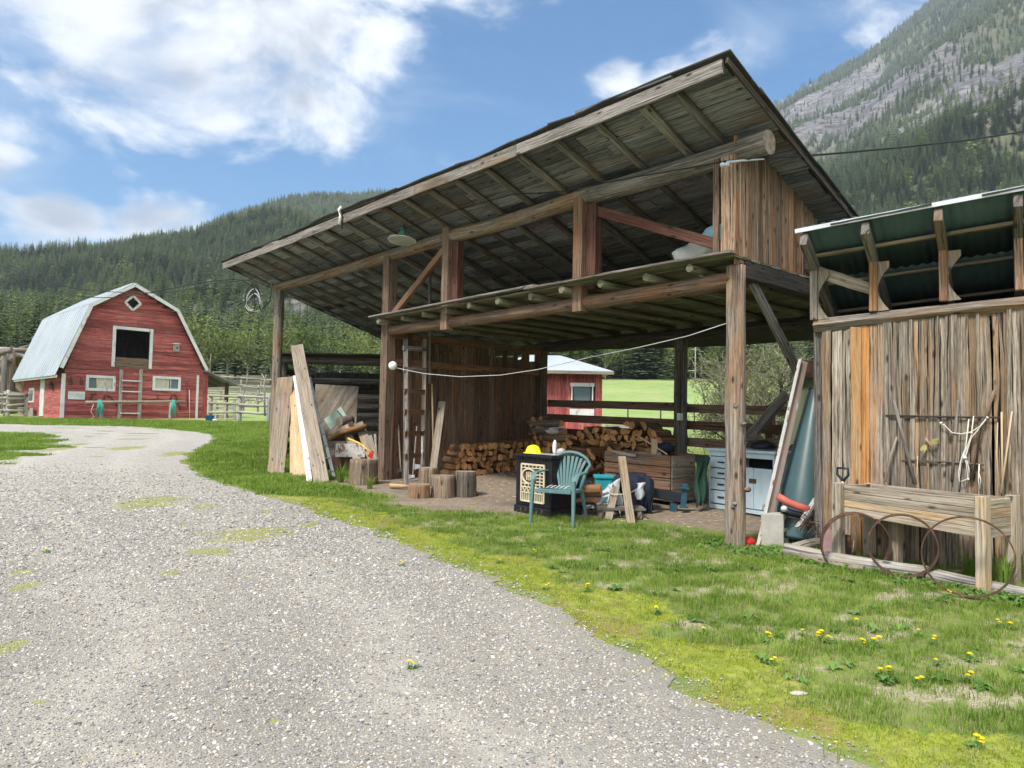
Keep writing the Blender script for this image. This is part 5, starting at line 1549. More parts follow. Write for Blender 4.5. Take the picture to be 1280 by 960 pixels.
# side wall and its openings
zs_top = eL[1]-.12
mb = MB(); z = zb0
while z < zs_top:
    mb.plank(B3(-.0, .0, z+.1), B3(-.0, BDEP, z+.1), Vector((0, 0, 1)), .20, .025, wob=.002, segs=3); z += .2
mb.build('side_wall', MAT['red'], barn)
mb = MB(); mb.box(B3(BW-.03, BDEP/2, (zb0+eR[1])/2), (.04, BDEP, eR[1]-zb0), rz=math.atan2(BS.y, BS.x)-math.pi/2)
mb.build('side_wall', MAT['red'], barn)
mb = MB(); pts = [B3(0, BDEP, zb0), B3(BW, BDEP, zb0), B3(BW, BDEP, eR[1]), B3(bR[0], BDEP, bR[1]), B3(pk[0], BDEP, pk[1]), B3(bL[0], BDEP, bL[1]), B3(0, BDEP, eL[1])]
mb.prism(pts, BS*.04); mb.build('back_wall', MAT['red'], barn)
mb = MB(); mb.box(B3(BW/2, BDEP/2, baz(166, 462)[1]), (BW-.1, BDEP-.1, .05), rz=math.atan2(BD.y, BD.x)); mb.build('loft_floor', MAT['darkwood'], barn)
# roof: four ribbed metal slopes
ov = .38; 
eLx = eL[0]-.12; eLz = eL[1]-.02
def slope(a0, z0, a1, z1, name):
    mb = MB(); n_ = 20; th = .02; nrm = Vector((BD.x*(z0-z1), BD.y*(z0-z1), (a1-a0))).normalized()
    if nrm.z < 0: nrm = -nrm
    L = BDEP+ov*2; k0 = len(mb.v); row_ = []
    for i in range(n_):
        y0 = -ov+L*i/n_; y1 = -ov+L*(i+1)/n_
        for (yy, h_) in ((y0, .0), (y1-.055, .0), (y1-.04, .032), (y1-.015, .032), (y1, 0)): row_.append((yy, h_))
    for (a, z) in ((a0, z0), (a1, z1)):
        for (yy, h_) in row_: q = B3(a, yy, z)+nrm*(.05+h_); mb.v.append(tuple(q))
    m_ = len(row_); t_ = .5
    for i in range(m_-1): mb.face((k0+i, k0+i+1, k0+m_+i+1, k0+m_+i), [(0, 0)]*4, t_)
    o = mb.build(name, MAT['roofmetal'], barn); s_ = o.modifiers.new('thickness', 'SOLIDIFY'); s_.thickness = .02
    return o
slope(eL[0]-.22, eL[1]-.42, bL[0], bL[1], 'lower_roof'); slope(bL[0], bL[1], pk[0], pk[1], 'upper_roof')
slope(pk[0], pk[1], bR[0], bR[1], 'upper_roof'); slope(bR[0], bR[1], eR[0]+.12, eR[1]-.22, 'lower_roof')
mb = MB(); mb.beam(B3(eL[0]-.20, -ov+.02, eL[1]-.44), B3(eL[0]-.20, BDEP+ov, eL[1]-.44), .04, .12); mb.build('eave_board', MAT['white'], barn)
# white rake trim
def trim(a0, z0, a1, z1, w=.17, off=-ov+.0, nm='rake_trim'):
    mb = MB(); d_ = Vector((BD.x*(a1-a0), BD.y*(a1-a0), z1-z0)); up = d_.cross(BS).normalized()
    mb.beam(B3(a0, off, z0)-up*0, B3(a1, off, z1), .03, w, side=BS); return mb.build(nm, MAT['white'], barn)
for (p, q) in ((eL, bL), (bL, pk), (pk, bR), (bR, eR)):
    trim(p[0]-.02, p[1]-.04, q[0]+.02, q[1]-.04, .16)
# soffit returns behind the trim
mb = MB()
for (p, q) in ((eL, bL), (bL, pk), (pk, bR), (bR, eR)):
    mb.poly([B3(p[0], -ov, p[1]-.0), B3(q[0], -ov, q[1]-.0), B3(q[0], 0, q[1]-.0), B3(p[0], 0, p[1]-.0)])
mb.build('soffit', MAT['red'], barn)
def vtrim(px, y0, y1, w):
    a, z1 = baz(px, y0); _, z0 = baz(px, y1)
    mb = MB(); mb.beam(B3(a, -.04, z0), B3(a, -.04, z1), w, .03, side=BD); mb.build('corner_trim', MAT['white'], barn)
vtrim(79.5, 467, 527, .17); vtrim(247.2, 469, 527, .12)
a, z_ = baz(160, 461.5); mb = MB(); mb.beam(B3(.1, -.045, baz(84, 460)[1]), B3(BW-.1, -.045, baz(250, 463)[1]), .02, .05, side=BS); mb.build('belt_board', MAT['red'], barn)
# openings
def frame(r, w, name, mat='white', off=-.045, th=.04, parts=None, parent=None, bottom=True):
    a0, a1, z0, z1 = r; mb = MB()
    mb.beam(B3(a0-w, off, z1+w/2), B3(a1+w, off, z1+w/2), th, w, side=BS)
    if bottom: mb.beam(B3(a0-w, off, z0-w/2), B3(a1+w, off, z0-w/2), th, w, side=BS)
    mb.beam(B3(a0-w/2, off-.002, z0), B3(a0-w/2, off-.002, z1), w, th, side=BD); mb.beam(B3(a1+w/2, off-.002, z0), B3(a1+w/2, off-.002, z1), w, th, side=BD)
    return mb.build(name, MAT[mat], parent or barn)
lf = (loft[0], loft[1], loftb[2], loft[3])
frame(lf, .15, 'loft_opening_frame', bottom=False)
a0, a1, z0, z1 = rect(145, 446, 186, 462); mb = MB(); mb.plank(B3(a0, .03, (z0+z1)/2), B3(a1, .03, (z0+z1)/2), Vector((0, 0, 1)), z1-z0, .03, segs=2); mb.build('loft_sill_board', MAT['brown'], barn)
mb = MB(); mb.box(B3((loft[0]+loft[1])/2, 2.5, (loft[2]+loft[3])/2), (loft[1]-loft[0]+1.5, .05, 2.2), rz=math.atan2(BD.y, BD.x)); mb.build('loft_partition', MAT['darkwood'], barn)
for (r, cs) in ((w1r, ((0, .33, 'glass'), (.36, .66, 'curtain'), (.69, 1.0, 'curtain'))), (w2r, ((0, .34, 'curtain'), (.37, .62, 'curtain'), (.65, 1.0, 'glass')))):
    f = frame(r, .13, 'window')
    a0, a1, z0, z1 = r
    for (f0, f1, mt) in cs:
        mb = MB(); mb.beam(B3(a0+(a1-a0)*f0, .01, (z0+z1)/2), B3(a0+(a1-a0)*f1, .01, (z0+z1)/2), .01, z1-z0, side=BS); mb.build('pane', MAT[mt], f)
    mb = MB()
    for ff in (.345, .675): mb.beam(B3(a0+(a1-a0)*ff, -.015, z0), B3(a0+(a1-a0)*ff, -.015, z1), .035, .03, side=BD)
    mb.build('mullion', MAT['white'], f)
mb = MB(); hw = .34
cps = [(0, hw), (hw, 0), (0, -hw), (-hw, 0)]
for i in range(4):
    p, q = cps[i], cps[(i+1) % 4]; mb.beam(B3(dcx+p[0]*1.08, -.05, dcz+p[1]*1.08), B3(dcx+q[0]*1.08, -.05, dcz+q[1]*1.08), .03, .11, side=BS)
dw = mb.build('diamond_window', MAT['white'], barn)
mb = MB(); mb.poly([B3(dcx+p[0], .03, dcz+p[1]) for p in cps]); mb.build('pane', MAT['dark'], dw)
# side door and side window, seen very obliquely
def Sp(px, py):
    d_ = ray(px, py); o = Vector((0, 0, CAM_H)); c0 = BO-BD*.03; k = (c0-o).dot(BD)/d_.dot(BD); return o+d_*k
p0, p1 = Sp(56, 480), Sp(49, 522)
n0, n1 = (p0-BO).dot(BS), (p1-BO).dot(BS)
dz1, dz0 = zs_top-.06, gz1(p0.x, p0.y)+.05
mb = MB(); mb.box(B3(-.035, (n0+n1)/2, (dz0+dz1)/2), (abs(n1-n0), .04, dz1-dz0), rz=math.atan2(BS.y, BS.x)); dr = mb.build('door', MAT['white'], barn)
mb = MB(); 
for k in range(1, 5): mb.box(B3(-.06, n0+(n1-n0)*k/5, (dz0+dz1)/2), (.02, .012, dz1-dz0-.1), rz=math.atan2(BS.y, BS.x))
mb.build('door_batten', MAT['bluepaint'], dr)
p0, p1 = Sp(43, 485), Sp(36, 503); n0, n1 = (p0-BO).dot(BS), (p1-BO).dot(BS)
mb = MB(); mb.box(B3(-.03, (n0+n1)/2, (p0.z+p1.z)/2), (abs(n1-n0), .05, abs(p0.z-p1.z)), rz=math.atan2(BS.y, BS.x)); w_ = mb.build('window', MAT['white'], barn)
mb = MB(); mb.box(B3(-.065, (n0+n1)/2, (p0.z+p1.z)/2), (abs(n1-n0)*.72, .02, abs(p0.z-p1.z)*.75), rz=math.atan2(BS.y, BS.x)); mb.build('pane', MAT['glass'], w_)
# lean-to on the right side
q = baz(257, 464); lz = q[1]
mb = MB()
for k in range(8):
    n0 = -.25+k*.5; mb.beam(B3(BW+.0, n0, lz), B3(BW+1.75, n0, lz-.72), .5, .05, side=BS, wob=.006)
mb.build('lean_to_roof', MAT['roofboard'], barn)
for (a_, n_) in ((BW+1.35, .1), (BW+1.35, 3.4), (BW+.12, .3)):
    mb = MB(); mb.beam(B3(a_, n_, zb0), B3(a_, n_, lz-.5), .16, .16); mb.build('lean_to_post', MAT['redbrown'], barn)
mb = MB(); mb.plank(B3(BW+.12, -.03, zb0), B3(BW+.12, -.03, lz-.15), BD, .26, .03); mb.build('corner_board', MAT['red'], barn)

# things on the barn front
def bthing(name, label, cat, px, py, off=.06): return thing(name, label, cat, on_b(px, py, off))
t = bthing('wall_ladder', 'pale wooden ladder fixed upright on the barn front below the loft opening', 'ladder', 163, 524, .12)
for (x0, wd) in ((151, .16), (175.5, .17)):
    a, z1 = baz(x0, 462); _, z0 = baz(x0, 526); mb = MB(); mb.beam(B3(a, -.10, z0), B3(a, -.10, z1), wd, .05, side=BD); mb.build('rail', MAT['greyrail'], t)
a0, a1 = baz(151, 480)[0], baz(175.5, 480)[0]
for yy in (476, 489.5, 503, 516.5): z_ = baz(163, yy)[1]; mb = MB(); mb.beam(B3(a0, -.13, z_), B3(a1, -.13, z_), .04, .06); mb.build('rung', MAT['white'], t)
hr = thing('hitching_rail', 'pole hitching rail on posts in front of the red barn', 'rail', on_b(170, 524, 1.2))
mb = MB(); mb.log(on_b(107, 503, 1.2), on_b(231, 502, 1.2), .075, .065, 9, 6, .04); mb.build('pole', MAT['board'], hr)
for px in (127.5, 213.5):
    p0 = on_b(px, 505, 1.2); g_ = gz1(p0.x, p0.y); mb = MB(); mb.log(Vector((p0.x, p0.y, g_-.1)), p0+Vector((0, 0, .08 if px > 200 else 0)), .085, .08, 9, 4, .04); mb.build('post', MAT['greyrail'], hr)
def hank(px, lab, w, yb):
    p0 = on_b(px, 502, 1.32); g_ = gz1(p0.x, p0.y); t = thing('rope_hank', lab, 'rope', p0)
    for k in range(9):
        dx = random.uniform(-w, w); lo = max(g_+.03, p0.z-random.uniform(.55, .95)); mb = MB()
        mb.tube([p0+BD*(dx*.3)+Vector((0, 0, .09))-BS*.0, p0+BD*dx*.7-BS*.09+Vector((0, 0, -.25)), Vector((p0.x, p0.y, lo))+BD*dx*1.5-BS*.10, p0+BD*(dx*.7+.06)-BS*.10+Vector((0, 0, -.25)), p0+BD*(dx*.3+.03)+Vector((0, 0, .085))], .020, 5); mb.build('strand', MAT['greenrope'], t)
hank(124, 'green rope hank hanging at the left end of the hitching rail', .16, 0); hank(216, 'green rope hank hanging at the right end of the hitching rail', .11, 0)
mb = MB(); p0 = on_b(117, 505, 1.3); g_ = p0.z-.85; mb.tube([p0, p0+BD*-.1+Vector((0, 0, -.35)), p0+BD*.05+Vector((0, 0, -.6)), p0+BD*-.22+Vector((0, 0, -.85))], .012, 4); tag(mb.build('twine', MAT['rope']), 'pale twine trailing down left of the green rope', 'twine')
# birdhouse
t = bthing('nesting_box', 'small pale nesting box high on the right of the barn front', 'nesting box', 220.5, 434)
c = on_b(220.5, 435, .14); mb = MB(); mb.box(c, (.27, .2, .38), rz=math.atan2(BD.y, BD.x)); mb.build('box', MAT['greyrail'], t)
mb = MB(); mb.box(c+Vector((0, 0, .22)), (.36, .30, .04), rz=math.atan2(BD.y, BD.x)); mb.build('lid', MAT['white'], t)
mb = MB(); mb.lathe(c-BS*.115, [(.0, 0), (.045, 0), (.045, -.01), (0, -.01)], 12, axis=BS); mb.build('entrance_hole', MAT['dark'], t)
# wall plate with faded lettering (not readable in the photograph)
t = bthing('wall_sign', 'small white sign with faded lettering on the left of the barn front', 'sign', 95, 494)
a0, a1, z0, z1 = rect(85, 489, 105.5, 499.5); mb = MB(); mb.box(B3((a0+a1)/2, -.05, (z0+z1)/2), (a1-a0, .02, z1-z0), rz=math.atan2(BD.y, BD.x)); mb.build('panel', MAT['white'], t)
mb = MB(); rs = random.Random(3)
for k in range(11):
    aa = a0+.08+(a1-a0-.16)*k/10; hh = rs.uniform(.12, .2); zz = (z0+z1)/2+rs.uniform(-.02, .04)
    if k == 4: continue
    mb.box(B3(aa, -.063, zz), (.022, .006, hh), rz=math.atan2(BD.y, BD.x))
    if k % 2: mb.box(B3(aa+.03, -.0635, zz+rs.choice((-.05, 0, .06))), (.05, .006, .02), rz=math.atan2(BD.y, BD.x))
mb.build('faded_lettering', MAT['tarpgrey'], t)
# old tools hung up
def oldtool(pts, r, lab, nm='old_tool', mat='rust'):
    mb = MB(); mb.tube([on_b(x_, y_, .07) for x_, y_ in pts], r, 6); return tag(mb.build(nm, MAT[mat]), lab, 'tool')
oldtool([(89, 471), (88, 475), (86, 479), (89, 481), (91, 478), (89, 475)], .025, 'rusty hook hung left of the other above the white sign', 'rusty_hook')
oldtool([(101, 472), (101, 476), (100, 480), (103, 481), (104, 477), (102, 476)], .025, 'rusty hook hung just left of the left barn window', 'rusty_hook')
oldtool([(113, 500), (115, 494), (114, 492), (116, 494), (119, 492), (121, 492)], .03, 'rusty forked iron below the left barn window', 'rusty_iron')
oldtool([(130, 499), (131, 494), (135, 494), (140, 498), (147, 508)], .028, 'rusty curved blade between the left window and the ladder', 'scythe')
oldtool([(213, 499), (214, 494), (218, 493), (221, 497), (222, 502), (225, 513)], .028, 'rusty curved bar below the right barn window', 'rusty_bar')
oldtool([(236.5, 487), (237, 523)], .02, 'thin white pole standing against the right of the barn front', 'white_pole', 'white')
oldtool([(234, 477), (234, 496), (235, 508)], .022, 'dark iron rod hung right of the right barn window', 'iron_rod', 'rust')
oldtool([(196, 493), (197, 498), (199, 493)], .02, 'small rusty hook below the left edge of the right barn window', 'rusty_hook')
mb = MB(); c = Sp(66, 482)-BD*.08
for k in range(5): mb.tube([c+BS*random.uniform(-.3, .3)+Vector((0, 0, random.uniform(-.2, .2))) for _ in range(3)], .03, 5)
tag(mb.build('harness', MAT['blackmetal']), 'dark tangle of old harness hung on the barn side wall beside the door', 'harness')
t = thing('bench', 'small grey bench against the barn side wall left of the white door', 'bench', Sp(38, 520))
c0 = Sp(45, 516)-BD*.25; c1 = Sp(33, 516)-BD*.25; c0.z = c1.z = gz1(c0.x, c0.y)+.42
mb = MB(); mb.beam(c0, c1, .35, .05); mb.build('seat', MAT['greyrail'], t)
for c in (c0, c1): mb = MB(); mb.beam(Vector((c.x, c.y, c.z-.45)), c, .3, .06); mb.build('leg', MAT['greyrail'], t)
# blue tub right of the barn
c = G(262, 527); t = thing('blue_tub', 'bright blue plastic tub on the grass by the right barn corner', 'tub', c)
mb = MB(); mb.lathe(c, [(.0, .0), (.17, .0), (.22, .30), (.24, .31), (.21, .30), (.16, .03), (0, .03)], 16); mb.build('tub_body', MAT['bluebin'], t)
c = G(266, 528)+Vector((.1, 0, 0)); mb = MB(); mb.lathe(c, [(0, 0), (.09, 0), (.11, .16), (.10, .16), (.08, .02), (0, .02)], 12); tag(mb.build('white_pail', MAT['white']), 'small white pail beside the blue tub', 'pail')

# ------------------------------------------------------------------ fences right of the barn
random.seed(52)
def rail_fence(name, label, posts, rails, rr=.05, pr=.08, mat='greyrail', flat=False):
    """posts: (px, Y, height); rails: heights"""
    P0 = []
    for (px, Y, h) in posts:
        d_ = ray(px, 520); xx = d_.x*Y; P0.append((Vector((xx, Y, gz1(xx, Y))), h))
    f = thing(name, label, 'fence', P0[0][0])
    for (q, h) in P0:
        mb = MB(); mb.log(q-Vector((0, 0, .2)), q+Vector((random.uniform(-.04, .04), 0, h)), pr, pr*.9, 8, 4, .06); mb.build('post', MAT[mat], f)
    for hz in rails:
        for i in range(len(P0)-1):
            a, b_ = P0[i][0]+Vector((0, -.1, hz+random.uniform(-.06, .06))), P0[i+1][0]+Vector((0, -.1, hz+random.uniform(-.06, .06)))
            mb = MB()
            if flat: mb.plank(a, b_, Vector((0, 0, 1)), .15, .03)
            else: mb.log(a, b_, rr, rr*.8, 7, 3, .06)
            mb.build('rail', MAT[mat], f)
    return f
rail_fence('rail_fence', 'silver grey rail fence on the lawn right of the barn lean-to', [(262, 36, 1.35), (299, 35, 1.35), (335, 34, 1.4)], (.45, .85, 1.22), .07, .12)
rail_fence('corral_fence', 'pale pole corral fence behind, reaching right towards the leaning boards', [(255, 48, 1.9), (283, 47.5, 1.9), (304, 47, 1.9), (322, 46, 1.9), (340, 46, 1.9), (362, 46, 1.9)], (.5, .9, 1.3, 1.75), .05, .07)
rail_fence('corral_fence', 'furthest pole fence by the foot of the wood right of the barn', [(250, 60, 2.0), (275, 60, 2.0), (300, 60, 2.0), (325, 60, 2.0), (350, 60, 2.0)], (.7, 1.3, 1.9), .06, .08)
mb = MB(); 
t = thing('plank_gate', 'low grey plank gate panel standing behind the rail fence', 'gate', G(285, 522))
for k in range(4): mb = MB(); mb.plank(P(266, 505+k*5.2, 37.5), P(294, 505+k*5.2, 37.5), Vector((0, 0, 1)), .16, .03); mb.build('board', MAT['greyrail' if k % 2 else 'board'], t)
for px in (269, 281, 293): mb = MB(); mb.plank(P(px, 500, 37.4), P(px, 525, 37.4), Vector((1, 0, 0)), .14, .03); mb.build('upright', MAT['greyrail'], t)
for k in range(7):
    p0 = P(301+k*4.8, 492, 44); p1 = P(random.uniform(300, 332), 508, 44); mb = MB(); mb.tube([p0, p0.lerp(p1, .5)+Vector((random.uniform(-.3, .3), 0, 0)), p1], .04, 5, r1=.02)
    tag(mb.build('dead_branch', MAT['greyrail']), 'bleached dead branch, '+ordw(k, 7)+' of those leaning on the corral fence', 'branch', 'bleached branches piled on the corral fence')
mb = MB(); p0 = P(331, 520, 33); mb.tube([p0, P(330, 480, 33), P(331, 474, 33), P(327, 467, 33)], .045, 5, r1=.015); mb.tube([P(331, 474, 33), P(333, 468, 33)], .02, 4)
tag(mb.build('dead_tree', MAT['greyrail']), 'thin bleached dead trunk standing at the fence left of the shed post', 'dead tree')

# ------------------------------------------------------------------ old timber frame left of the barn
random.seed(53)
tf_ = thing('timber_frame', 'old grey pole framework with cross beams standing left of the barn', 'frame', P(10, 520, 40))
for (px, y0, y1, Y) in ((5, 445, 516, 40), (12, 436, 512, 41), (15.5, 438, 515, 40.5), (43, 421, 470, 46), (1, 446, 500, 46)):
    mb = MB(); p0 = P(px, y1, Y); p0.z = gz1(p0.x, p0.y)-.1; mb.log(p0, P(px, y0, Y), .15, .14, 8, 4, .05); mb.build('post', MAT['grey'], tf_)
for (x0, y0, x1, y1, Y) in ((-30, 441, 14, 439, 40.5), (11, 437, 45, 438, 41.5), (-30, 436, 12, 436, 45), (14, 443, 45, 443, 44), (-20, 451, 15, 450, 40.3), (20, 440, 36, 448, 41.6), (15, 437, -6, 444, 40.4)):
    mb = MB(); mb.log(P(x0, y0, Y), P(x1, y1, Y), .13, .12, 8, 4, .05); mb.build('beam', MAT['greyrail' if random.random() < .5 else 'grey'], tf_)
for (x0, y0, x1, y1, Y) in ((12, 455, 34, 478, 41), (16, 478, 34, 492, 41), (0, 470, 14, 490, 42)):
    mb = MB(); mb.plank(P(x0, y0, Y), P(x1, y1, Y), Vector((0, 0, 1)), .28, .05); mb.build('brace', MAT['board'], tf_)
sh = thing('old_lean_to', 'dark weathered lean-to half hidden behind the timber frame', 'shed', P(25, 515, 45))
mb = MB(); 
for k in range(10): mb.plank(P(10+k*3.6, 448, 45.5), P(10+k*3.6, 512, 45.5), Vector((1, 0, 0)), .19, .03)
mb.build('wall', MAT['brown'], sh)
mb = MB(); mb.beam(P(-5, 450, 45), P(52, 432, 44), 1.5, .08, wob=.02); mb.build('roof', MAT['roofboard'], sh)
rail_fence('log_rail_fence', 'short grey log fence at the left edge beside the timber frame', [(-10, 37, 1.3), (6, 37, 1.3), (9.5, 36.5, 1.35), (32, 37, 1.0)], (.3, .6, .9, 1.15), .07, .09)
t = thing('log_pile', 'grey log pile lying behind the log fence left of the barn', 'log pile', P(20, 512, 39)); random.seed(5)
for k in range(9): mb = MB(); mb.log(P(random.uniform(8, 14), 492+k*2.6, 39+k*.1), P(random.uniform(28, 36), 494+k*2.6, 39+k*.1), .12, .1, 8, 3, .06); mb.build('log', MAT['grey'], t)

# ------------------------------------------------------------------ small red outbuilding behind the shed
random.seed(54)
YC = 24.0; 
cx0, cx1 = P(610, 500, YC).x, P(745, 500, YC).x
gzc = gz1(cx1, YC); ze = P(745, 463, YC).z
rb = thing('red_outbuilding', 'small red outbuilding with a pale metal hip roof behind the open shed', 'outbuilding', (cx1, YC, gzc))
wx0, wz1 = P(717, 483, YC).x, P(717, 483, YC).z; wx1, wz0 = P(738, 505, YC).x, P(738, 505, YC).z
mb = MB(); x_ = cx0
while x_ < cx1:
    w = .2
    if wx0-.1 < x_+w/2 < wx1+.1:
        mb.plank((x_+w/2, YC, gzc-.1), (x_+w/2, YC, wz0), Vector((1, 0, 0)), w, .03, wob=.001); mb.plank((x_+w/2, YC, wz1), (x_+w/2, YC, ze), Vector((1, 0, 0)), w, .03, wob=.001)
    else: mb.plank((x_+w/2, YC, gzc-.1), (x_+w/2, YC, ze), Vector((1, 0, 0)), w, .03, wob=.001)
    x_ += w
mb.build('wall', MAT['red'], rb)
mb = MB(); mb.box((cx1-.02, YC+1.6, (gzc+ze)/2), (.04, 3.2, ze-gzc)); mb.box((cx0+.02, YC+1.6, (gzc+ze)/2), (.04, 3.2, ze-gzc)); mb.box(((cx0+cx1)/2, YC+3.2, (gzc+ze)/2), (cx1-cx0, .04, ze-gzc)); mb.build('wall', MAT['red'], rb)
mb = MB(); o_ = .45; e0 = Vector((cx0-o_, YC-o_, ze-.05)); e1 = Vector((cx1+.52, YC-o_, ze-.05)); e2 = Vector((cx1+.52, YC+3.2+o_, ze-.05)); e3 = Vector((cx0-o_, YC+3.2+o_, ze-.05))
r0, r1 = Vector((cx0+1.4, YC+1.6, ze+.62)), Vector((cx1-1.1, YC+1.6, ze+.62))
mb.poly([e0, e1, r1, r0]); mb.poly([e1, e2, r1]); mb.poly([e2, e3, r0, r1]); mb.poly([e3, e0, r0])
o = mb.build('roof', MAT['roofmetal'], rb); s_ = o.modifiers.new('thickness', 'SOLIDIFY'); s_.thickness = .05
mb = MB(); mb.beam(e0+Vector((0, -.01, -.06)), e1+Vector((0, -.01, -.06)), .03, .10); mb.build('fascia_board', MAT['board'], rb)
mb = MB(); w = .12
mb.beam((wx0-w, YC-.03, wz1+w/2), (wx1+w, YC-.03, wz1+w/2), .04, w); mb.beam((wx0-w, YC-.03, wz0-w/2), (wx1+w, YC-.03, wz0-w/2), .04, w)
mb.beam((wx0-w/2, YC-.032, wz0), (wx0-w/2, YC-.032, wz1), .04, w); mb.beam((wx1+w/2, YC-.032, wz0), (wx1+w/2, YC-.032, wz1), .04, w)
wn = mb.build('window', MAT['white'], rb)
mb = MB(); mb.box(((wx0+wx1)/2, YC+.0, (wz0+wz1)/2), (wx1-wx0, .01, wz1-wz0)); mb.build('pane', MAT['glass'], wn)
mb = MB(); mb.box(((wx0+wx1)/2, YC-.03, wz0-.28), (wx1-wx0+.24, .02, .22)); mb.build('panel_below_window', MAT['white'], rb)
# pallets / white crates heaped by it
for k in range(5):
    c = P(745+k*10, 545-k*3, 21+k*.4); c.z = gz1(c.x, c.y)+.3+.1*(k % 2)
    t = thing('pallet', ['whitish pallet leaning by the red outbuilding, nearest it', 'pale pallet standing second from the red outbuilding', 'pale pallet standing third from the red outbuilding', 'pale pallet fourth from the red outbuilding', 'pale pallet furthest right from the red outbuilding'][k], 'pallet', c, 'pale pallets on the pasture behind the rail fence')
    for j in range(4): mb = MB(); mb.plank(c+Vector((-.45, 0, -.25+j*.17)), c+Vector((.45, .02, -.25+j*.17)), Vector((0, 0, 1)), .09, .02); mb.build('slat', MAT['greyrail'], t)
    for dx in (-.4, .4): mb = MB(); mb.beam(c+Vector((dx, .05, -.32)), c+Vector((dx, .05, .32)), .05, .05); mb.build('upright', MAT['greyrail'], t)
# wire fence posts across the pasture
pl_ = [(712, 30), (748, 31), (785, 32), (826, 33), (868, 34), (900, 35), (941, 36)]
for k, (px, Y) in enumerate(pl_):
    d_ = ray(px, 505); q = Vector((d_.x*Y, Y, gz1(d_.x*Y, Y))); mb = MB(); mb.log(q, q+Vector((0, 0, 1.25)), .035, .03, 6, 3, .05)
    tag(mb.build('fence_post', MAT['darkwood']), ('thin dark stake of the wire fence on the pasture, %s' % ['behind the red outbuilding window', 'just right of the red outbuilding', 'second right of the red outbuilding', 'left of the back shed post', 'right of the back shed post', 'left of the round front post', 'right of the round front post'][k]), 'post', 'stakes of the pasture wire fence')
for hz in (.5, .85, 1.15):
    pts = []
    for (px, Y) in pl_: d_ = ray(px, 505); pts.append(Vector((d_.x*Y, Y, gz1(d_.x*Y, Y)+hz)))
    mb = MB(); mb.tube(pts, .006, 4); tag(mb.build('fence_wire', MAT['alu']), {.5: 'lowest', .85: 'middle', 1.15: 'top'}[hz]+' wire strung along the dark stakes on the pasture', 'wire')
# utility pole far off at the tree line
q = P(869, 480, 110); q.z = gz1(q.x, q.y); mb = MB(); mb.log(q, q+Vector((0, 0, 5.5)), .12, .09, 7, 3, .03); mb.beam(q+Vector((-.7, 0, 5.1)), q+Vector((.7, 0, 5.1)), .1, .1)
tag(mb.build('utility_pole', MAT['greyrail']), 'pale thin pole standing before the tree line at the far side of the pasture', 'pole')

# ------------------------------------------------------------------ old fruit tree behind the shed on the right
random.seed(61)
def fruit_tree(base, h, label, seed, spread=1.0):
    rs = random.Random(seed)
    t = thing('fruit_tree', label, 'tree', base)
    wood_, twig, leaf = MB(), MB(), MB()
    def grow(p, d_, L, r, depth):
        n_ = 4; pts = [p]; dd = d_.copy()
        for i in range(n_):
            dd = (dd+Vector((rs.gauss(0, .22), rs.gauss(0, .22), rs.gauss(0, .12)+.03))).normalized(); pts.append(pts[-1]+dd*L/n_)
        tgt = wood_ if depth < 3 else twig
        tgt.tube(pts, r, 6 if depth < 2 else 3, r1=r*.6, tone=rs.random(), cap=False)
        if depth >= 3:
            for k in range(3 if depth > 3 else 2):
                if rs.random() < .75:
                    q = pts[rs.randint(1, n_)]+Vector((rs.gauss(0, .03), rs.gauss(0, .03), rs.gauss(0, .03))); s_ = rs.uniform(.016, .032)
                    a = Vector((rs.gauss(0, 1), rs.gauss(0, 1), rs.gauss(0, 1))).normalized(); b_ = a.cross(Vector((rs.gauss(0, 1), rs.gauss(0, 1), rs.gauss(0, 1)))).normalized()
                    leaf.poly([q-a*s_, q+b_*s_*.7, q+a*s_, q-b_*s_*.7], tone=rs.random())
        if depth < 5:
            for k in range([3, 4, 5, 4, 3][depth]):
                i = rs.randint(1 if depth else 2, n_); ax = dd.cross(Vector((rs.gauss(0, 1), rs.gauss(0, 1), rs.gauss(0, 1)))).normalized()
                nd = (dd*rs.uniform(.2, .8)+ax*rs.uniform(.5, 1.0)*spread+Vector((0, 0, .12))).normalized()
                grow(pts[i], nd, L*rs.uniform(.6, .85), max(r*.55, .0035), depth+1)
    for k in range(3):
        a = k*2.1+rs.random(); grow(base+Vector((math.cos(a)*.12, math.sin(a)*.12, -.1)), Vector((math.cos(a)*.5, math.sin(a)*.5, .9)).normalized(), h*.36, .11, 0)
    wood_.build('trunk', MAT['bark'], t); twig.build('twigs', MAT['palebark'], t); leaf.build('leaves', MAT['spring'], t)
    return t
b0 = P(985, 545, 16.5); b0.z = gz1(b0.x, b0.y); fruit_tree(b0, 3.6, 'bare twiggy old fruit tree with first leaves, thick trunk behind the blue cabinet', 4)
b0 = P(925, 540, 19.5); b0.z = gz1(b0.x, b0.y); fruit_tree(b0, 4.0, 'bare twiggy fruit tree further back, behind the round front post', 8, 1.15)
b0 = P(1075, 540, 17); b0.z = gz1(b0.x, b0.y); fruit_tree(b0, 3.6, 'bare twiggy fruit tree mostly hidden behind the plank shed', 12)
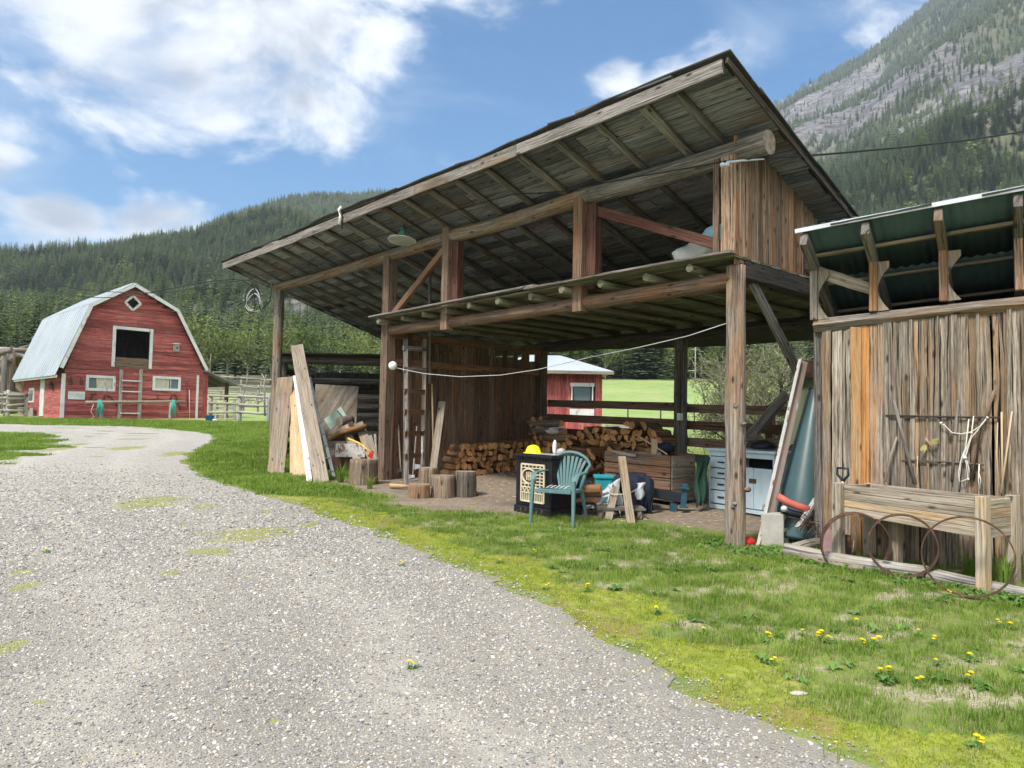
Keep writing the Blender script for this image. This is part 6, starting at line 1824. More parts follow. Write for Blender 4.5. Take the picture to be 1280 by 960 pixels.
# ------------------------------------------------------------------ board fence along the back of the shed
random.seed(71)
bf = thing('board_fence', 'dark brown board fence closing the back of the open shed', 'fence', S3(3.5, TD+.1, gs(3.5, TD)))
for i, (yl, yr) in enumerate(((496, 506), (513, 522.5), (531, 539), (548, 555))):
    for (sa, sb) in ((7.2, 3.5), (3.55, .2)):
        pa = on_t(681 if sa > 7 else 840, yl if sa > 7 else yl+(yr-yl)*.6, TD+.15); s_, _ = st_of(pa.x, pa.y)
        ga, gb = gs(sa, TD), gs(sb, TD); h_ = [1.43, 1.12, .80, .50][i]
        mb = MB(); mb.plank(S3(sa, TD+.16, ga+h_+random.uniform(-.02, .02)), S3(sb, TD+.16, gb+h_+random.uniform(-.02, .02)), Vector((0, 0, 1)), .16, .035, wob=.004, segs=8); mb.build('board', MAT['rail'], bf)
for s_ in (1.9, -.6):
    mb = MB(); mb.beam(S3(s_, TD+.25, gs(s_, TD)-.2), S3(s_, TD+.25, gs(s_, TD)+1.5), .12, .12, side=SV); mb.build('post', MAT['rail'], bf)
mb = MB(); mb.plank(S3(1.2, TD+.16, gs(1, TD)+.95), S3(-.8, TD+.16, gs(0, TD)+.9), Vector((0, 0, 1)), .16, .035); mb.build('board', MAT['rail'], bf)
# small metal boxes on the back post
mb = MB(); q = on_t(850, 521, TD-.14); mb.box(q, (.10, .06, .13), rz=TH); tag(mb.build('switch_box', MAT['alu']), 'small grey metal box fixed half way up the back post', 'box')
mb = MB(); q = on_t(841, 553, TD-.14); mb.lathe(q, [(.04, -.05), (.055, -.02), (.05, .05), (.03, .07)], 10); tag(mb.build('tap_box', MAT['alu']), 'small round metal fitting low on the back post above the firewood', 'fitting')

# ------------------------------------------------------------------ firewood, every log on its own
random.seed(72)
FW = []
for i in range(12):
    mb = MB(); L = random.uniform(.38, .44); r = random.uniform(.072, .092)
    if i < 4:
        mb.log((0, -L/2, 0), (0, L/2, 0), r*.85, r*.8, 10, 3, .08, cap_mi=1)
    else:
        k = i % 3; a0, a1 = [(0, math.pi), (0, 2.1), (.2, 1.9)][k]
        n_ = 7; pts = [(math.cos(a0+(a1-a0)*j/(n_-1))*r*1.25, math.sin(a0+(a1-a0)*j/(n_-1))*r*1.25) for j in range(n_)]
        if k: pts.append((random.uniform(-.01, .01), random.uniform(-.01, .01)))
        cx_ = sum(p[0] for p in pts)/len(pts); cz_ = sum(p[1] for p in pts)/len(pts)
        rings = []
        for j in range(4):
            y_ = -L/2+L*j/3; q = 1+random.uniform(-.05, .05); rings.append([Vector(((p[0]-cx_)*q+random.uniform(-.004, .004), y_, (p[1]-cz_)*q+random.uniform(-.004, .004))) for p in pts])
        mb.loft(rings, cap_mi=1)
    o = mb.build('firewood_log', [MAT['firebark'], MAT['fireend']], link=False); FW.append(o.data)
nfw = 0
def put_log(c, axis, label, group, sc=1.0):
    global nfw
    o = bpy.data.objects.new('firewood_log', random.choice(FW)); COL.objects.link(o)
    axis = Vector(axis).normalized(); ax2 = axis.cross(Vector((0, 0, 1))).normalized(); up = ax2.cross(axis)
    M_ = Matrix((ax2, axis, up)).transposed() @ Matrix.Rotation(random.uniform(0, 6.283), 3, 'Y')
    o.matrix_world = Matrix.Translation(c) @ M_.to_4x4() @ Matrix.Scale(sc, 4)
    tag(o, label, 'firewood', group); nfw += 1
    return o
ROWW = ['bottom row', 'second row', 'third row', 'fourth row', 'fifth row', 'sixth row', 'seventh row', 'eighth row', 'topmost row']
# low stack against the left wall
for row in range(5):
    t = 1.25+(row % 2)*.07+row*.05
    while t < 3.85-row*.03:
        ga = gs(7.0, t)
        put_log(S3(7.02+random.uniform(-.05, .05), t, ga+.065+row*.122+random.uniform(-.01, .01)), SV+Vector((random.uniform(-.08, .08), random.uniform(-.08, .08), random.uniform(-.05, .05))),
                'split firewood log, '+ROWW[row]+' of the low stack by the plank wall, '+['left end', 'left middle', 'right middle', 'right end'][min(3, int((t-1.25)/.65))], 'firewood in the low stack by the left wall')
        t += random.uniform(.13, .155)
# long stack along the back fence
for row in range(9):
    s = 3.62+(row % 2)*.07
    while s < 7.0:
        top = np.interp(s, [3.6, 4.0, 4.6, 5.3, 5.9, 6.4, 6.7, 7.0], [1.02, 1.08, 1.02, .98, .68, .70, 1.18, 1.22])+random.uniform(-.05, .05)
        z = .065+row*.125
        if z < top:
            put_log(S3(s, 3.62+random.uniform(-.06, .06), gs(s, 3.6)+z+random.uniform(-.012, .012)), TV+Vector((random.uniform(-.1, .1), random.uniform(-.1, .1), random.uniform(-.06, .06))),
                    'split firewood log, '+ROWW[row]+' of the long back stack, '+['right end', 'right of middle', 'middle', 'left of middle', 'left end'][min(4, int((s-3.6)/.68))], 'firewood in the long stack by the back fence', 1.03)
        s += random.uniform(.14, .165)
# loose pieces thrown in front of the stack
for k in range(20):
    s = random.uniform(3.8, 5.6); t = 3.15+random.uniform(-.12, .1); z = random.choice((.08, .2, .32, .44, .56, .66))
    put_log(S3(s, t, gs(s, t)+z), (random.uniform(-1, 1), random.uniform(-1, 1), random.uniform(-.25, .25)), 'loose firewood log tumbled in front of the long stack', 'loose firewood before the long stack')
for (px, py, hz, lab) in ((733, 632, .30, 'fresh split log lying on the pallet beside the chair'), (727, 634, .20, 'split log half hidden behind the chair leg')):
    q = G(px, py+10); put_log(q+Vector((0, 0, hz)), (1, .4, .1), lab, None, 1.1) if False else tag(put_log(q+Vector((0, 0, hz)), (1, -.5, .1), lab, 'logs beside the chair', 1.0), lab, 'firewood', 'logs beside the chair')
print('firewood', nfw)
# long round logs lying on the left part of the stack
for k, (s0_, s1_, z, lab) in enumerate(((7.1, 6.0, 1.00, 'grey round log lying along the top left of the back firewood stack'), (7.0, 5.9, .84, 'second grey round log lying below the top one on the firewood stack'), (6.6, 5.7, .72, 'short bleached log lying across the middle of the firewood stack'))):
    mb = MB(); mb.log(S3(s0_, 3.45, gs(6.5, 3.5)+z), S3(s1_, 3.35, gs(6.5, 3.5)+z), .08, .07, 10, 5, .06, cap_mi=1, knots=3); tag(mb.build('round_log', [MAT['log'], MAT['fireend']]), lab, 'log')
mb = MB(); q = S3(6.15, 3.3, gs(6.1, 3.3)+.86); blob(mb, q, .16, .12, .07, 33, 14, 8, .25); tag(mb.build('white_rag', MAT['sackwhite']), 'crumpled white rag lying on the left part of the firewood stack', 'rag')
# wheelbarrow of tools: handle and dark bundle by the back post
mb = MB(); mb.tube([P(796, 544, 11.6), P(834, 568, 11.0)], .012, 6); tag(mb.build('tool_handle', MAT['palewood']), 'thin pale tool handle slanting down over the firewood to the crate', 'handle')
mb = MB(); blob(mb, P(832, 560, 11.3), .13, .1, .09, 14, 12, 8, .2); tag(mb.build('dark_bag', MAT['jacket']), 'small dark bag on the crate beside the back post', 'bag')
mb = MB(); mb.plank(P(818, 549, 11.2), P(818, 568, 11.2), Vector((1, 0, 0)), .09, .03); tag(mb.build('short_board', MAT['palewood']), 'short pale board standing up behind the crate', 'board')

# ------------------------------------------------------------------ wooden crate bin
random.seed(73)
K = P(838, 633, 10.7); K.z = gz1(K.x, K.y)
cr_ = thing('crate_bin', 'big brown board crate bin full of scrap in front of the firewood', 'crate', K)
LS = 1.28; LT = .62; HC = .74
dS = (SV*.80-TV*.36).normalized(); dS = SV.copy(); dT = TV.copy()
def C3(s, t, z): return K+dS*s+dT*t+Vector((0, 0, z))
for i in range(4):
    z = .06+i*(HC-.06)/4+.085; hb = (HC-.06)/4-.008
    for (p0, p1, nm) in ((C3(0, 0, z), C3(LS, 0, z+.02), 'side_board'), (C3(0, LT, z), C3(LS, LT, z+.02), 'side_board'), (C3(0, .02, z), C3(0, LT-.02, z), 'end_board'), (C3(LS, .02, z+.02), C3(LS, LT-.02, z+.02), 'end_board')):
        mb = MB(); mb.plank(p0, p1, Vector((0, 0, 1)), hb, .03, wob=.003, segs=4, tone=random.uniform(.3, .9)); mb.build(nm, MAT['brown' if nm == 'side_board' else 'board'], cr_, bevel=.003)
mb = MB(); mb.poly([C3(.02, .02, HC-.10), C3(.02, LT-.02, HC-.10), C3(LS-.02, LT-.02, HC-.10), C3(LS-.02, .02, HC-.10)]); mb.build('fill', MAT['darkwood'], cr_)
for k in range(5):
    mb = MB(); a_ = random.uniform(.1, 1.1); mb.plank(C3(a_, -.04+.1*k, HC-.03+.02*(k % 3)), C3(a_+random.uniform(.3, .6), .1*k+random.uniform(-.1, .15), HC+random.uniform(-.03, .03)), Vector((0, 0, 1)), .05, .02)
    tag(mb.build('scrap_board', MAT['grey' if k % 2 else 'board']), 'scrap of grey board lying on top of the brown crate bin', 'scrap', 'scrap boards on the crate bin')
# tow bar of a trailer with its jack
tbm = thing('tow_bar', 'dark blue steel tow bar with a jack wheel stand beside the crate', 'tow bar', G(845, 640))
a0_, a1_ = P(806, 614, 10.3), P(856, 623, 10.2)
mb = MB(); mb.beam(a0_, a1_, .09, .13, segs=1); mb.build('beam', MAT['blackmetal'], tbm, bevel=.006)
mb = MB(); mb.beam(P(854, 634, 10.15), P(856, 605, 10.15), .075, .06, side=(1, 0, 0)); mb.beam(P(849, 633, 10.1), P(860, 634, 10.1), .05, .03); mb.beam(P(850, 610, 10.1), P(862, 611, 10.1), .03, .03); mb.build('jack', MAT['blueiron'], tbm, bevel=.005)
q = P(842, 628, 10.25); mb = MB(); mb.beam(Vector((q.x, q.y, gz1(q.x, q.y))), q, .10, .08, side=(1, 0, 0)); mb.build('stand', MAT['blueiron'], tbm, bevel=.005)
mb = MB(); q = P(812, 603, 10.2); mb.lathe(q, [(.02, -.06), (.06, -.05), (.06, .02), (.04, .05)], 10, axis=(1, .2, 0)); mb.build('winch', MAT['blackmetal'], tbm)
# green cloth
def cloth(name, corners, label, mat, folds=3, amp=.03, nx=14, ny=12, cat='cloth', th=.006):
    c = [Vector(k) for k in corners]; mb = MB(); nrm = (c[1]-c[0]).cross(c[3]-c[0]).normalized(); k0 = 0
    base = len(mb.v)
    for j in range(ny+1):
        for i in range(nx+1):
            u, v = i/nx, j/ny; p = (c[0]*(1-u)+c[1]*u)*(1-v)+(c[3]*(1-u)+c[2]*u)*v
            p = p+nrm*(amp*math.sin(u*folds*6.283+v*2)*(.4+v)+amp*.5*math.sin(u*7+v*9)); p = p+(c[1]-c[0]).normalized()*(.02*math.sin(v*8+u*2))
            mb.v.append(tuple(p))
    for j in range(ny):
        for i in range(nx):
            a = base+j*(nx+1)+i; mb.face((a, a+1, a+nx+2, a+nx+1), [(i*.05, j*.05), (i*.05+.05, j*.05), (i*.05+.05, j*.05+.05), (i*.05, j*.05+.05)], .5, 0, True)
    o = mb.build(name, mat); s_ = o.modifiers.new('thickness', 'SOLIDIFY'); s_.thickness = th
    return tag(o, label, cat)
cloth('hanging_cloth', [P(869, 572, 10.5), P(886, 571, 10.45), P(882, 628, 10.2), P(869, 634, 10.2)], 'dark green cloth hanging between the crate and the blue cabinet', MAT['greencloth'], 2, .035)

# ------------------------------------------------------------------ blue cabinet
random.seed(74)
ca, cb = G(886, 634), G(968, 650)
cd = (cb-ca); cd.z = 0; CL_ = cd.length; cd.normalize(); cn = Vector((-cd.y, cd.x, 0)); cn = cn if cn.y > 0 else -cn
cab = thing('blue_cabinet', 'chalky blue wooden cabinet with drawers and two doors behind the front post', 'cabinet', ca)
HCB = P(890, 560, ca.y).z-ca.z; CL_ = max(CL_, 1.15)
def CB(a, n_, z): return ca+cd*a+cn*n_+Vector((0, 0, z))
def cbox(a0, a1, n0, n1, z0, z1, nm, mat='bluepaint', par=None, bv=.004):
    mb = MB(); c = CB((a0+a1)/2, (n0+n1)/2, (z0+z1)/2); mb.box(c, (a1-a0, abs(n1-n0), z1-z0), rz=math.atan2(cd.y, cd.x)); return mb.build(nm, MAT[mat], par or cab, bevel=bv)
DC = .5
cbox(0, .03, 0, DC, 0, HCB-.04, 'side_panel'); cbox(CL_-.03, CL_, 0, DC, 0, HCB-.04, 'side_panel'); cbox(.03, CL_-.03, DC-.02, DC, 0, HCB-.04, 'back_panel')
cbox(-.05, CL_+.05, -.04, DC+.02, HCB-.035, HCB, 'top'); cbox(.03, CL_-.03, .0, DC-.02, .03, .06, 'bottom_panel')
xs0 = CL_*.40
cbox(xs0, xs0+.03, .0, DC-.02, .06, HCB-.04, 'divider'); cbox(.03, CL_-.03, -.002, .02, HCB-.11, HCB-.036, 'rail'); cbox(.03, CL_-.03, -.002, .02, .0, .06, 'rail')
zz = [(.08, .26), (.275, .43), (.445, .58), (.595, HCB-.12)]
for (z0, z1) in zz:
    if z1-z0 < .05: continue
    d_ = cbox(.04, xs0-.01, -.016, .01, z0, z1, 'drawer'); cm = (.04+xs0)/2
    cbox(cm-.06, cm+.06, -.035, -.016, (z0+z1)/2-.008, (z0+z1)/2+.012, 'handle', 'iron', d_)
cbox(xs0+.03, CL_-.03, .28, .30, HCB-.25, HCB-.11, 'shelf_back', 'dark')
xm = (xs0+CL_)/2+.015
zt_ = HCB-.24
for (x0, x1) in ((xs0+.035, xm-.004), (xm+.004, CL_-.03)):
    d_ = cbox(x0, x1, -.016, .01, .07, zt_, 'door')
cbox(xm-.07, xm+.05, -.03, -.017, .42, .48, 'latch', 'rust')
mb = MB(); q = CB(CL_*.66, .25, HCB+.02); mb.lathe(q, [(0, 0), (.17, 0), (.18, .03), (.15, .08), (.06, .12), (0, .13)], 20); tag(mb.build('black_pan', MAT['iron']), 'black iron pan upside down on the blue cabinet', 'pan')
for k, (a_, n_, L_) in enumerate(((.55, .3, .4), (.72, .35, .3), (.5, .15, .25))):
    mb = MB(); mb.log(CB(a_, n_, HCB+.06+.05*k), CB(a_+L_, n_+.05, HCB+.08+.05*k), .05, .045, 9, 3, .06, cap_mi=1); tag(mb.build('old_log', [MAT['bark'], MAT['logend']]), ['mossy old log lying longest on the blue cabinet', 'mossy log piece on the right end of the blue cabinet', 'short mossy log piece lying at the front of the blue cabinet'][k], 'log')

# ------------------------------------------------------------------ iron stove
random.seed(75)
sa, sb = G(644, 639), G(688, 648)
sd2 = (sb-sa); sd2.z = 0; SWd = sd2.length; sd2.normalize(); sn = Vector((-sd2.y, sd2.x, 0)); sn = sn if sn.y > 0 else -sn
HS = .80
stv = thing('iron_stove', 'black cast iron parlour stove with a cream enamel fretwork front', 'stove', sa)
def ST(a, n_, z): return sa+sd2*a+sn*n_+Vector((0, 0, z))
rzs = math.atan2(sd2.y, sd2.x)
def sbox(a0, a1, n0, n1, z0, z1, nm, mat, par=None, bv=.005):
    mb = MB(); mb.box(ST((a0+a1)/2, (n0+n1)/2, (z0+z1)/2), (a1-a0, abs(n1-n0), z1-z0), rz=rzs); return mb.build(nm, MAT[mat], par or stv, bevel=bv)
SD_ = .55
sbox(-.02, SWd+.02, -.02, SD_, 0, .10, 'base', 'iron', bv=.015)
sbox(0, SWd, 0, SD_-.03, .10, HS-.05, 'body', 'iron', bv=.012)
sbox(-.03, SWd+.03, -.03, SD_, HS-.05, HS-.01, 'top_plate', 'iron', bv=.01)
mb = MB()
for k in range(16): mb.box(ST(-.02+(SWd+.04)*k/15, -.035, HS-.06), (.014, .02, .05), rz=rzs)
mb.build('top_moulding', MAT['iron'], stv)
# vents cast in the base
mb = MB()
for k in range(5): mb.box(ST(SWd*(.2+.15*k), -.022, .055), (.025, .006, .04), rz=rzs)
mb.build('base_vent', MAT['rust'], stv)
g0, g1, z0, z1 = SWd*.20, SWd*.84, .17, .66
W_, H_ = g1-g0, z1-z0
mb = MB()
def bar(a0, b0, a1, b1, w=.014):
    mb.beam(ST(g0+a0*W_, -.018, z0+b0*H_), ST(g0+a1*W_, -.018, z0+b1*H_), .018, w, side=sn)
for (p) in ((0, 0, 1, 0), (0, 1, 1, 1), (0, 0, 0, 1), (1, 0, 1, 1)): bar(*p, .022)
for k in range(1, 11): bar(k/11, .02, k/11, .22, .012)
bar(0, .235, 1, .235); bar(0, .38, 1, .38)
for k in range(6): bar(k/6, .24, (k+.5)/6, .375, .009); bar((k+.5)/6, .375, (k+1)/6, .24, .009)
for k in range(1, 6):
    x = k/6
    if x < .68: bar(x, .39, x, .48, .010); bar(x, .90, x, 1, .010)
    else: bar(x, .39, x, 1, .012)
for k in range(1, 7):
    y = .38+.62*k/7
    bar(.68, y, 1, y, .011)
for y in (.47, .9): bar(0, y, .68, y, .010)
n_ = 18; ccx, ccy, rx_, ry_ = .34, .68, .30, .20
for k in range(n_):
    a0 = 6.283*k/n_; a1 = 6.283*(k+1)/n_; bar(ccx+rx_*math.cos(a0), ccy+ry_*math.sin(a0), ccx+rx_*math.cos(a1), ccy+ry_*math.sin(a1), .018)
for dx in (-.08, .08): bar(ccx+dx, ccy-.11, ccx+dx, ccy+.11, .014)
bar(ccx-.08, ccy, ccx+.08, ccy, .012); bar(ccx, ccy-.12, ccx, ccy+.12, .008)
mb.build('fretwork_front', MAT['cream'], stv)
sbox(g0+.01, g1-.01, -.006, .0, z0, z1, 'fire_door', 'rust')
# things on the stove
mb = MB(); q = ST(SWd*.30, .12, HS); 
mb.lathe(q, [(.135, .0), (.14, .008), (.105, .02), (.10, .05), (.075, .095), (.03, .115), (.0, .118)], 20); mb2 = mb
o = tag(mb.build('hard_hat', MAT['yellow']), 'bright yellow safety helmet sitting on the stove', 'helmet')
mb = MB(); mb.poly([ST(.15, .02, HS+.004), ST(SWd+.02, .02, HS+.004), ST(SWd+.0, .3, HS+.004), ST(.2, .3, HS+.004)]); s_ = mb.build('metal_sheet', MAT['alu']); s_.modifiers.new('thickness', 'SOLIDIFY').thickness = .004; tag(s_, 'thin pale metal sheet lying on the stove top', 'sheet')
for k, (a_, n_, r_, h_, mt, lb, nm) in enumerate(((.62, .30, .03, .19, 'sackwhite', 'upright pale bone-shaped piece of wood standing at the back of the stove', 'driftwood'), (.95, .2, .06, .09, 'stone', 'rough pale stone at the right end of the stove top', 'stone'), (.80, .3, .05, .06, 'board', 'small brown block between the two pale pieces on the stove', 'block'))):
    mb = MB(); blob(mb, ST(SWd*a_, n_, HS+h_/2), r_, r_*.8, h_/2, 40+k, 10, 8, .18); tag(mb.build(nm, MAT[mt]), lb, nm)

# ------------------------------------------------------------------ plastic garden chair
ch0 = G(700, 652); CH_R = R(-27)
chair = thing('garden_chair', 'faded green plastic armchair with a fan of back slats, in front of the stove', 'chair', ch0)
rotc = Matrix.Rotation(CH_R, 3, 'Z')
def CP(x, y, z): return ch0+rotc@Vector((x, y, z))
sidec = rotc@Vector((1, 0, 0)); fwd = rotc@Vector((0, -1, 0))
mb = MB()   # seat: curved slab with slots
for i in range(9):
    x0 = -.215+i*.43/9; x1 = x0+.43/9-.010
    zc = .40-.012*math.cos((i-4)/4*1.5)
    rings = []
    for j in range(7):
        y = -.22+.44*j/6; z = zc+.03*((j-2.5)/3.5)**2*(1 if j < 3 else .3)-(.02 if j == 0 else 0)-.02*(j/6)
        rings.append([CP(x0*(1-.1*j/6), y, z), CP(x1*(1-.1*j/6), y, z), CP(x1*(1-.1*j/6), y, z+.009), CP(x0*(1-.1*j/6), y, z+.009)])
    mb.loft(rings)
mb.beam(CP(-.24, -.225, .395), CP(.24, -.225, .395), .035, .045); mb.beam(CP(-.22, .215, .385), CP(.22, .215, .385), .03, .035)
mb.beam(CP(-.235, -.22, .395), CP(-.20, .22, .385), .04, .04); mb.beam(CP(.235, -.22, .395), CP(.20, .22, .385), .04, .04)
mb.build('seat', MAT['chair'], chair, bevel=.004)
def backpt(f, h):   # f -1..1 across, h 0..1 up
    x = f*(.185+.07*h); y = .215+.12*h+.03*(f*f)*-1; z = .40+.44*h*(1-.18*f*f*h)
    return CP(x, y, z)
for i in range(8):
    f = -1+2*(i+.5)/8; mb = MB()
    rings = []
    for j in range(8):
        h = j/7*.94; c = backpt(f*(.62+.38*h), h); w = .014+.006*h
        rings.append([c-sidec*w, c+sidec*w, c+sidec*w-fwd*.010, c-sidec*w-fwd*.010])
    mb.loft(rings); mb.build('back_slat', MAT['chair'], chair)
mb = MB(); pts = [backpt(-1.06, .0), backpt(-1.1, .35), backpt(-1.08, .62)]+[CP(.285*math.sin(a), .335-.03*abs(math.sin(a)), .66+.20*math.cos(a)*1.0) for a in np.linspace(-1.35, 1.35, 13)]+[backpt(1.08, .62), backpt(1.1, .35), backpt(1.06, .0)]
mb.tube(pts, .022, 8); mb.build('back_frame', MAT['chair'], chair)
for sx in (-1, 1):
    mb = MB(); arm = [backpt(sx*1.1, .55), CP(sx*.285, .15, .625), CP(sx*.30, .0, .615), CP(sx*.295, -.14, .61), CP(sx*.285, -.21, .585), CP(sx*.275, -.235, .53)]
    rings = []
    for k, p in enumerate(arm):
        w = [.02, .028, .034, .036, .034, .026][k]
        up = Vector((0, 0, .009)) if k < 4 else -fwd*-.009*(-1)+Vector((0, 0, .004))
        rings.append([p-sidec*w-up, p+sidec*w-up, p+sidec*w+up, p-sidec*w+up])
    mb.loft(rings); mb.build('armrest', MAT['chair'], chair, bevel=.003)
    mb = MB(); mb.beam(CP(sx*.275, -.235, .54), CP(sx*.285, -.265, -.02), .045, .05, side=sidec, w1=.035, h1=.04); mb.build('leg', MAT['chair'], chair, bevel=.006)
    mb = MB(); mb.beam(CP(sx*.20, .21, .39), CP(sx*.25, .30, -.02), .045, .04, side=sidec, w1=.03, h1=.03); mb.build('leg', MAT['chair'], chair, bevel=.006)
mb = MB()
for k in range(5): mb.tube([CP(-.15+k*.06, -.1, .425), CP(-.12+k*.06, -.03, .45), CP(-.1+k*.065, .05, .425)], .006, 5)
tag(mb.build('twine', MAT['rope']), 'curls of pale twine lying on the chair seat', 'twine')

# ------------------------------------------------------------------ bin, sawhorse heap, tarps
c = G(754, 627); t = thing('turquoise_bin', 'turquoise plastic bin standing behind the draped boards', 'bin', c)
mb = MB(); h_ = .40; mb.loft([[c+Vector((a*.11, b_*.10, 0)) for a, b_ in ((-1, -1), (1, -1), (1, 1), (-1, 1))], [c+Vector((a*.125, b_*.12, h_-.05)) for a, b_ in ((-1, -1), (1, -1), (1, 1), (-1, 1))]]); mb.build('bin_body', MAT['bin'], t, bevel=.01)
mb = MB(); mb.box(c+Vector((0, 0, h_-.02)), (.29, .28, .05)); mb.build('rim', MAT['bin'], t, bevel=.01)
YH = 9.75
plt = thing('old_pallet', 'small grey broken pallet lying under the draped boards', 'pallet', G(778, 650))
c = G(778, 648)
for k in range(3): mb = MB(); mb.beam(c+Vector((-.33, .0+.16*k, .12)), c+Vector((.30, .02+.16*k, .12)), .10, .03, segs=2, wob=.004); mb.build('slat', MAT['grey'], plt)
for k in range(2): mb = MB(); mb.beam(c+Vector((-.28+.5*k, -.03, .05)), c+Vector((-.28+.5*k, .36, .05)), .06, .09); mb.build('runner', MAT['grey'], plt)
def lean(px0, py0, px1, py1, Yt, w, th, name, label, cat, mat, segs=6, wob=.003, Yb=None, **k):
    b0 = G(px0, py0) if Yb is None else P(px0, py0, Yb); t1 = P(px1, py1, Yt); mb = MB()
    d_ = (t1-b0).normalized(); side = d_.cross(Vector((b0.x, b0.y, 0)).normalized())
    side = Vector((1, 0, 0))-d_*d_.x
    mb.plank(b0, t1, side, w, th, wob=wob, segs=segs); return tag(mb.build(name, MAT[mat], bevel=.003), label, cat, **k)
lean(789, 655, 777, 571, 9.75, .105, .035, 'leaning_board', 'weathered tan board leaning upright in front of the dark jacket', 'board', 'board')
lean(760, 650, 772, 600, 10.0, .10, .035, 'leaning_board', 'shorter tan board leaning left of the upright one, over the pale tarp', 'board', 'board')
# tall dark jacket heap
def heap(name, pts, label, mat, cat, r=.1):
    mb = MB(); k = 0
    for (px, py, Y, rx, rz_) in pts: blob(mb, P(px, py, Y), rx, rx*.6, rz_, int(px), 18, 12, .16); k += 1
    return tag(mb.build(name, MAT[mat]), label, cat)
jk = thing('dark_jacket', 'dark blue jacket draped over the boards beside the turquoise bin', 'jacket', P(790, 640, 10.05))
def drape(name, line, drop, Yo, mat, folds, amp, parent, seed, fwd_=.06, nx=26, ny=14):
    """cloth hanging over a ridge given by pixels; drop = px the hem lies below the ridge"""
    rs = random.Random(seed); mb = MB(); base = len(mb.v); ph = [rs.uniform(0, 6.28) for _ in range(6)]
    for j in range(ny+1):
        v = j/ny
        for i in range(nx+1):
            u = i/nx; f = u*(len(line)-1); k = min(int(f), len(line)-2); f -= k
            px = line[k][0]*(1-f)+line[k+1][0]*f; py = line[k][1]*(1-f)+line[k+1][1]*f
            hem = drop*(1+.12*math.sin(u*9+ph[0])+.08*math.sin(u*17+ph[1]))
            back = max(0, .18-v)*1.6; vv = max(0, v-.12)/.88
            yy = Yo+back-fwd_*min(1, vv*2.2)+amp*math.sin(u*folds*6.283+ph[2]+1.5*math.sin(v*3+ph[3]))*(.25+vv)+amp*.5*math.sin(u*folds*13+ph[4]+v*4)*vv
            mb.v.append(tuple(P(px+2.5*math.sin(v*5+ph[5])*vv, py+hem*vv+(3 if v < .1 else 0)*(.1-v)*10, yy)))
    for j in range(ny):
        for i in range(nx):
            a = base+j*(nx+1)+i; mb.face((a, a+1, a+nx+2, a+nx+1), [(0, 0)]*4, .5, 0, True)
    o = mb.build(name, MAT[mat], parent); s_ = o.modifiers.new('thickness', 'SOLIDIFY'); s_.thickness = .008; return o
drape('body', [(766, 604), (771, 596), (785, 592), (798, 594), (808, 600)], 40, 10.1, 'jacket', 2.6, .035, jk, 1)
drape('back_flap', [(770, 592), (790, 589), (806, 591), (815, 603)], 50, 10.32, 'jacket', 2.1, .04, jk, 2)
drape('sleeve', [(806, 594), (812, 596), (817, 602)], 40, 10.02, 'jacket', 1.2, .03, jk, 3, nx=10)
drape('hood', [(764, 606), (768, 596), (776, 592)], 20, 9.98, 'jacket', 1.3, .025, jk, 4, nx=10)
sk = drape('black_sack', [(724, 600), (730, 596), (736, 602), (746, 622)], 36, 10.3, 'jacket', 1.6, .05, None, 7); tag(sk, 'slumped black sack behind the chair', 'sack')
cloth('pale_tarp', [P(760, 607, 9.9), P(774, 598, 9.88), P(778, 636, 9.8), P(768, 640, 9.8)], 'pale grey tarp hanging between the two leaning boards', MAT['tarpgrey'], 1, .02)
cloth('pale_tarp', [P(762, 604, 9.95), P(766, 618, 9.9), P(744, 637, 9.8), P(728, 634, 9.8)], 'pale grey tarp stretched down low towards the chair', MAT['tarpgrey'], 2, .02)
cloth('white_rag', [P(796, 604, 9.85), P(806, 603, 9.87), P(804, 624, 9.85), P(795, 625, 9.83)], 'small white rag hanging right of the upright board', MAT['tarpgrey'], 1, .015)
mb = MB(); mb.tube([P(758, 612, 9.7), P(765, 618, 9.66), P(776, 618, 9.65), P(786, 617, 9.62), P(797, 611, 9.7)], .008, 5); mb.tube([P(762, 616, 9.7), P(759, 630, 9.7), P(774, 636, 9.6), P(777, 652, 9.5)], .006, 5); tag(mb.build('tie_cord', MAT['rope']), 'pale cord tied round the leaning boards and jacket', 'cord')
mb = MB(); mb.tube([P(703, 625, 9.9), P(707, 634, 9.8), P(715, 638, 9.75), P(727, 637, 9.8)], .009, 6); tag(mb.build('white_hose', MAT['whitewire']), 'short white hose curling out under the chair', 'hose')

# ------------------------------------------------------------------ right of the front post: tank, channel, block
random.seed(76)
tb_, tt_ = P(996, 662, 8.15), P(1021, 486, 8.55); tb_.z = gz1(tb_.x, tb_.y)+.02
mb = MB(); ax = (tt_-tb_); L_ = ax.length
mb.lathe(tb_, [(.0, 0), (.27, 0), (.275, .02), (.235, L_*.33), (.165, L_*.66), (.085, L_-.02), (.08, L_), (.0, L_)], 30, axis=ax); o = mb.build('tapered_tank', MAT['teal']); tag(o, 'tall tapered teal grey metal cone leaning against the plank shed corner', 'tank')
q = tt_; mb = MB(); mb.lathe(tb_+ax.normalized()*(L_-.03), [(.09, 0), (.092, .03), (.08, .035)], 20, axis=ax); r_ = mb.build('rusty_rim', MAT['rust'], o)
b0, t1 = G(947, 683), P(1000, 449, 8.35)
mb = MB(); dd = (t1-b0).normalized(); side = Vector((1, .2, 0)); side = (side-dd*side.dot(dd)).normalized(); nn = side.cross(dd)
chn = thing('steel_channel', 'long rust streaked white steel channel leaning beside the teal cone', 'channel', b0)
mb.beam(b0, t1, .012, .05, side=side); mb.build('flange', MAT['rustwhite'], chn)
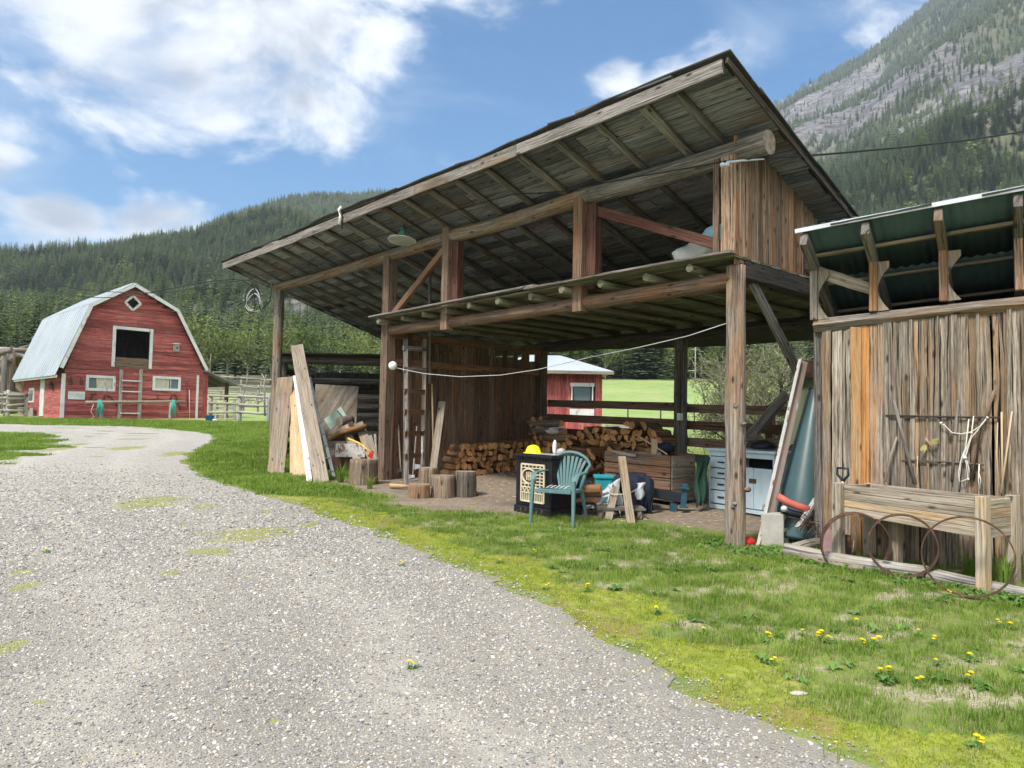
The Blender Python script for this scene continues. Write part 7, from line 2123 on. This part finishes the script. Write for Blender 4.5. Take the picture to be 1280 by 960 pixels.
mb = MB(); o2 = side*.055; mb.beam(b0+o2+Vector((0, .02, 0)), t1+o2+Vector((0, .02, 0)), .11, .012, side=side); mb.build('web', MAT['rustwhite'] if False else paint('pinkish_primer', (.32, .24, .21), (.45, .42, .40), .15, .7, 6), chn)
mb = MB(); pts = [P(1001, 450, 8.5), P(1018, 451, 8.55), P(1017, 473, 8.55), P(998, 470, 8.5)]; mb.prism(pts, Vector((0, .03, 0))); tag(mb.build('rusty_plate', MAT['rust']), 'brown rusty plate at the top of the white steel channel', 'plate')
mb = MB(); pts = [P(999, 468, 8.6), P(1019, 472, 8.62), P(1019, 520, 8.6), P(985, 560, 8.55), P(980, 540, 8.55)]; mb.prism(pts, Vector((0, .015, 0))); tag(mb.build('greenish_panel', MAT['greencloth'] if False else paint('faded_green_panel', (.20, .23, .15), (.3, .3, .2), .15, .5, 4)), 'faded olive green panel standing behind the teal cone', 'panel')
mb = MB(); mb.tube([P(972, 620, 7.95), P(985, 628, 7.92), P(998, 633, 7.9), P(1011, 637, 7.88)], .04, 12); tag(mb.build('red_pipe', MAT['redpipe']), 'short faded red plastic pipe in front of the teal cone', 'pipe')
mb = MB(); mb.tube([P(978, 637, 7.95), P(988, 641, 7.95), P(1003, 644, 7.9)], .045, 10, r1=.035); tag(mb.build('black_fitting', MAT['blackmetal']), 'black stub of pipe under the faded red pipe', 'pipe')
mb = MB(); mb.lathe(P(980, 636, 7.88), [(.03, 0), (.035, .01), (.0, .02)], 12, axis=(-.3, -1, 0)); tag(mb.build('pale_disc', MAT['white']), 'small white cap beside the black pipe stub', 'cap')
mb = MB(); mb.beam(P(997, 660, 7.75), P(1020, 624, 7.95), .05, .035, segs=1); tag(mb.build('silver_bar', MAT['alu']), 'pale silver bar slanting up in front of the teal cone', 'bar')
bk = G(962, 685); bz = bk.z-.01
blk = thing('cinder_block', 'grey concrete block standing on end in the weeds by the round front post', 'block', bk)
bd_ = Vector((.95, -.25, 0)).normalized(); bn_ = Vector((.25, .95, 0)).normalized()
K0 = G(951, 683); 
fx = Vector((.97, -.22, 0)).normalized(); fy = Vector((.60, .80, 0)).normalized()
K1 = K0+fx*.235; hb = .36
mb = MB(); mb.prism([K0, K1, K1+fy*.03, K0+fy*.03], Vector((0, 0, hb))); mb.prism([K0+fy*.20, K1+fy*.20, K1+fy*.17, K0+fy*.17], Vector((0, 0, hb)))
for (z0, z1) in ((0, .035), (hb/2-.02, hb/2+.02), (hb-.035, hb)): mb.prism([K0+fy*.03+Vector((0, 0, z0)), K1+fy*.03+Vector((0, 0, z0)), K1+fy*.17+Vector((0, 0, z0)), K0+fy*.17+Vector((0, 0, z0))], Vector((0, 0, z1-z0)))
mb.build('block_body', MAT['concrete'], blk, bevel=.006)
mb = MB()
for k in range(14):
    a_ = random.uniform(0, 6.28); c = P(1010+random.uniform(-12, 10), 672+random.uniform(-20, 6), 7.75); mb.tube([c+Vector((random.uniform(-.15, .15), random.uniform(-.1, .1), random.uniform(-.1, .15))) for _ in range(4)], .004, 4)
tag(mb.build('wire_tangle', MAT['rust']), 'tangle of thin rusty wire at the foot of the plank shed corner', 'wire')
c = G(939, 684); mb = MB(); blob(mb, c+Vector((.0, .1, .04)), .07, .07, .06, 6, 10, 6, .15); tag(mb.build('red_bag', MAT['redpaint']), 'small dark red bag on the ground right of the round front post', 'bag')
stick([P(1066, 690, 7.3), P(1069, 660, 7.4), P(1075, 645, 7.45)], .006, 'rope', 'string', 'knotted pale string hanging under the left end of the planter', 'string')
mb = MB(); c = G(1036, 700); 
mb.plank(P(1037, 700, 7.45), P(1037, 662, 7.5), Vector((1, 0, 0)), .12, .02); tag(mb.build('pink_board', paint('pink_paint', (.35, .22, .23), (.3, .25, .22), .2, .7, 6)), 'faded pink board against the wall left of the planter leg', 'board')

# ------------------------------------------------------------------ stumps, axes and tools by the left wall
random.seed(77)
def stump(px, py, rpx, hpx, label, bark='stumpbark'):
    c = G(px, py); sc = c.y/900.0; r_ = rpx*sc; h_ = hpx*sc; mb = MB()
    mb.log(c+Vector((0, r_*.6, -.05)), c+Vector((0, r_*.6, h_)), r_*1.08, r_*.97, 22, 6, .035, cap_mi=1, knots=3)
    return tag(mb.build('chopping_stump', [MAT[bark], MAT['logend']]), label, 'stump')
stump(452, 606, 17.5, 31, 'large pale chopping stump with the red-headed axe in it, left of the brown post')
stump(523, 623, 13.5, 17, 'small grey stump lowest and leftmost of the front three')
stump(553, 622, 14.5, 27, 'reddish brown stump in the middle of the front three')
stump(581, 621, 13.5, 31, 'dark brown stump rightmost of the front three', 'bark')
stump(534, 607, 12, 22, 'brown stump behind the front three, under the white-handled axe')
mb = MB(); mb.log(G(487, 611)+Vector((0, 0, .05)), G(511, 612)+Vector((0, 0, .05)), .04, .03, 8, 3); tag(mb.build('split_kindling', MAT['newwood']), 'pale strip of split kindling lying left of the small grey stump', 'kindling')
def axe(p_head, p_end, hmat, headmat, label, name='axe', r_=.017, hs=.11, curve=.0, double=False):
    h = Vector(p_head); e = Vector(p_end); t = thing(name, label, name, h); d_ = (e-h).normalized(); sd_ = d_.cross(Vector((.1, 1, 0))).normalized()
    mb = MB(); mid = h.lerp(e, .55)+sd_*curve; mb.tube([h-d_*.03, h.lerp(e, .25)+sd_*curve*.4, mid, h.lerp(e, .85)+sd_*curve*.3, e], r_, 8, r1=r_*1.15); mb.build('handle', MAT[hmat], t)
    n_ = sd_.cross(d_); mb = MB()
    rings = [[h+sd_*x+d_*zz+n_*yy for zz, yy in ((-w, -tt), (w, -tt), (w, tt), (-w, tt))] for x, w, tt in ((-.035, .028, .016), (.02, .030, .016), (hs*.7, .045, .008), (hs, .06, .001))]
    mb.loft(rings); mb.build('head', MAT[headmat], t); return t
axe(P(465, 566, 13.35), P(435, 548, 13.5), 'yellowhandle', 'redpaint', 'axe with yellow handle and red head resting on the large chopping stump', hs=.10, curve=-.03)
axe(P(527, 583, 13.0), P(529, 522, 13.4), 'white', 'steelblade', 'white-handled axe standing head down on the stump by the wooden ladder', hs=.13)
axe(P(501, 588, 13.3), P(498, 531, 13.6), 'board', 'iron', 'grey-handled maul leaning left of the wooden ladder', 'maul', .014, .08)
axe(P(516, 596, 13.1), P(521, 533, 13.7), 'grey', 'steelblade', 'grey-handled hatchet leaning behind the wooden ladder rungs', 'maul', .013, .08)
mb = MB(); mb.tube([G(541, 601)+Vector((0, .2, 0)), P(540, 480, 13.9)], .017, 7); tag(mb.build('broom_pole', MAT['palewood']), 'long tan pole leaning on the plank wall right of the ladder', 'pole')
lean(539, 605, 553, 502, 13.9, .135, .03, 'leaning_board', 'pale grey board leaning on the plank wall behind the middle stump', 'board', 'board')
lad = thing('wooden_ladder', 'tall homemade wooden ladder leaning on the left plank wall', 'ladder', G(509, 606))
la0, la1 = G(508, 608), P(507, 424, 13.35); lb0, lb1 = G(527, 603)+Vector((0, .15, 0)), P(531, 424, 13.6)
mb = MB(); mb.beam(la0, la1, .085, .045, side=(1, 0, 0), segs=4, wob=.003); mb.build('rail', MAT['grey'], lad, bevel=.003)
mb = MB(); mb.beam(lb0, lb1, .075, .045, side=(1, 0, 0), segs=4, wob=.003); mb.build('rail', MAT['board'], lad, bevel=.003)
zA, zB_ = la0.z, la1.z
for k, py in enumerate((436, 463, 490, 515, 541, 567)):
    f = (P(508, py, 13.4).z-zA)/(zB_-zA); p = la0.lerp(la1, f); q = lb0.lerp(lb1, f); e_ = (q-p).normalized()
    mb = MB(); mb.beam(p-e_*.05+Vector((0, -.04, 0)), q+e_*.05+Vector((0, -.04, -.02)), .03, .09, segs=2, wob=.003); mb.build('rung', MAT['brown' if k > 1 else 'grey'], lad, bevel=.003)

# ------------------------------------------------------------------ boards and ladder leaning on the end post
random.seed(78)
YT = 16.35
lean(345, 594, 357, 472, YT, .36, .05, 'leaning_board', 'wide grey-tan board leaning furthest left on the end post', 'board', 'board', segs=8)
lean(376, 598, 371, 484, YT, .30, .04, 'leaning_board', 'wide fresh yellow sawn board leaning behind the ladder', 'board', 'newwood')
lean(367, 595, 366, 490, YT, .14, .04, 'leaning_board', 'narrow yellow edge board left of the wide fresh one', 'board', 'newwood')
lean(402, 604, 371, 432, YT-.35, .27, .05, 'leaning_board', 'long grey-tan board crossing over the aluminium ladder', 'board', 'board', segs=9)
lean(395, 600, 384, 540, 15.6, .16, .03, 'leaning_board', 'dark grey board low behind the aluminium ladder', 'board', 'grey')
al = thing('aluminium_ladder', 'paint-splashed aluminium step ladder leaning folded among the boards', 'ladder', G(386, 601))
l0, l1, r0_, r1_ = G(387, 602), P(369, 470, YT-.15), G(418, 599), P(387, 472, YT-.1)
mb = MB(); mb.beam(l0, l1, .10, .03, side=(1, 0, 0)); mb.build('rail', MAT['white'], al); mb = MB(); mb.beam(r0_, r1_, .06, .03, side=(1, 0, 0)); mb.build('rail', MAT['alu'], al)
for k in range(9):
    f = .07+k*.11; mb = MB(); mb.beam(l0.lerp(l1, f), r0_.lerp(r1_, f), .08, .02); mb.build('rung', MAT['alu'], al)
for f0, f1 in ((.02, .1), (.2, .28)):
    mb = MB(); mb.tube([l0.lerp(l1, f0), l0.lerp(l1, f1).lerp(r0_.lerp(r1_, f1), .35)], .012, 5); mb.build('brace', MAT['alu'], al)

# ------------------------------------------------------------------ dark log crib behind the left bay
random.seed(79)
YK = 18.2
crb = thing('log_crib_shed', 'low dark log crib shed open at the front, behind the leaning boards', 'shed', (P(410, 560, YK).x, YK, gz1(P(410, 560, YK).x, YK)))
xl, xr = P(352, 500, YK).x, P(520, 500, YK).x; zr = P(420, 450, YK).z
gk = gz1(xl, YK)
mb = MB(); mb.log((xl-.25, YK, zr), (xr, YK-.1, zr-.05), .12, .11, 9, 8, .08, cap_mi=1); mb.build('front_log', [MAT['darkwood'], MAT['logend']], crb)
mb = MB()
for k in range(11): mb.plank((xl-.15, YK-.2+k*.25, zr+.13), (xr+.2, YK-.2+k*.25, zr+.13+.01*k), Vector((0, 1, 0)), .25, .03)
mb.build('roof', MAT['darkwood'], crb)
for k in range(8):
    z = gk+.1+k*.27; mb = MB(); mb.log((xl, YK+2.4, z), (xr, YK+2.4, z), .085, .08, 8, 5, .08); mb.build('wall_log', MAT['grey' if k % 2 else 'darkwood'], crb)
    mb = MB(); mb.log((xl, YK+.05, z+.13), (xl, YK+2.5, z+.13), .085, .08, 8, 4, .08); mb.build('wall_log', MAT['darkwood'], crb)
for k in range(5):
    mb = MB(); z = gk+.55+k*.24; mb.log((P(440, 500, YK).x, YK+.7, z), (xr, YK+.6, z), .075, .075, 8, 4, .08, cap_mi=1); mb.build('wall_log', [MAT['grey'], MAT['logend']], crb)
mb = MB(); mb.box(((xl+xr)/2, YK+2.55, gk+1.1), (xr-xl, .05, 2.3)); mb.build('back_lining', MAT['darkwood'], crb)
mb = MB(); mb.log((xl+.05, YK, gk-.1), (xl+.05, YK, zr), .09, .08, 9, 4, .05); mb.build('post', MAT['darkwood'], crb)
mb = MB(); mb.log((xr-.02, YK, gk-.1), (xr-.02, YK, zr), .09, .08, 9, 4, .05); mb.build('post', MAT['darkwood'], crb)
# plywood and the junk in front
mb = MB(); pts = [P(393, 567, 16.7), P(443, 562, 16.9), P(448, 483, 17.5), P(394, 480, 17.4)]; mb.prism(pts, Vector((0, .03, .0))); tag(mb.build('plywood_sheet', MAT['ply']), 'weathered grey plywood sheet leaning in the dark crib shed', 'plywood')
mb = MB(); pts = [P(405, 524, 16.3), P(426, 508, 16.5), P(433, 520, 16.4), P(413, 537, 16.2)]; mb.prism(pts, Vector((0, .04, 0))); pnl = tag(mb.build('mint_panel', MAT['mint']), 'pale mint green metal panel tilted against the plywood', 'panel')
mb = MB(); mb.beam(P(421, 513, 16.3), P(428, 521, 16.22), .012, .02); mb.build('handle', MAT['blackmetal'], pnl)
mb = MB(); mb.log(P(424, 527, 16.1), P(436, 525, 16.1)+Vector((0, .3, 0)), .11, .1, 12, 3, .06, cap_mi=1); tag(mb.build('round_log', [MAT['grey'], MAT['logend']]), 'round grey log end lying below the mint green panel', 'log')
def junk(p0, p1, w, th, mat, label, cat='board', nm='junk_board'):
    mb = MB(); p0 = P(*p0); p1 = P(*p1); mb.plank(p0, p1, Vector((1, 0, .2)), w, th); return tag(mb.build(nm, MAT[mat], bevel=.003), label, cat)
junk((452, 590, 15.0), (431, 532, 15.9), .17, .04, 'board', 'tan board slanting up to the left from behind the axe stump')
junk((462, 590, 15.2), (437, 528, 16.1), .15, .03, 'redbrown', 'dark red board beside the tan slanting one')
junk((470, 585, 15.0), (448, 529, 15.9), .19, .04, 'board', 'grey-tan board slanting up behind the axe head')
junk((474, 590, 14.9), (461, 545, 15.4), .14, .04, 'board', 'short grey board nearest the brown post')
junk((471, 575, 14.6), (469, 543, 14.9), .05, .04, 'greyrail', 'thin pale stick upright beside the brown post')
mb = MB(); c = P(440, 566, 15.6); c.z = gz1(c.x, c.y)+.17; mb.box(c, (.75, .4, .34)); t = mb.build('low_chest', MAT['redbrown'], bevel=.01); tag(t, 'dark red low chest with a flaking white panel behind the axe stump', 'chest')
mb = MB(); mb.box(P(438, 563, 15.3), (.62, .03, .28)); mb.build('white_panel', MAT['rustwhite'], t)
for k in range(6):
    p0 = P(410+k*3, 548-k*1.5, 16.0-.1*k); mb = MB(); mb.log(p0, p0+Vector((.55, .1, .03*k)), .06, .05, 8, 3, .06, cap_mi=1); tag(mb.build('split_log', [MAT['firebark'], MAT['fireend']]), 'orange-brown split log in the heap under the mint green panel', 'log', 'split logs heaped under the mint panel')
for k in range(4):
    c = P(412+k*4, 566+k*2, 15.8); mb = MB(); mb.log(Vector((c.x, c.y, gz1(c.x, c.y))), c+Vector((0, 0, .1)), .09, .08, 8, 2, .1, cap_mi=1); tag(mb.build('log_round', [MAT['bark'], MAT['logend']]), 'dark log round standing behind the foot of the aluminium ladder', 'log', 'log rounds behind the aluminium ladder')
# tufts of long grass (countable clumps)
def tuft(px, py, label, sc=1.0, n_=60, h=.42):
    c = G(px, py); mb = MB()
    for i in range(n_):
        a = random.uniform(0, 6.283); hh = h*sc*random.uniform(.5, 1); dr = Vector((math.cos(a), math.sin(a), 0)); sd_ = Vector((-dr.y, dr.x, 0)); ln = hh*random.uniform(.15, .6); b_ = c+dr*random.uniform(0, .07)*sc
        w = .0055*sc; t_ = random.random(); k = len(mb.v)
        mb.v.extend([tuple(q) for q in (b_-sd_*w, b_+sd_*w, b_+dr*ln*.4+sd_*w+Vector((0, 0, hh*.6)), b_+dr*ln*.4-sd_*w+Vector((0, 0, hh*.6)), b_+dr*ln*1.3+Vector((0, 0, hh*random.uniform(.7, 1))))])
        mb.face((k, k+1, k+2, k+3), [(0, 0)]*4, t_); mb.face((k+3, k+2, k+4), [(0, 0)]*3, t_)
    return tag(mb.build('grass_tuft', MAT['grass']), label, 'grass tuft')
tuft(425, 603, 'tall grass tuft between the aluminium ladder and the axe stump')
tuft(462, 611, 'tall grass tuft at the right foot of the axe stump', .7)
tuft(1212, 722, 'long grass tuft left of the front right planter leg', .8, 70); tuft(1255, 733, 'long grass tuft inside the right hoop beside the planter leg', .9, 70); tuft(1276, 720, 'long grass tuft at the right edge of the bed', .9, 70)
tuft(707, 654, 'small green weed under the garden chair', .4, 30)
# twigs and bark chips on the bare earth
mb = MB()
for k in range(260):
    s = random.uniform(.2, 7.0); t = random.uniform(-.2, 3.0); p = S3(s, t, 0); p.z = gz1(p.x, p.y)+.008; a = random.uniform(0, 6.28); L_ = random.uniform(.02, .07)
    mb.beam(p, p+Vector((math.cos(a)*L_, math.sin(a)*L_, .004)), .018, .008)
o = mb.build('wood_chips', MAT['palewood']); o['kind'] = 'stuff'; tag(o, 'pale wood chips and bark crumbs scattered on the bare earth', 'wood chips')

# ------------------------------------------------------------------ dandelions
random.seed(80)
DAND = [(683, 733), (668, 690), (820, 764), (1026, 798), (1078, 806), (1092, 805), (960, 799), (1100, 841), (1146, 853), (1170, 828), (1168, 802), (1222, 932), (1213, 823), (1250, 780), (1262, 783),
        (1003, 790), (880, 788), (1038, 800), (515, 832), (58, 688), (502, 704), (1158, 716), (1112, 842), (1148, 790), (712, 700), (735, 735), (625, 700), (1186, 742), (964, 828), (1210, 850), (1070, 778)]
DP = []
for i in range(3):
    st = MB(); fl = MB(); nf = [1, 3, 2][i]
    for k in range(nf):
        o_ = Vector((random.uniform(-.05, .05), random.uniform(-.05, .05), 0)) if k else Vector(); h = random.uniform(.05, .085)
        st.tube([o_, o_+Vector((.005, 0, h))], .0028, 5); c = o_+Vector((.005, 0, h))
        for q in range(16):
            a = q*.3927; 
            for lr, lz in ((.021, .004), (.014, .009)):
                d_ = Vector((math.cos(a+lz*40), math.sin(a+lz*40), 0)); s_ = Vector((-d_.y, d_.x, 0))
                fl.poly([c-s_*.002, c+d_*lr-s_*.004+Vector((0, 0, lz)), c+d_*lr+s_*.004+Vector((0, 0, lz)), c+s_*.002], tone=.5)
        fl.lathe(c, [(.012, 0), (.012, .007), (0, .010)], 10)
    lv = leafy(14, .10, .026, MAT['weed'], .3)
    DP.append((st.build('stem', MAT['weed'], link=False).data, fl.build('flower', MAT['petal'], link=False).data, lv.data))
def where(px, py):
    if px < 100: return 'on the left of the gravel'
    if px < 560: return 'low on the gravel' if py > 800 else 'at the gravel edge'
    if px < 760: return 'before the garden chair'
    if px < 900: return 'in the middle of the lawn'
    if px < 1050: return 'below the round front post'
    if py < 760: return 'in the weeds by the hoops'
    if py > 880: return 'at the lower right corner of the lawn'
    return 'on the lawn below the planter'
DAND.sort(); _cnt = {}; _tot = {}
for px, py in DAND: _tot[where(px, py)] = _tot.get(where(px, py), 0)+1
for i, (px, py) in enumerate(DAND):
    q = G(px, py+4); sm = DP[i % 3]; w_ = where(px, py); ci = _cnt.get(w_, 0); _cnt[w_] = ci+1; od = (ordw(ci, _tot[w_])+' of those ') if _tot[w_] > 1 else ''
    o = bpy.data.objects.new('dandelion', None); COL.objects.link(o); o.location = q; o.rotation_euler = (0, 0, random.uniform(0, 6.28)); k = random.uniform(.55, .9); o.scale = (k, k, k); o.empty_display_size = .05
    tag(o, 'yellow dandelion, '+od+w_, 'dandelion', 'dandelions '+w_)
    for nm, me in zip(('stem', 'flower', 'leaves'), sm):
        c = bpy.data.objects.new(nm, me); COL.objects.link(c); c.parent = o
# ------------------------------------------------------------------ valley haze
zmin, zmax = float(Zg.min()), float(Zg.max())
mb = MB(); mb.box((0, 0, (zmin-1+zmax+30)/2), (12600, 12600, zmax-zmin+31))
m = bpy.data.materials.new('valley_haze'); m.use_nodes = True; t = m.node_tree; t.nodes.clear()
out = t.nodes.new('ShaderNodeOutputMaterial'); pv = t.nodes.new('ShaderNodeVolumePrincipled')
pv.inputs['Color'].default_value = (.72, .84, 1.0, 1); pv.inputs['Density'].default_value = .00021; pv.inputs['Anisotropy'].default_value = 0.1
t.links.new(pv.outputs[0], out.inputs['Volume'])
hz_ = mb.build('haze', m); hz_['kind'] = 'stuff'; tag(hz_, 'thin bluish haze filling the valley', 'haze')
for o in bpy.data.objects:
    if '_org' in o: del o['_org']
